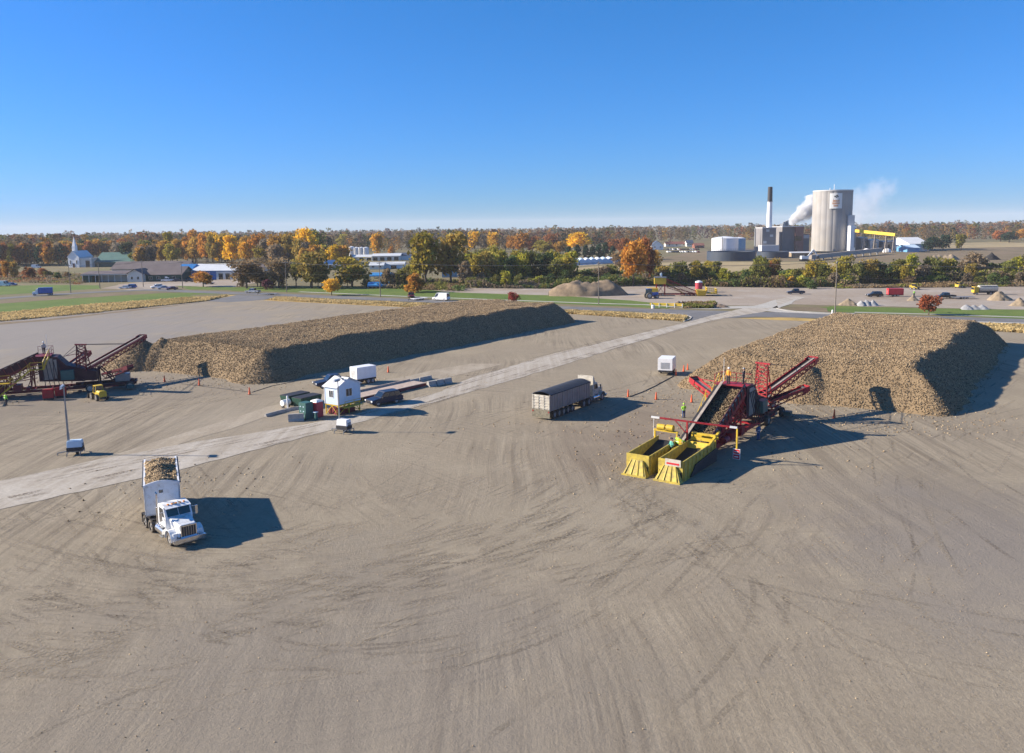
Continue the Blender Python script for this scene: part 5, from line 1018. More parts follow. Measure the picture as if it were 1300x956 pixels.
# cones and barrels round the work area
def cone(px,py,label,group='orange cones around the pilers',big=True):
    t=thing('traffic_cone',label,'traffic cone',at(px,py),random.uniform(0,3),group); h=1.05 if big else .75
    MB().lathe([(.17,.06),(.06,h),(.03,h+.02)],n=10).build('cone','cone_orange',t,smooth=True); MB().box(-.24,.24,-.24,.24,0,.06).build('base','dark_metal',t)
    c=MB(); c.lathe([(.125,.46),(.101,.66)],n=10); c.build('reflective_collar','clean_white',t,smooth=True)
CL='tall orange cone on the gravel in front of the long pile'; CR='tall orange cone on the gravel around the red piler'
for q in ((209,485),(253,489.5),(317,501),(493,473)): cone(*q,CL,'cones before the long pile')
for q in ((797.5,504),(833,507.5),(858,477),(868,472),(873,470),(1059,531)): cone(*q,CR,'cones around the red piler')
cone(878,511,'leaning orange cone right at the toe of the flat-topped pile',None)
def cable(label,pts,r=.05,name='power_cable'):
    P=[at(*q,.06) for q in pts]; mb=MB()
    for i in range(len(P)-1):
        for k in range(4): mb.tube(P[i].lerp(P[i+1],k/4),P[i].lerp(P[i+1],(k+1)/4),r,n=5)
    o=mb.build(name,'dark_metal',smooth=True); tag(o,label,'cable'); return o
cable('thick black cable from the lone generator trailer to an orange cone',[(855,477.5),(843,484),(830,491),(815,498),(800,503.5)],.07)
cable('thin black cable running along the gravel past the long pile',[(400,478),(380,483),(345,490),(320,498),(270,492),(230,487)],.04)
# yellow loader and dark box by the left piler
t=thing('wheel_loader','yellow articulated loader with dark cab beside the maroon piler','loader',at(126,507),rz_of(Vector((-.62,.6,0))),None); t.scale=(.72,)*3
mb=MB(); mb.box(-.75,.75,-2.2,-.2,.75,1.75); mb.taper(-.75,.75,-2.4,-.4,1.75,1.95,.15,.2,.1); mb.build('engine_hood','yellow_paint',t,bevel=.08); MB().box(-.6,.6,.3,1.9,.7,1.25).build('front_frame','yellow_paint',t,bevel=.05)
mb=MB(); mb.taper(-.72,.72,-.5,.75,1.5,2.75,.1,.08,.1); co=mb.build('cab','glass_dark',t); MB().box(-.75,.75,-.55,.75,2.753,2.86).build('cab_roof','yellow_paint',co,bevel=.03); mb=MB()
for s in (1,-1):
    for y in (-.52,.74): mb.bar((s*.74,y,1.5),(s*.64,y*.9,2.75),.09)
mb.build('cab_post','yellow_paint',co)
for s in (1,-1):
    wheel(t,s*.95,1.1,.68,.5); wheel(t,s*.95,-1.5,.68,.5)
mb=MB(); mb.bar((-.5,1.2,1.3),(-.5,2.8,.6),.16,.3); mb.bar((.5,1.2,1.3),(.5,2.8,.6),.16,.3); mb.build('lift_arm','yellow_paint',t); mb=MB(); mb.prism([(2.7,.08),(3.6,.1),(3.65,.18),(3.0,.2),(2.85,1.0),(2.75,1.0)],-1.2,1.2); mb.build('bucket','dark_metal',t)
t=thing('engine_unit','dark square engine unit standing in the shade of the stacking boom','engine unit',at(152,492),R(20)); MB().box(-.8,.8,-.6,.6,.3,1.5).build('housing','dark_metal',t,bevel=.05); MB().box(-.9,.9,-.5,-.35,0,.298).box(-.9,.9,.35,.5,0,.298).build('skid','steel_grey',t); MB().tube((.4,.2,1.5),(.4,.2,2.0),.06,n=8).build('exhaust','steel_grey',t)
for k,(px,py) in enumerate(((62,508),(78,505))):
    t=thing('control_box',['red control box under the yellow stairs of the maroon piler','red fuel cart beside the maroon piler wheels'][k],'control box',at(px,py),R(20)); MB().box(-.7,.7,-.4,.4,.35,1.6).build('box','red_paint',t,bevel=.05); MB().box(-.6,.6,-.3,-.2,0,.348).box(-.6,.6,.2,.3,0,.348).build('skid','dark_metal',t)

# ---------------------------------------------------------------- far yard: second piler, vehicles, poles
RD=Vector((.878,-.479,0)).normalized(); RDR=rz_of(RD)
t=thing('beet_piler','small far piler with yellow machine house, red conveyor and yellow hopper beyond the lawn','beet piler',at(838,375.5),rz_of((1,-.12,0)))
# local +Y is towards the hopper end
mb=MB(); mb.box(-1.6,1.6,-3.8,3.6,6.6,10.2); mb.build('machine_house','yellow_paint',t); mb=MB(); mb.box(-1.7,1.7,-4.0,3.8,10.203,10.5); mb.build('house_roof','steel_grey',t)
mb=MB(); mb.box(-2.2,2.2,-8.5,-1.5,.8,4.4); mb.build('power_unit','yellow_paint',t)
mb=MB()
for x in (-1.5,1.5):
    for y in (-2.4,2.9): mb.bar((x,y,0.6),(x,y,7),.35)
    mb.bar((x,-2.4,1),(x,2.9,7),.2); mb.bar((x,2.9,1),(x,-2.4,7),.2); mb.bar((x,-5,1.0),(x,26,1.0),.3,.5)
mb.build('under_frame','red_paint',t)
belt_boom(t,'elevator',(0,25,1.5),(0,3.9,9.3),2.6,2.6,'red_paint',beltmat='dark_maroon'); belt_boom(t,'lower_conveyor',(1.4,22,1.2),(1.4,4,5.5),1.6,1.5,'maroon_paint'); belt_boom(t,'cross_conveyor',(0,4.5,7.5),(0,14,1.6),1.2,.8,'yellow_paint')
mb=MB(); mb.hexa([(-2.6,23,.3),(2.6,23,.3),(2.6,28,.3),(-2.6,28,.3),(-3,22.6,3.4),(3,22.6,3.4),(3,28.6,3.0),(-3,28.6,3.0)]); mb.build('hopper','yellow_paint',t)
mb=MB(); railing(mb,[(-3,29,2.4),(3,29,2.4),(3,35,1.6),(-3,35,1.6)],2.2,.3); mb.box(-3,3,29,35,1.2,1.7); stairs(mb,(0,37,.2),(0,34,2),2,(1,0,0)); mb.build('dump_platform','yellow_paint',t)
mb=MB(); mb.tube((0,.5,10.5),(0,.5,13),.12,n=6); mb.box(-.7,.7,-.1,1.1,11.2,12.4); mb.build('top_cab','light_blue_paint',t)
for y in (-3,1.5,16,22):
    for x in (-2.0,2.0): wheel(t,x,y,.7,.5)
t.scale=(.95,.52,.6)
t=thing('water_tank','red upright tank with white cap behind the far yellow hopper','tank',at(887,371)); MB().lathe([(1.25,0),(1.25,3.4)],n=18).build('shell','toilet_red',t,smooth=True); MB().lathe([(1.3,3.402),(1.2,3.8),(.3,4.1)],n=18).build('cap','clean_white',t,smooth=True)
t=thing('farm_tractor','small dark blue tractor left of the far yellow piler','tractor',at(827,379),rz_of((1,.2,0))); MB().box(-.6,.6,-.2,2.2,1.0,2.0).build('hood','blue_car',t,bevel=.08); MB().taper(-.9,.9,-1.7,-.1,1.2,3.1,.1,.05,.1).build('cab','glass_dark',t); MB().box(-.95,.95,-1.7,0,3.103,3.25).build('roof','blue_car',t,bevel=.05); MB().box(-.5,.5,-2.0,2.0,.7,1.0).build('frame','dark_metal',t)
for s in (1,-1): wheel(t,s*1.1,-1.1,1.0,.55); wheel(t,s*.9,1.6,.6,.4)
W=lambda px,py:at(px,py)
car('pickup',W(1010,373.5),Vector((-1,.1,0)),'navy_car','dark pickup truck alone in the far gravel yard near the crossing')
car('suv',W(1110,377),Vector((-1,.05,0)),'black_car','black SUV parked to the left of the red trailer'.replace('to the left of','beside'))
box_trailer('red enclosed trailer behind the black SUV',W(1136,376.5),Vector((-1,.1,0)),4.6,2.0,.7,2.6,(-.6,.3),'enclosed_trailer','trailer','sign_red')
car('pickup',W(1200,379),Vector((-1,.05,0)),'black_car','black pickup truck towing an empty flat trailer behind the round red-brown tree')
def flat_trailer(label,loc,d,L_=6.5):
    t=thing('flat_trailer',label,'trailer',loc,rz_of(d)); MB().box(-1.1,1.1,-L_/2,L_/2,.55,.68).build('deck','steel_grey',t); m=MB(); m.bar((-.6,L_/2,.55),(0,L_/2+1.6,.5),.12); m.bar((.6,L_/2,.55),(0,L_/2+1.6,.5),.12); m.bar((0,L_/2+1.4,.5),(0,L_/2+1.4,.02),.1); m.build('drawbar','dark_metal',t)
    for y in (-.9,0):
        for s in (1,-1): wheel(t,s*1.0,y,.35,.22)
    return t
flat_trailer('empty flat trailer hitched to the black pickup in the gravel yard',W(1222,379.5),Vector((-1,.05,0)))
def tank_truck(label,loc,d):
    t=thing('tank_truck',label,'truck',loc,rz_of(d)); MB().box(-1.2,1.2,3.2,5.2,.8,3.0).build('cab','yellow_paint',t,bevel=.1); MB().box(-1.1,1.1,5.19,5.24,1.9,2.8).build('windscreen','glass_dark',t); m=MB(); m.tube((0,-5,2.3),(0,2.8,2.3),1.25,n=16); m.build('tank','cream_dirty',t,smooth=True); m=MB(); m.box(-.5,.5,-5,5,.7,1.05); m.box(-1.2,1.2,-5.2,2.9,.95,1.2); m.build('frame','dark_metal',t); m=MB(); railing(m,[(-1.1,-4.5,3.3),(-1.1,2.5,3.3)],.8); m.box(-1.15,-.6,-4.6,2.6,3.25,3.32); m.build('walkway','steel_grey',t)
    for y in (3.9,-2,-3.2,-4.4):
        for s in (1,-1): wheel(t,s*1.0,y,.52,.4)
    t.scale=(.85,.72,.85); return t
tank_truck('pale tank truck with yellow cab beside the tallest brown gravel pile',W(1250,374),Vector((-1,.08,0)))
def skid(label,loc,d):
    t=thing('skid_loader',label,'loader',loc,rz_of(d)); MB().box(-.8,.8,-1.4,.6,.45,1.3).build('body','yellow_paint',t,bevel=.05); MB().box(-.62,.62,-.6,.7,1.303,2.1).build('cab','glass_dark',t); MB().box(-.68,.68,-.7,.75,2.103,2.2).build('cab_roof','yellow_paint',t); m=MB()
    for s in (1,-1): m.bar((s*.85,-1.2,1.6),(s*.85,1.6,.6),.14,.2); m.bar((s*.85,-1.2,.9),(s*.85,-1.2,1.65),.14)
    m.build('lift_arm','yellow_paint',t); MB().prism([(1.5,.1),(2.2,.12),(2.2,.2),(1.7,.25),(1.6,.8),(1.5,.8)],-.95,.95).build('bucket','dark_metal',t)
    for y in (-.9,.35):
        for s in (1,-1): wheel(t,s*.85,y,.45,.32)
    t.scale=(.95,)*3; return t
skid('small yellow skid loader working near the red enclosed trailer',W(1160,367.5),Vector((.7,-.7,0))); skid('small yellow skid loader at the far edge of the gravel yard near the tank truck',W(1218,365.5),Vector((.9,.3,0)))
# road traffic
car('van',W(560,381.5),-RD,'clean_white','white delivery van with dark rear driving on the road past the big trees')
car('pickup',W(522,378),Vector((.2,-1,0)),'maroon_car','maroon pickup truck pulling out beside the white flat trailer')
t=flat_trailer('white flat utility trailer behind the maroon pickup on the road',W(532,381),Vector((-.75,-.65,0)),5.5); t.children[0].data=t.children[0].data.copy(); t.children[0].data.materials[0]=MATS['clean_white']
car('pickup',W(321,372),Vector((-.95,.25,0)),'silver_car','silver pickup truck towing a low trailer on the driveway'); flat_trailer('low dark trailer behind the silver pickup on the driveway',W(342,374.5),Vector((-.95,.3,0)),7)
def box_truck(label,loc,d,boxmat,cabmat):
    t=thing('box_truck',label,'truck',loc,rz_of(d)); MB().box(-1.2,1.2,-4.2,1.6,1.0,3.5).build('cargo_box',boxmat,t,bevel=.05); MB().prism([(1.75,.6),(1.75,3.0),(2.4,3.0),(2.9,2.0),(4.1,1.7),(4.2,.6)],-1.1,1.1).build('cab',cabmat,t,bevel=.08); MB().hexa([(-.9,2.95,2.0),(.9,2.95,2.0),(.9,2.85,2.0),(-.9,2.85,2.0),(-.9,2.5,2.88),(.9,2.5,2.88),(.9,2.4,2.88),(-.9,2.4,2.88)]).build('windscreen','glass_dark',t); MB().box(-.45,.45,-4.0,3.9,.65,.98).build('frame','dark_metal',t)
    for y in (3.3,-2.6,-3.6):
        for s in (1,-1): wheel(t,s*1.0,y,.5,.35)
    t.scale=(.85,.82,.85); return t
box_truck('blue box truck with white cab on the curving road by the green field',W(54.5,375),Vector((-.85,-.35,0)),'blue_car','clean_white')
for q in [('suv',166,366,(-1,.1,0),'blue_car','bright blue SUV at the entrance to the long low building'),('sedan',159,366.5,(-1,0,0),'clean_white','white car just ahead of the bright blue SUV'),('suv',199,366,(-.8,-.6,0),'clean_white','white SUV parked near the road, next to a silver one'),('sedan',207,367,(-.8,-.6,0),'silver_car','silver car parked between the white SUV and a dark red car'),('sedan',218,368,(-.8,-.6,0),'maroon_car','dark red car parked at the end of the roadside row'),
 ('pickup',213,357.5,(1,0,0),'clean_white','white pickup truck parked before the long low building'),('sedan',226,357.5,(1,.1,0),'navy_car','navy car parked before the long low building'),('sedan',240,358,(1,0,0),'black_car','black car parked under the blue gable'),('sedan',272,353,(.2,-1,0),'navy_car','navy car in front of the white doors of the blue building'),('suv',282,353,(.2,-1,0),'black_car','black SUV in front of the white doors of the blue building'),('sedan',265,361,(1,0,0),'black_car','black car behind the small orange tree'),
 ('van',46,340.5,(1,0,0),'clean_white','white van parked on the lane before the woods'),('sedan',15,362.5,(1,0,0),'blue_car','blue car at the edge of the green field'),('van',5,363.5,(1,0,0),'clean_white','white van at the edge of the green field'),('sedan',326,349,(.3,-1,0),'silver_car','silver car seen through the thin brown tree')]:
    car(q[0],W(q[1],q[2]),Vector(q[3]),q[4],q[5])
rr=random.Random(9)
for i in range(26):
    px=848+ (i%13)*3.2+rr.uniform(-.4,.4); py=317.5+(i//13)*3.2; car('sedan',W(px,py),Vector((.2,-1,0)),rr.choice(['clean_white','silver_car','navy_car','black_car','maroon_car']),'one of the many small cars in the distant factory parking lot','cars in the distant factory parking lot')
for o in [o for o in bpy.data.objects if o.get('group')=='cars in the distant factory parking lot']:      # too small for parts beyond body, cabin, wheels
    for ch in list(o.children):
        if ch.name.split('.')[0] not in ('body','cabin','windscreen','wheel'): bpy.data.objects.remove(ch)
# roadside guard boards, posts
t=thing('road_barrier','yellow barrier boards on the grass where the road widens','barrier',W(846,390.5),rz_of((.9,-.35,0))); m=MB()
for k in range(5): m.box(-.08,.08,-4.4+k*2.2,-4.2+k*2.2,0,1.2)
m.build('post','post_white',t); m=MB(); m.box(-.14,-.085,-4.8,4.8,.55,.85); m.box(-.14,-.085,-4.8,4.8,.95,1.25); m.build('rail_board','conveyor_yellow',t)
t=thing('marker_post','short white marker post where the road meets the pile','post',W(1056.5,402.5)); MB().lathe([(.22,0),(.22,1.7),(.1,1.85)],n=8).build('post','post_white',t); MB().box(-.4,.4,-.4,.4,0,.1).build('base','concrete',t)
t=thing('marker_post','small white stone marker at the kerb of the crossing','post',W(829,391.5)); MB().lathe([(.5,0),(.5,.9),(.3,1.0)],n=8).build('post','post_white',t)
def pole(px,py,h,label,arm=True):
    p=W(px,py); t=thing('utility_pole',label,'utility pole',p,RDR); MB().lathe([(.17,0),(.1,h)],n=8).build('pole_shaft','pole_wood',t,smooth=True)
    m=MB(); m.box(-1.3,1.3,-.06,.06,h-.9,h-.76); m.build('crossarm','pole_wood',t); m=MB()
    for x in (-1.2,-.5,.5,1.2): m.lathe([(.05,h-.758),(.09,h-.65),(.04,h-.5)],(x,0),6)
    m.build('insulator','steel_grey',t); return p,h
PL=[pole(1060,397.5,13.9,'tallest grey utility pole standing on the lawn behind the flat-topped pile'),pole(760,386.5,13,'grey utility pole on the lawn before the ridged earth mound'),pole(483,377,12.5,'thin utility pole on the lawn before the blue tarps'),pole(364,371,12,'thin utility pole beside the driveway and roadside trees'),pole(232,366,11.5,'thin utility pole before the blue gable end'),pole(182,364,11.5,'thin utility pole in front of the white gable end'),pole(127,366,11.5,'thin utility pole before the open shed wing'),pole(90,372,11.5,'thin utility pole beside the curving road')]
right=(PL[0][0]+(PL[0][0]-PL[1][0]),13.9)
chain=[right]+PL
def wires(name,label,offs,hh,idx):
    m=MB()
    for a,b in zip(idx[:-1],idx[1:]):
        (p,h),(q,h2)=chain[a],chain[b]; n=Vector((RD.y,-RD.x,0))
        for o in offs:
            pts=[p.lerp(q,k/8)+RD.cross(Vector((0,0,1)))*o+Vector((0,0,(h-hh)*(1-k/8)+(h2-hh)*k/8-1.0*4*(k/8)*(1-k/8))) for k in range(9)]
            for k in range(8): m.tube(pts[k],pts[k+1],.022,n=4)
    tag(m.build(name,'wire'),label,'wire')
wires('power_line','thin power lines strung high between the utility poles',(-1.2,0.5,1.2),.5,list(range(9))); wires('phone_line','lower thicker phone line strung below the power lines',(0,),4.2,list(range(9)))

def sp(px,py,Y):        # point at distance Y along the pixel's ray
    u,v=px-650,py-433; a,b=u*cR-v*sR,u*sR+v*cR; d=Vector((a/F,cT-sT*b/F,-sT-cT*b/F)); k=Y/d.y; return (d.x*k,Y,H+d.z*k)
# ---------------------------------------------------------------- buildings
def gable(parent,x0,x1,y0,y1,h,hr,wall,roof,along='x',over=.4,chim=False):
    b=MB(); b.box(x0,x1,y0,y1,0,h)
    if along=='x': b.prism([(y0,h),(y1,h),((y0+y1)/2,hr-.12)],x0,x1)
    else: b.prismy([(x0,h),(x1,h),((x0+x1)/2,hr-.12)],y0,y1)
    b.build('wall',wall,parent); r=MB(); t=.18
    if along=='x':
        ym=(y0+y1)/2; e=(hr-h)/(ym-y0)*over
        for ya in (y0-over,y1+over): r.hexa([(x0-over,ya,h-e),(x1+over,ya,h-e),(x1+over,ym,hr),(x0-over,ym,hr),(x0-over,ya,h-e+t),(x1+over,ya,h-e+t),(x1+over,ym,hr+t),(x0-over,ym,hr+t)])
    else:
        xm=(x0+x1)/2; e=(hr-h)/(xm-x0)*over
        for xa in (x0-over,x1+over): r.hexa([(xa,y0-over,h-e),(xm,y0-over,hr),(xm,y1+over,hr),(xa,y1+over,h-e),(xa,y0-over,h-e+t),(xm,y0-over,hr+t),(xm,y1+over,hr+t),(xa,y1+over,h-e+t)])
    o=r.build('roof',roof,parent); return o
p=W(172,358); t=thing('motel_building','long low building with brown roof, white gable end and open shed wing','building',p,R(-3))
gable(t,-3.6,3.6,0,10,4.0,6.0,'barn_white','brown_roof','y',.6); 
for x in (-1.6,1.4): window(t,(x,0,1.2),1.0,1.3,'y',dep=.08)
gable(t,3.65,21,3,17,3.4,6.6,'dark_green','brown_roof','x',.8)
for i in range(4):
    if i%3==2: MB().box(5.4+i*3.8,6.6+i*3.8,2.9,2.99,0,2.3).build('door','clean_white',t)
    else: window(t,(6+i*3.8,3,1.0),1.5,1.4,'y',dep=.1)
f=MB(); f.hexa([(-26,-1,3.7),(-3.9,1,3.7),(-3.9,9,4.9),(-26,7,4.9),(-26,-1,3.9),(-3.9,1,3.9),(-3.9,9,5.1),(-26,7,5.1)]); f.build('shed_roof','brown_roof',t); m=MB()
m.bar((-26,-1,3.55),(-3.9,1,3.55),.12,.35); m.build('fascia','barn_white',t)
for i in range(8): MB().box(-25.5+i*3,-25.3+i*3,-.6+i*.25,-.4+i*.25,0,3.5).build('shed_post','post_white',t)
MB().box(-25.5,-4,6,6.3,0,4.2).build('shed_back','barn_white',t); MB().box(-25.5,-21,0,6,0,3.4).build('shed_store','dark_green',t)
p=W(172,342); t=thing('motel_wing','second long roof with pale eave behind the low building','building',W(205,348.5),R(-3)); gable(t,-28,14,0,14,3.4,7.0,'barn_white','brown_roof','x',.8)
for i in range(6): window(t,(-24+i*6,0,1.0),1.6,1.3,'y',dep=.1)
p=W(258,355); t=thing('blue_building','blue steel building with white roof and white roller doors','building',p,R(-8)); gable(t,-6,18,0,16,4.4,7.2,'blue_wall','light_roof','x',.5); m=MB()
MB().box(7,18.05,-.15,-.004,0,3.9).build('white_front','barn_white',t)
for x in (8.2,11.8,15.4): MB().box(x,x+2.2,-.22,-.153,0,3.0).build('roller_door','glass_dark',t)
MB().box(-5,-3.8,-.1,-.004,0,2.2).build('door','clean_white',t)
gb=MB(); gb.prism([(0,0),(12,0),(12,4.5),(6,7.4),(0,4.5)],-14,-6.05); gb.build('gable_wing','blue_wall',t); 
gw=window(t,(-14,4,1.2),1.4,1.2,'x',dep=.1,out=-1); MB().box(-13,-7,-2.5,-.01,2.6,2.8).build('porch_roof','light_roof',t)
for x in (-12.8,-7.2): MB().box(x-.1,x+.1,-2.4,-2.2,0,2.598).build('porch_post','post_white',t)
# church
p=W(94,339.5); t=thing('church','white church with slim steeple and green roofed hall','church',p,R(-10))
gable(t,-4.2,4.2,0,14,7.2,11.2,'clean_white','pale_roof','y',.4); MB().box(-.8,.8,-.1,-.004,0,2.8).build('door','dark_maroon',t)
for x in (-2.4,2.4): window(t,(x,0,2.2),.9,2.6,'y',dep=.1)
m=MB(); m.box(-1.2,1.2,1,3.4,10.4,14.5); m.build('steeple_base','clean_white',t); m=MB(); m.add([(-1.1,1.1,14.5),(1.1,1.1,14.5),(1.1,3.3,14.5),(-1.1,3.3,14.5),(0,2.2,21)],[(0,1,4),(1,2,4),(2,3,4),(3,0,4),(3,2,1,0)]); m.build('spire','clean_white',t)
m=MB(); m.box(4.25,13,1,8,0,6); m.build('annex','barn_white',t); MB().box(8.5,11.5,.85,.995,0,4.6).build('porch_opening','glass_dark',t); m=MB(); m.hexa([(4.3,.6,6),(13.4,.6,6),(13.4,8.4,6),(4.3,8.4,6),(4.3,.6,6.2),(13.4,.6,6.2),(13.4,8.4,6.2),(4.3,8.4,6.2)]); m.build('annex_roof','pale_roof',t)
gable(t,13.4,46,4,22,3.6,9.6,'dark_green','green_roof','x',.6)
# tanks and warehouses in the middle distance
def tank(name,label,px,py,wpx,h,mat,roof=None,rise=.6,n=32,lad=True):
    p=W(px,py); r=wpx*mpp(p)/2; t=thing(name,label,'tank',p,0); MB().lathe([(r,0),(r,h)],n=n).build('shell',mat,t,smooth=True); MB().lathe([(r*1.01,h+.003),(r*.5,h+rise*.7),(.2,h+rise)],n=n).build('roof',roof or mat,t,smooth=True)
    if lad:
        m=MB(); a0=-2.0
        m.bar((math.cos(a0)*(r+.3),math.sin(a0)*(r+.3),0),(math.cos(a0)*(r+.3),math.sin(a0)*(r+.3),h+1),.5,.12); m.build('ladder','steel_grey',t)
    return t
tank('storage_tank','big dark green round tank behind the roadside trees',422,331,29,8.5,'green_tank','green_tank',.8)
for k,px in enumerate((447,453,459,465)): tank('storage_tank',['white upright tank nearest to the green tank','second white upright tank from the green tank','third white upright tank from the green tank','white upright tank next to the golden tree'][k],px,328,7,8.6 if k else 9.2,'tank_white')
def shed(label,x0,x1,py,hpx,dep,wall,roof,ratio=.3,cat='building',name='warehouse',rot=0,doors=0,along='x',win=0):
    a,b=W(x0,py),W(x1,py); c=(a+b)/2; L_=(b-a).length; h=hpx*mpp(c); t=thing(name,label,cat,c,R(rot)); gable(t,-L_/2,L_/2,0,dep,h*(1-ratio),h,wall,roof,along,.5)
    for i in range(doors): x=-L_/2+L_*(i+.5)/doors; MB().box(x-1.6,x+1.6,-.12,-.004,0,h*(1-ratio)*.75).build('door','glass_dark',t)
    for i in range(win): x=-L_/2+L_*(i+.5)/win; window(t,(x,0,h*(1-ratio)*.45),1.4,1.2,'y',dep=.1)
    return t
shed('low white warehouse with pale roof under the white tanks',446,472,331,7,14,'barn_white','light_roof',.35,doors=3)
shed('long white warehouse with grey roof left of the golden tree top'.replace('left of','near'),474,506,331,8.5,18,'barn_white','light_roof',.3,doors=4)
shed('white warehouse with dark slate roof behind the tall olive-gold tree',500,532,330,8.5,18,'clean_white','slate_roof',.35,doors=2)
shed('low blue-grey roofed building below the green tank',409,430,341,10,14,'barn_white','light_blue_paint',.5,win=3)
shed('small pale house with two windows near the white warehouses',470,486,342,8.5,10,'barn_white','light_roof',.4,'house','house',win=2)
shed('low white house with dark door before the long white warehouse',488,512,341,8,10,'clean_white','light_roof',.35,'house','house',doors=1)
shed('pale roofed house among trees behind the silver car',318,345,344,8,10,'barn_white','brown_roof',.45,'house','house',win=3)
def tarp_stack(label,x0,x1,py,hpx,mat='tarp_blue'):
    a,b=W(x0,py),W(x1,py); c=(a+b)/2; L_=(b-a).length; h=hpx*mpp(c); t=thing('tarp_shelter',label,'shelter',c,0); n=9; pr=[(4.2*(1-2*i/(n-1))+4.2,h*(.55+.45*math.sin(math.pi*i/(n-1)))) for i in range(n)]; MB().prism(pr+[(0,h*.35),(8.4,h*.35)][::1],-L_/2,L_/2).build('cover',mat,t); 
    for i in range(6): x=-L_/2+.3+i*(L_-.6)/5; MB().box(x-.12,x+.12,.1,.3,0,h*.5).build('post','steel_grey',t)
tarp_stack('upper bright blue tarpaulin shelter behind the roadside hedge',470,496,353.5,7); tarp_stack('lower blue tarpaulin cover near the brown bushes',467,493,366.5,8)
shed('long light blue shed seen between the trunks of the tall trees',562,601,352,10,12,'tank_blue','light_roof',.15,name='shed',cat='shed')
p=W(712,336); 
for i in range(11):
    a=W(709+i*7.4,337.5-i*.35); t=thing('hoop_house','white and pale blue hoop house in the row by the lagoon','hoop house',a,R(-3),'hoop houses by the lagoon'); n=9; pr=[(2.3*math.cos(math.pi*k/(n-1)),3.4*math.sin(math.pi*k/(n-1))**.8) for k in range(n)]; MB().prismy(pr,0,26).build('cover','tank_white' if i%2 else 'light_blue_paint',t,smooth=True); MB().prismy([(x*.93,z*.93) for x,z in pr],-.06,-.004).build('end_wall','light_blue_paint',t)
# houses beyond the parking lot
shed('blue-roofed white house beyond the orange tree'.replace('beyond the','behind the'),828,842,317,11,12,'clean_white','slate_roof',.5,'house','house',win=2,along='y')
for k,(x0,x1,py,h,rf) in enumerate(((846,872,313,6,'red_roof'),(872,880,313,8,'slate_roof'),(882,894,315,6,'red_roof'))): shed(['long low house with red-brown roof beyond the car park','small house with grey-blue roof beyond the car park','brick-red house near the white storage tank'][k],x0,x1,py,h,12,'barn_white' if k<2 else 'red_roof',rf,.45,'house','house',win=3)
# the factory
tank('storage_tank','large white round tank behind the navy basin wall',920,322,33,tall(920,322,302.5),'tank_white','tank_white',1.5,40)
tank('storage_tank','light blue tank peeping out behind the large white tank',937,318,18,tall(937,318,302.5),'tank_blue','tank_white',1,24)
p=W(932.5,331); r=30.5*mpp(p); t=thing('clarifier_basin','wide round dark navy basin in front of the white tank','basin',p+Vector((0,r*.55,0))); hh=tall(932,331,319.5); m=MB(); m.lathe([(r,0),(r,hh),(r-.8,hh),(r-.8,hh-2.5),(.5,hh-2.5)],n=48); m.build('basin_wall','tank_navy',t,smooth=True); m=MB(); m.bar((-r,0,hh+.2),(r,0,hh+.2),1.2,.3); railing(m,[(-r,.6,hh+.35),(r,.6,hh+.35)],1.1,.12); m.build('bridge','steel_grey',t)
t=thing('clarifier_basin','second dark round basin below the brick factory hall','basin',W(988,328)+Vector((0,12,0))); r=20*mpp(W(988,328)); m=MB(); m.lathe([(r,0),(r,4.2),(r-.8,4.2),(r-.8,2),(.5,2)],n=40); m.build('basin_wall','tank_navy',t,smooth=True); m=MB(); m.bar((-r,0,4.4),(r,0,4.4),1.2,.3); m.build('bridge','steel_grey',t)
c=W(975.5,322); q=mpp(c)
t=thing('boiler_house','grey boiler house block at the foot of the white chimney','building',c); MB().box(-8.5*q,9*q,0,18,0,tall(975,322,290)).build('wall','factory_grey',t); MB().box(-8.7*q,9.2*q,-.3,18.3,tall(975,322,290)+.003,tall(975,322,289)).build('parapet','pale_panel',t); MB().box(-13*q,8.6*q,-9,-.1,0,tall(975,322,311)).build('annex','pale_panel',t)
for i,(x,z) in enumerate(((-3,8),(2,13),(-1,17))): MB().box(x-1.2,x+1.2,-.25,-.004,z,z+1.8).build('window','pale_panel',t)
c2=c+c.normalized()*9; t=thing('chimney','tall white chimney with a dark grey top above the factory','chimney',c2); hT=tall(975.5,322,238); m=MB(); m.lathe([(4.0*q,0),(3.1*q,hT*.78)],n=24); m.build('shaft','clean_white',t,smooth=True); m=MB(); m.lathe([(3.1*q,hT*.78+.003),(2.75*q,hT),(2.3*q,hT)],n=24); m.build('top','dark_metal',t,smooth=True); m=MB(); m.lathe([(3.6*q,hT*.775),(3.6*q,hT*.785)],n=24); m.build('gallery','steel_grey',t)
t=thing('vent_stack','thin dark vent stack beside the boiler house','chimney',W(958,322)); MB().lathe([(.7,0),(.55,tall(958,322,290))],n=10).build('pipe','steel_grey',t,smooth=True); MB().box(-1.2,1.2,-1.2,1.2,0,1.5).build('base','concrete',t)
c=W(1005,321); t=thing('factory_hall','factory hall of grey cladding and red brick between chimney and silos','building',c); z=lambda y:tall(1005,321,y)
m=MB(); m.box(-13*q,3*q,0,26,0,z(288.5)); m.build('grey_wing','factory_grey',t); m=MB(); m.box(3.05*q,13.5*q,-2,24,0,z(288.5)); m.build('brick_wing','factory_brick',t); m=MB(); m.box(-13.3*q,13.8*q,-2.4,26.4,z(288.5)+.003,z(287.6)); m.build('parapet','pale_panel',t)
MB().box(2.2*q,11*q,-2.15,-2.004,z(306),z(300)).build('dark_band','glass_dark',t); MB().box(4*q,5*q,-2.15,-2.004,0,z(312)).build('door','glass_dark',t)
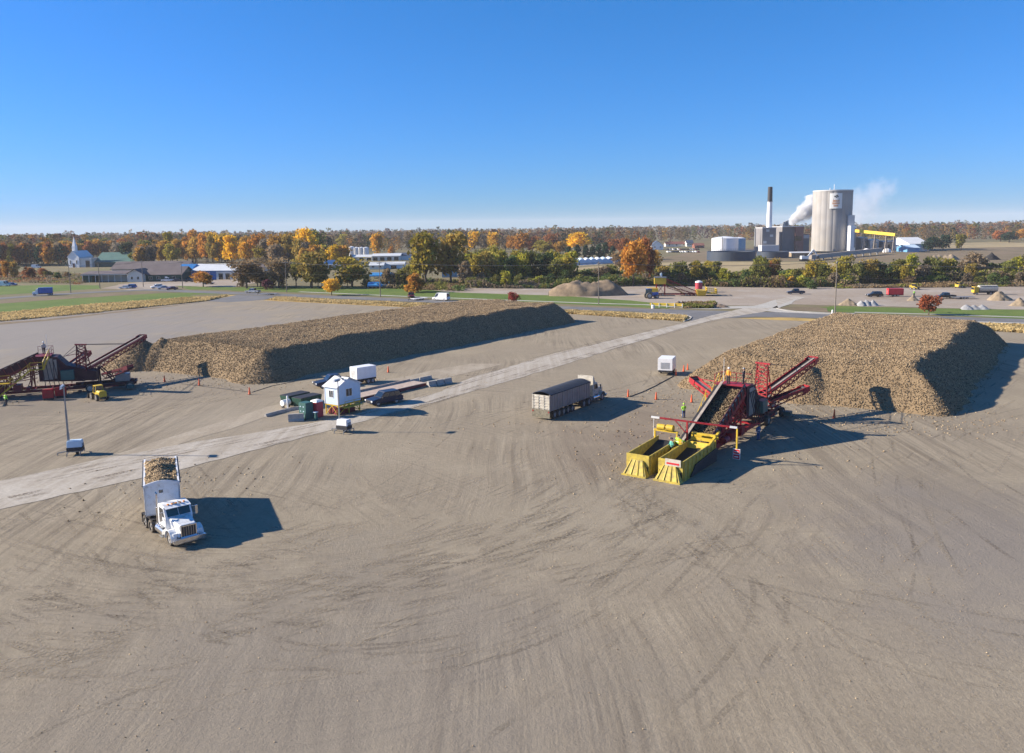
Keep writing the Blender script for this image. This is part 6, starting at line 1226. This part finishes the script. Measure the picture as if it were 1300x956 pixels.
m=MB(); m.box(13.55*q,24.5*q,4,26,0,z(298)); m.build('link_building','factory_grey',t); MB().box(13.6*q,24*q,3.7,3.996,z(303),z(299)).build('light_band','pale_panel',t)
for i,x in enumerate((-5,-2.5,0)): MB().lathe([(.9,z(287.5)),(.8,z(282-i))],(x*q,12),10).build('roof_vent','steel_grey',t,smooth=True)
m=MB(); m.box(-9*q,-6*q,6,14,z(287.5)+.01,z(284)); m.build('roof_unit','steel_grey',t)
# silo block: fluted cluster
c=W(1054.5,319); q=mpp(c); hS=tall(1054.5,319,243.5); t=thing('silo_block','huge pale concrete silo block with fluted sides and a white banner','silo',c+c.normalized()*25*q); Rr=24.6*q; m=MB(); N=20; 
pts=[]
for i in range(N):
    for k in range(5):
        a0=2*math.pi*i/N; a=a0+2*math.pi/N*(k/5); bulge=.022*math.sin(math.pi*k/5)**.7; rr_=Rr*(.972+bulge*.7); pts.append((rr_*math.cos(a),rr_*math.sin(a)))
n=len(pts); m.add([(x,y,0) for x,y in pts]+[(x,y,hS) for x,y in pts],[(i,(i+1)%n,n+(i+1)%n,n+i) for i in range(n)]+[tuple(range(n,2*n))]); m.build('silo_wall','silo_concrete',t)
m=MB(); m.lathe([(Rr*1.0,hS+.01),(Rr*1.0,hS+.9),(Rr*.96,hS+.9)],n=60); m.build('roof_rim','pale_panel',t); m=MB(); m.tube((1.5*q,0,hS+.9),(1.5*q,0,hS+6),.25,n=6); m.tube((-4*q,0,hS+.9),(-4*q,0,hS+3),.3,n=6); m.build('roof_mast','post_white',t)
# pilot shaft on the shaded side
m=MB(); m.box(11*q,19*q,-Rr*1.02,-Rr*.6,0,tall(1054.5,319,274)); m.build('stair_shaft','pale_panel',t)
# banner: stands just off the wall, facing the yard
bz0,bz1=tall(1054.5,319,265.5),tall(1054.5,319,246.5); bw=7.2*q; ban=MB(); bx=-5*q; by=-Rr*1.012
def bpt(u,v,off=0): a=math.atan2(-1,-.205); x=bx+u*bw; y=by*math.sqrt(max(.01,1-((x)/Rr)**2))-.25-off; return (x,y,bz0+(bz1-bz0)*v)
g=[(-1+2*i/8) for i in range(9)]
ban.add([bpt(u,v) for v in (0,1) for u in g]+[bpt(u,v,-.12) for v in (0,1) for u in g],[(i,i+1,10+i,9+i) for i in range(8)]+[(18+i,27+i,28+i,19+i) for i in range(8)]+[(0,9,27,18),(8,26,35,17)]); bo_=ban.build('banner','banner',t)
def mark(rows,mat):
    m=MB()
    for u0,u1,v0,v1 in rows: m.add([bpt(u0,v0,.06),bpt(u1,v0,.06),bpt(u1,v1,.06),bpt(u0,v1,.06)],[(0,1,2,3)])
    m.build('emblem',mat,bo_)
mark([(-.05,.25,.8,.9),(-.35,-.02,.74,.84),(.1,.4,.74,.8),(-.1,.1,.7,.76)],'logo_dark'); mark([(-.5,.5,.6,.64)],'dark_green'); mark([(-.55+.19*k,-.42+.19*k,.44,.56) for k in range(6)]+[(-.6+.2*k,-.46+.2*k,.28,.4) for k in range(6)]+[(-.4+.2*k,-.26+.2*k,.13,.24) for k in range(4)],'logo_orange')
t=thing('elevator_tower','narrow white elevator tower right beside the silo block','building',W(1082.5,319)); MB().box(-3.6*q,3.0*q,0,10,0,tall(1082,319,287)).build('tower','clean_white',t); MB().box(1.2*q,3.05*q,-.2,-.004,3,tall(1082,319,290)).build('shade_panel','steel_grey',t)
t=thing('yellow_conveyor','long yellow inclined conveyor gallery right of the silo block'.replace('right of','leading away from'),'conveyor',W(1086,319)); m=MB(); a=Vector(sp(1086.5,293,652))-W(1086,319); b=Vector(sp(1137,298,622))-W(1086,319); m.bar(a,b,2,2.2); m.build('gallery','conveyor_yellow',t)
for f_ in (.22,.5,.78,.97): v=a.lerp(b,f_); m=MB(); m.bar((v.x-1,v.y,0),(v.x,v.y,v.z-1.1),.6); m.bar((v.x+1,v.y,0),(v.x,v.y,v.z-1.1),.6); m.build('trestle','rail_tan',t)
for k,(x0,x1,py,h,wl_,rf) in enumerate(((1092,1101,318,17,'factory_grey','pale_panel'),(1104,1116,318,14,'pale_panel','light_roof'),(1120,1134,318,12,'factory_grey','pale_panel'))): shed(['narrow grey plant building under the yellow conveyor','pale plant building under the middle of the yellow conveyor','low grey plant building under the far end of the yellow conveyor'][k],x0,x1,py,h,14,wl_,rf,.08,name='plant_building',doors=1)
for k,px in enumerate((1100,1112,1126)): 
    t=thing('storage_dome',['small white dome nearest the silo block','middle small white dome below the yellow conveyor','small white dome farthest from the silo block'][k],'dome',W(px,320.5)); r=(5 if k!=1 else 4)*q; MB().lathe([(r,0),(r*.95,r*.35),(r*.7,r*.75),(r*.3,r*.95),(.1,r)],n=20).build('shell','clean_white',t,smooth=True); MB().lathe([(r*1.04,0),(r*1.04,.4)],n=20).build('ring_wall','concrete',t)
t=thing('belt_gallery','long dark ground conveyor running below the silo block','conveyor',W(1028,331)); b=W(1118,323)-W(1028,331); m=MB(); m.bar((0,0,2.2),(b.x,b.y,3.4),2.4,2.6); m.build('gallery','rail_tan',t)
for k in range(9): v=b*((k+.5)/9); m=MB(); m.box(v.x-.3,v.x+.3,v.y-.8,v.y+.8,0,1.2+k*.12); m.build('trestle','steel_grey',t)
shed('blue and white warehouse among dark evergreens beyond the factory',1153,1181,319,17,40,'clean_white','light_roof',.45,along='x'); shed('lower blue lean-to shed in front of the white warehouse',1151,1168,320,9,18,'tank_blue','light_blue_paint',.4,name='shed',cat='shed')
shed('pale flat roofed shed in front of the factory hall',1004,1033,326,6,12,'dirt_tan','pale_panel',.2,name='shed',cat='shed')
t=thing('excavator','white excavator working below the factory hall','excavator',W(1021,331.5)); MB().box(-2.2,2.2,-1.6,1.6,1.3,3.2).build('house','clean_white',t,bevel=.1); MB().box(-.4,1.2,-1.62,-.2,3.203,4.4).build('cab','glass_dark',t); m=MB(); m.bar((2,0,2.6),(5.5,0,7),.6,.8); m.bar((5.5,0,7),(8.2,0,3),.5,.6); m.build('boom','clean_white',t); m=MB(); m.box(-2.6,2.6,-1.9,-1.1,0,1.1); m.box(-2.6,2.6,1.1,1.9,0,1.1); m.box(-1,1,-1.09,1.09,.5,1.297); m.build('track','dark_metal',t); MB().prismy([(7.6,2.9),(9,2.9),(8.9,1.4),(7.8,1.2)],-.6,.6).build('bucket','dark_metal',t)

# ---------------------------------------------------------------- steam drifting from the plant
def plume(name,label,puffs,dens,colr,seed,nscale=.085):
    """a body of vapour: puffs of uneven density that run into each other"""
    lo=[min(p[k]-r*1.25 for p,r in puffs) for k in range(3)]; hi=[max(p[k]+r*1.25 for p,r in puffs) for k in range(3)]
    m=MB().box(lo[0],hi[0],lo[1],hi[1],lo[2],hi[2]); mt=bpy.data.materials.new(name); mt.use_nodes=True; nt=mt.node_tree; L=nt.links.new; nt.nodes.remove(nt.nodes['Principled BSDF'])
    vol=nd(nt,'ShaderNodeVolumePrincipled'); vol.inputs['Color'].default_value=(*colr,1)
    tc=nd(nt,'ShaderNodeTexCoord'); nz=nd(nt,'ShaderNodeTexNoise'); nz.inputs['Scale'].default_value=nscale; nz.inputs['Detail'].default_value=5; nz.inputs['Roughness'].default_value=.65
    va=nd(nt,'ShaderNodeVectorMath',operation='ADD'); va.inputs[1].default_value=(seed,seed,seed); L(tc.outputs['Object'],va.inputs[0]); L(va.outputs[0],nz.inputs['Vector'])
    acc=None
    for p,r in puffs:
        ds=nd(nt,'ShaderNodeVectorMath',operation='DISTANCE'); ds.inputs[1].default_value=p; L(tc.outputs['Object'],ds.inputs[0])
        mr=nd(nt,'ShaderNodeMapRange'); mr.inputs[1].default_value=0; mr.inputs[2].default_value=r*1.2; mr.inputs[3].default_value=1; mr.inputs[4].default_value=0; L(ds.outputs['Value'],mr.inputs[0])
        if acc is None: acc=mr.outputs[0]
        else:
            mx=nd(nt,'ShaderNodeMath',operation='MAXIMUM'); L(acc,mx.inputs[0]); L(mr.outputs[0],mx.inputs[1]); acc=mx.outputs[0]
    n1=nd(nt,'ShaderNodeMath',operation='MULTIPLY_ADD'); n1.inputs[1].default_value=2.2; n1.inputs[2].default_value=-1.28; L(nz.outputs[0],n1.inputs[0])
    ad=nd(nt,'ShaderNodeMath',operation='ADD'); L(acc,ad.inputs[0]); L(n1.outputs[0],ad.inputs[1])
    fin=nd(nt,'ShaderNodeMapRange'); fin.inputs[1].default_value=.12; fin.inputs[2].default_value=.6; fin.inputs[3].default_value=0; fin.inputs[4].default_value=dens; L(ad.outputs[0],fin.inputs[0])
    gate=nd(nt,'ShaderNodeMath',operation='GREATER_THAN'); gate.inputs[1].default_value=0; L(acc,gate.inputs[0]); ml=nd(nt,'ShaderNodeMath',operation='MULTIPLY'); L(fin.outputs[0],ml.inputs[0]); L(gate.outputs[0],ml.inputs[1])
    L(ml.outputs[0],vol.inputs['Density']); L(vol.outputs[0],nt.nodes['Material Output'].inputs['Volume'])
    o=m.build(name,mt); tag(o,label,'steam',kind='stuff'); return o
plume('steam_plume','dense white steam rising behind the silo block',[(sp(1004.5,282,775),3.2),(sp(1008,279.5,776),5.5),(sp(1013,276.5,778),7),(sp(1019,272,781),8.5),(sp(1026,267,785),10.5),(sp(1036,263,790),13),(sp(1048,262,795),14)],.8,(1,1,1),3.)
plume('steam_cloud','thin grey-violet steam cloud drifting away past the silo block',[(sp(1072,270,830),16),(sp(1085,263,832),22),(sp(1097,256,834),22),(sp(1108,250,836),19),(sp(1119,243,838),17),(sp(1127,236,840),11),(sp(1090,277,832),14),(sp(1104,266,834),13)],.02,(.93,.92,.97),9.,.075)

# ---------------------------------------------------------------- thickets in the hedge belts, and the air
def thicket(name,label,polys,n,pal,hmin,hmax,seed):
    rng=np.random.default_rng(seed); Vs=[];Cs=[]
    for (a,b,c,d),k in polys:          # quad of ground pixels: near edge a-b, far edge d-c
        A,B,C_,D_=(np.array(at(*q)) for q in (a,b,c,d)); m=int(n*k); u=rng.random((m,1)); v=rng.random((m,1))
        P=(A*(1-u)+B*u)*(1-v)+(D_*(1-u)+C_*u)*v
        hh=hmin+(hmax-hmin)*np.clip(.5+vnoise(P[:,0],P[:,1],7,seed+2)*1.1+vnoise(P[:,0],P[:,1],2.6,seed+3)*.7,0,1); z=hh*rng.random(m)**.6; P[:,2]=z
        col_=np.array([TC[q] for q in pal])[(np.clip((vnoise(P[:,0],P[:,1],9,seed+4)+vnoise(P[:,0],P[:,1],3.1,seed+6)*.6+.5),0,.999)*len(pal)).astype(int)]*(.7+.6*rng.random((m,1)))
        s_=.32*(.6+.8*rng.random((m,1))); uu=rng.normal(size=(m,3)); uu/=np.linalg.norm(uu,axis=1)[:,None]; ww=np.cross(uu,rng.normal(size=(m,3))); ww/=np.linalg.norm(ww,axis=1)[:,None]
        Vs.append(np.stack([P-uu*s_-ww*s_*.6,P+uu*s_-ww*s_*.5,P+ww*s_*1.2],1).reshape(-1,3)); Cs.append(np.repeat(col_,3,0))
    V=np.concatenate(Vs); o=bpy.data.objects.new(name,fast_mesh(name,V,np.arange(len(V)).reshape(-1,3),np.concatenate(Cs),'woods_leaves')); col.objects.link(o); tag(o,label,'undergrowth',kind='stuff')
thicket('undergrowth','low mixed brush filling the hedge belt between the gravel yard and the factory',[(((815,362.5),(1000,366),(1000,352),(815,353)),1),(((1000,365.5),(1090,364),(1090,350),(1000,352)),.5),(((1090,361),(1340,355),(1340,345),(1090,349)),1.1)],52000,['green','yellowgreen','olive','greybrown','olive','brown','green'],.6,4.4,51)
thicket('undergrowth','brush filling the tree belt between the lawn and the hoop houses',[(((590,366),(725,367),(725,354),(590,352)),1),(((725,366),(815,363),(815,352),(725,352)),.7)],30000,['green','olive','green','greybrown','olive'],.5,4.2,61)
thicket('undergrowth','brush and tall weeds along the roadside behind the lawn',[(((470,366),(590,370),(590,360),(470,360)),1)],9000,['greybrown','olive','brown','green'],.3,2.6,71)
thicket('weeds','tall dry weeds at the edge of the soil bank behind the gravel yard',[(((1060,366.5),(1320,363.8),(1320,360),(1060,363)),1),(((868,391.5),(905,391.8),(910,386),(866,385.5)),.35)],9000,['greybrown','brown','olive'],.2,1.3,81)
thicket('weeds','rough brown scrub in the open fields by the church',[(((-20,358),(100,361),(150,350),(-20,344)),1)],9000,['rust','brown','greybrown','olive'],.1,1.5,91)
TC['straw']=(.55,.42,.2); TC['straw_dark']=(.42,.32,.15)
thicket('dry_tufts','straw coloured dry grass tufts standing along the verges of the yard',[(((-60,414),(130,396.5),(130,386),(-60,403)),.8),(((130,396),(262,382.5),(290,375.5),(130,386)),1),(((340,381),(540,391),(545,386.5),(352,378)),.9),(((540,391),(718,398.3),(715,394.5),(545,386.5)),.9),(((718,398.3),(868,408),(872,401.5),(715,394.5)),.9),(((1040,408),(1320,424),(1320,414.5),(1040,405.8)),1)],15000,['straw','straw','straw_dark','straw'],.05,.5,95)
hz=MB().box(-6600,6600,-4800,8600,-1,92); hm=bpy.data.materials.new('haze'); hm.use_nodes=True; nt=hm.node_tree; nt.nodes.remove(nt.nodes['Principled BSDF'])
v=nd(nt,'ShaderNodeVolumePrincipled'); v.inputs['Density'].default_value=.00008; v.inputs['Color'].default_value=(.9,.93,1,1); nt.links.new(v.outputs[0],nt.nodes['Material Output'].inputs['Volume'])
o=hz.build('haze',hm); o['kind']='stuff'

# beets and clods lost on the gravel round the machines
def spill(label,spots,seed,size,tint,name='spilled_beets'):
    rng=np.random.default_rng(seed); P=[]
    for (x,y),sx,sy,n,rot in spots:
        q=rng.normal(size=(n,2))*np.array([sx,sy]); c,s_=math.cos(rot),math.sin(rot); P.append(np.stack([x+q[:,0]*c-q[:,1]*s_,y+q[:,0]*s_+q[:,1]*c,np.full(n,.055)],1))
    P=np.concatenate(P); V,Fc=octa(P,.26*size,.15*size,rng); o=bpy.data.objects.new(name,fast_mesh(name,V,Fc,np.repeat(beet_cols(len(P),rng,tint),6,0),'beets')); col.objects.link(o); tag(o,label,'beets',kind='stuff')
g=lambda a,b:tuple(at(a,b))[:2]
spill('single beets and broken pieces scattered round the machines and pile feet',[(g(850,560),6,9,150,AROT),(g(800,540),7,7,60,0),(g(930,560),7,7,110,0),(g(1010,525),9,5,260,0),(g(880,505),8,4,260,0),(g(120,495),16,6,260,.3),(g(240,488),22,4,300,0),(g(1160,540),9,3,200,0),(g(230,610),5,4,70,0),(g(700,540),9,7,60,0)],5,1,1.0)
spill('pale stones and dry clods lying across the open gravel yard',[((-5,55),30,14,160,0),((25,50),9,9,160,0),((-22,44),7,5,120,0),((14,62),6,14,160,AROT)],6,.42,1.25,'loose_stones')

# wheel tracks pressed into the yard: narrow worn strips, broken up by loose gravel
def track_mat(name,colr,amt):
    m=bpy.data.materials.new(name); m.use_nodes=True; nt=m.node_tree; L=nt.links.new; b=nt.nodes['Principled BSDF']; b.inputs['Base Color'].default_value=(*colr,1); b.inputs['Roughness'].default_value=1; b.inputs['Specular IOR Level'].default_value=.1
    tc=nd(nt,'ShaderNodeTexCoord'); n1=nd(nt,'ShaderNodeTexNoise'); n1.inputs['Scale'].default_value=.22; n1.inputs['Detail'].default_value=3; n2=nd(nt,'ShaderNodeTexNoise'); n2.inputs['Scale'].default_value=5; n2.inputs['Detail'].default_value=3
    for n in (n1,n2): L(tc.outputs['Object'],n.inputs['Vector'])
    r1=nd(nt,'ShaderNodeMapRange'); r1.inputs[1].default_value=.42; r1.inputs[2].default_value=.66; r1.inputs[4].default_value=amt; L(n1.outputs[0],r1.inputs[0])
    r2=nd(nt,'ShaderNodeMapRange'); r2.inputs[1].default_value=.35; r2.inputs[2].default_value=.6; L(n2.outputs[0],r2.inputs[0])
    ml=nd(nt,'ShaderNodeMath',operation='MULTIPLY'); L(r1.outputs[0],ml.inputs[0]); L(r2.outputs[0],ml.inputs[1])
    tr_=nd(nt,'ShaderNodeBsdfTransparent'); mx=nd(nt,'ShaderNodeMixShader'); L(ml.outputs[0],mx.inputs[0]); L(tr_.outputs[0],mx.inputs[1]); L(b.outputs[0],mx.inputs[2]); L(mx.outputs[0],nt.nodes['Material Output'].inputs[0]); return m
def tracks(name,mat,paths,z):
    m=MB(); k=0
    for P,w,gauge in paths:
        for off in ((-gauge/2,gauge/2) if gauge else (0,)):
            zz=z+.00035*(k%16); k+=1; row=[]
            for i in range(len(P)):
                a=P[max(i-1,0)]; b=P[min(i+1,len(P)-1)]; d=Vector((b[0]-a[0],b[1]-a[1])).normalized(); n=Vector((-d.y,d.x)); c=Vector(P[i])+n*off; row.append((c+n*w/2,c-n*w/2))
            for i in range(len(P)-1): m.quad((row[i][1].x,row[i][1].y,zz),(row[i+1][1].x,row[i+1][1].y,zz),(row[i+1][0].x,row[i+1][0].y,zz),(row[i][0].x,row[i][0].y,zz))
    o=m.build(name,mat); o['kind']='structure'
    for pl in o.data.polygons:
        if pl.normal.z<0: pl.flip()
def bez(p0,p1,p2,p3,n=26): return [tuple((1-t)**3*np.array(p0)+3*(1-t)**2*t*np.array(p1)+3*(1-t)*t*t*np.array(p2)+t**3*np.array(p3)) for t in np.linspace(0,1,n)]
rr=random.Random(31); A_=[];B_=[]
def put(P): (A_ if rr.random()<.55 else B_).append((P,rr.uniform(.2,.42),rr.choice((2.0,2.0,0))))
for i in range(34):      # the turning sweep from the road past the loaded truck and away to the hoppers
    j=lambda s:rr.gauss(0,s*1.7)
    put(bez((-40+j(5),66+j(4)),(-30+j(6),44+j(5)),(-8+j(5),42+j(6)),(11+j(4),70+j(4))))
for i in range(16):
    j=lambda s:rr.gauss(0,s*1.7); put(bez((-32+j(4),38+j(5)),(-14+j(5),46+j(4)),(0+j(4),58+j(4)),(14+j(5),78+j(5))))
for i in range(12):
    j=lambda s:rr.gauss(0,s*1.7); put(bez((22+j(9),30+j(4)),(18+j(6),48+j(4)),(16+j(4),60+j(4)),(15+j(5),73+j(2))))
for i in range(12):      # loops round the truck
    j=lambda s:rr.gauss(0,s*1.7); put(bez((-34+j(3),76+j(3)),(-22+j(4),52+j(4)),(-8+j(4),56+j(4)),(-6+j(5),78+j(5))))
for i in range(9):       # beside the other piler
    j=lambda s:rr.gauss(0,s*1.7); put(bez((-52+j(3),128+j(2)),(-34+j(3),122+j(3)),(-38+j(3),104+j(3)),(-62+j(4),103+j(3))))
for i in range(8):
    j=lambda s:rr.gauss(0,s*1.7); put(bez((4+j(3),92+j(4)),(8+j(3),102+j(3)),(16+j(3),112+j(4)),(27+j(3),122+j(4))))
for i in range(8):
    j=lambda s:rr.gauss(0,s*1.7); put(bez((30+j(6),50+j(5)),(34+j(4),68+j(4)),(42+j(4),84+j(4)),(70+j(8),112+j(6))))
tracks('wheel_tracks',track_mat('dark_track',(.185,.155,.12),.42),A_,.036)
tracks('wheel_tracks',track_mat('pale_track',(.37,.315,.24),.55),B_,.0425)
R_=[]
for i in range(7):       # along the pale road and its soiled shoulders
    o=rr.uniform(-4.6,3.6); P=[]
    for a_,b_ in (((0,611),(0,648)),((132,583),(178,608)),((300,554),(300,578)),((400,537),(400,552)),((500,514),(500,525)),((600,479),(600,497)),((700,450),(700,468)),((800,426.6),(800,437)),((870,410),(872,416)),((925,396),(930,402))):
        m_=(at(*a_)+at(*b_))/2; n_=BX; P.append((m_.x+n_.x*o,m_.y+n_.y*o))
    R_.append((P,rr.uniform(.3,.8),0))
tracks('wheel_tracks',track_mat('road_soil',(.23,.19,.15),.55),R_,.066)
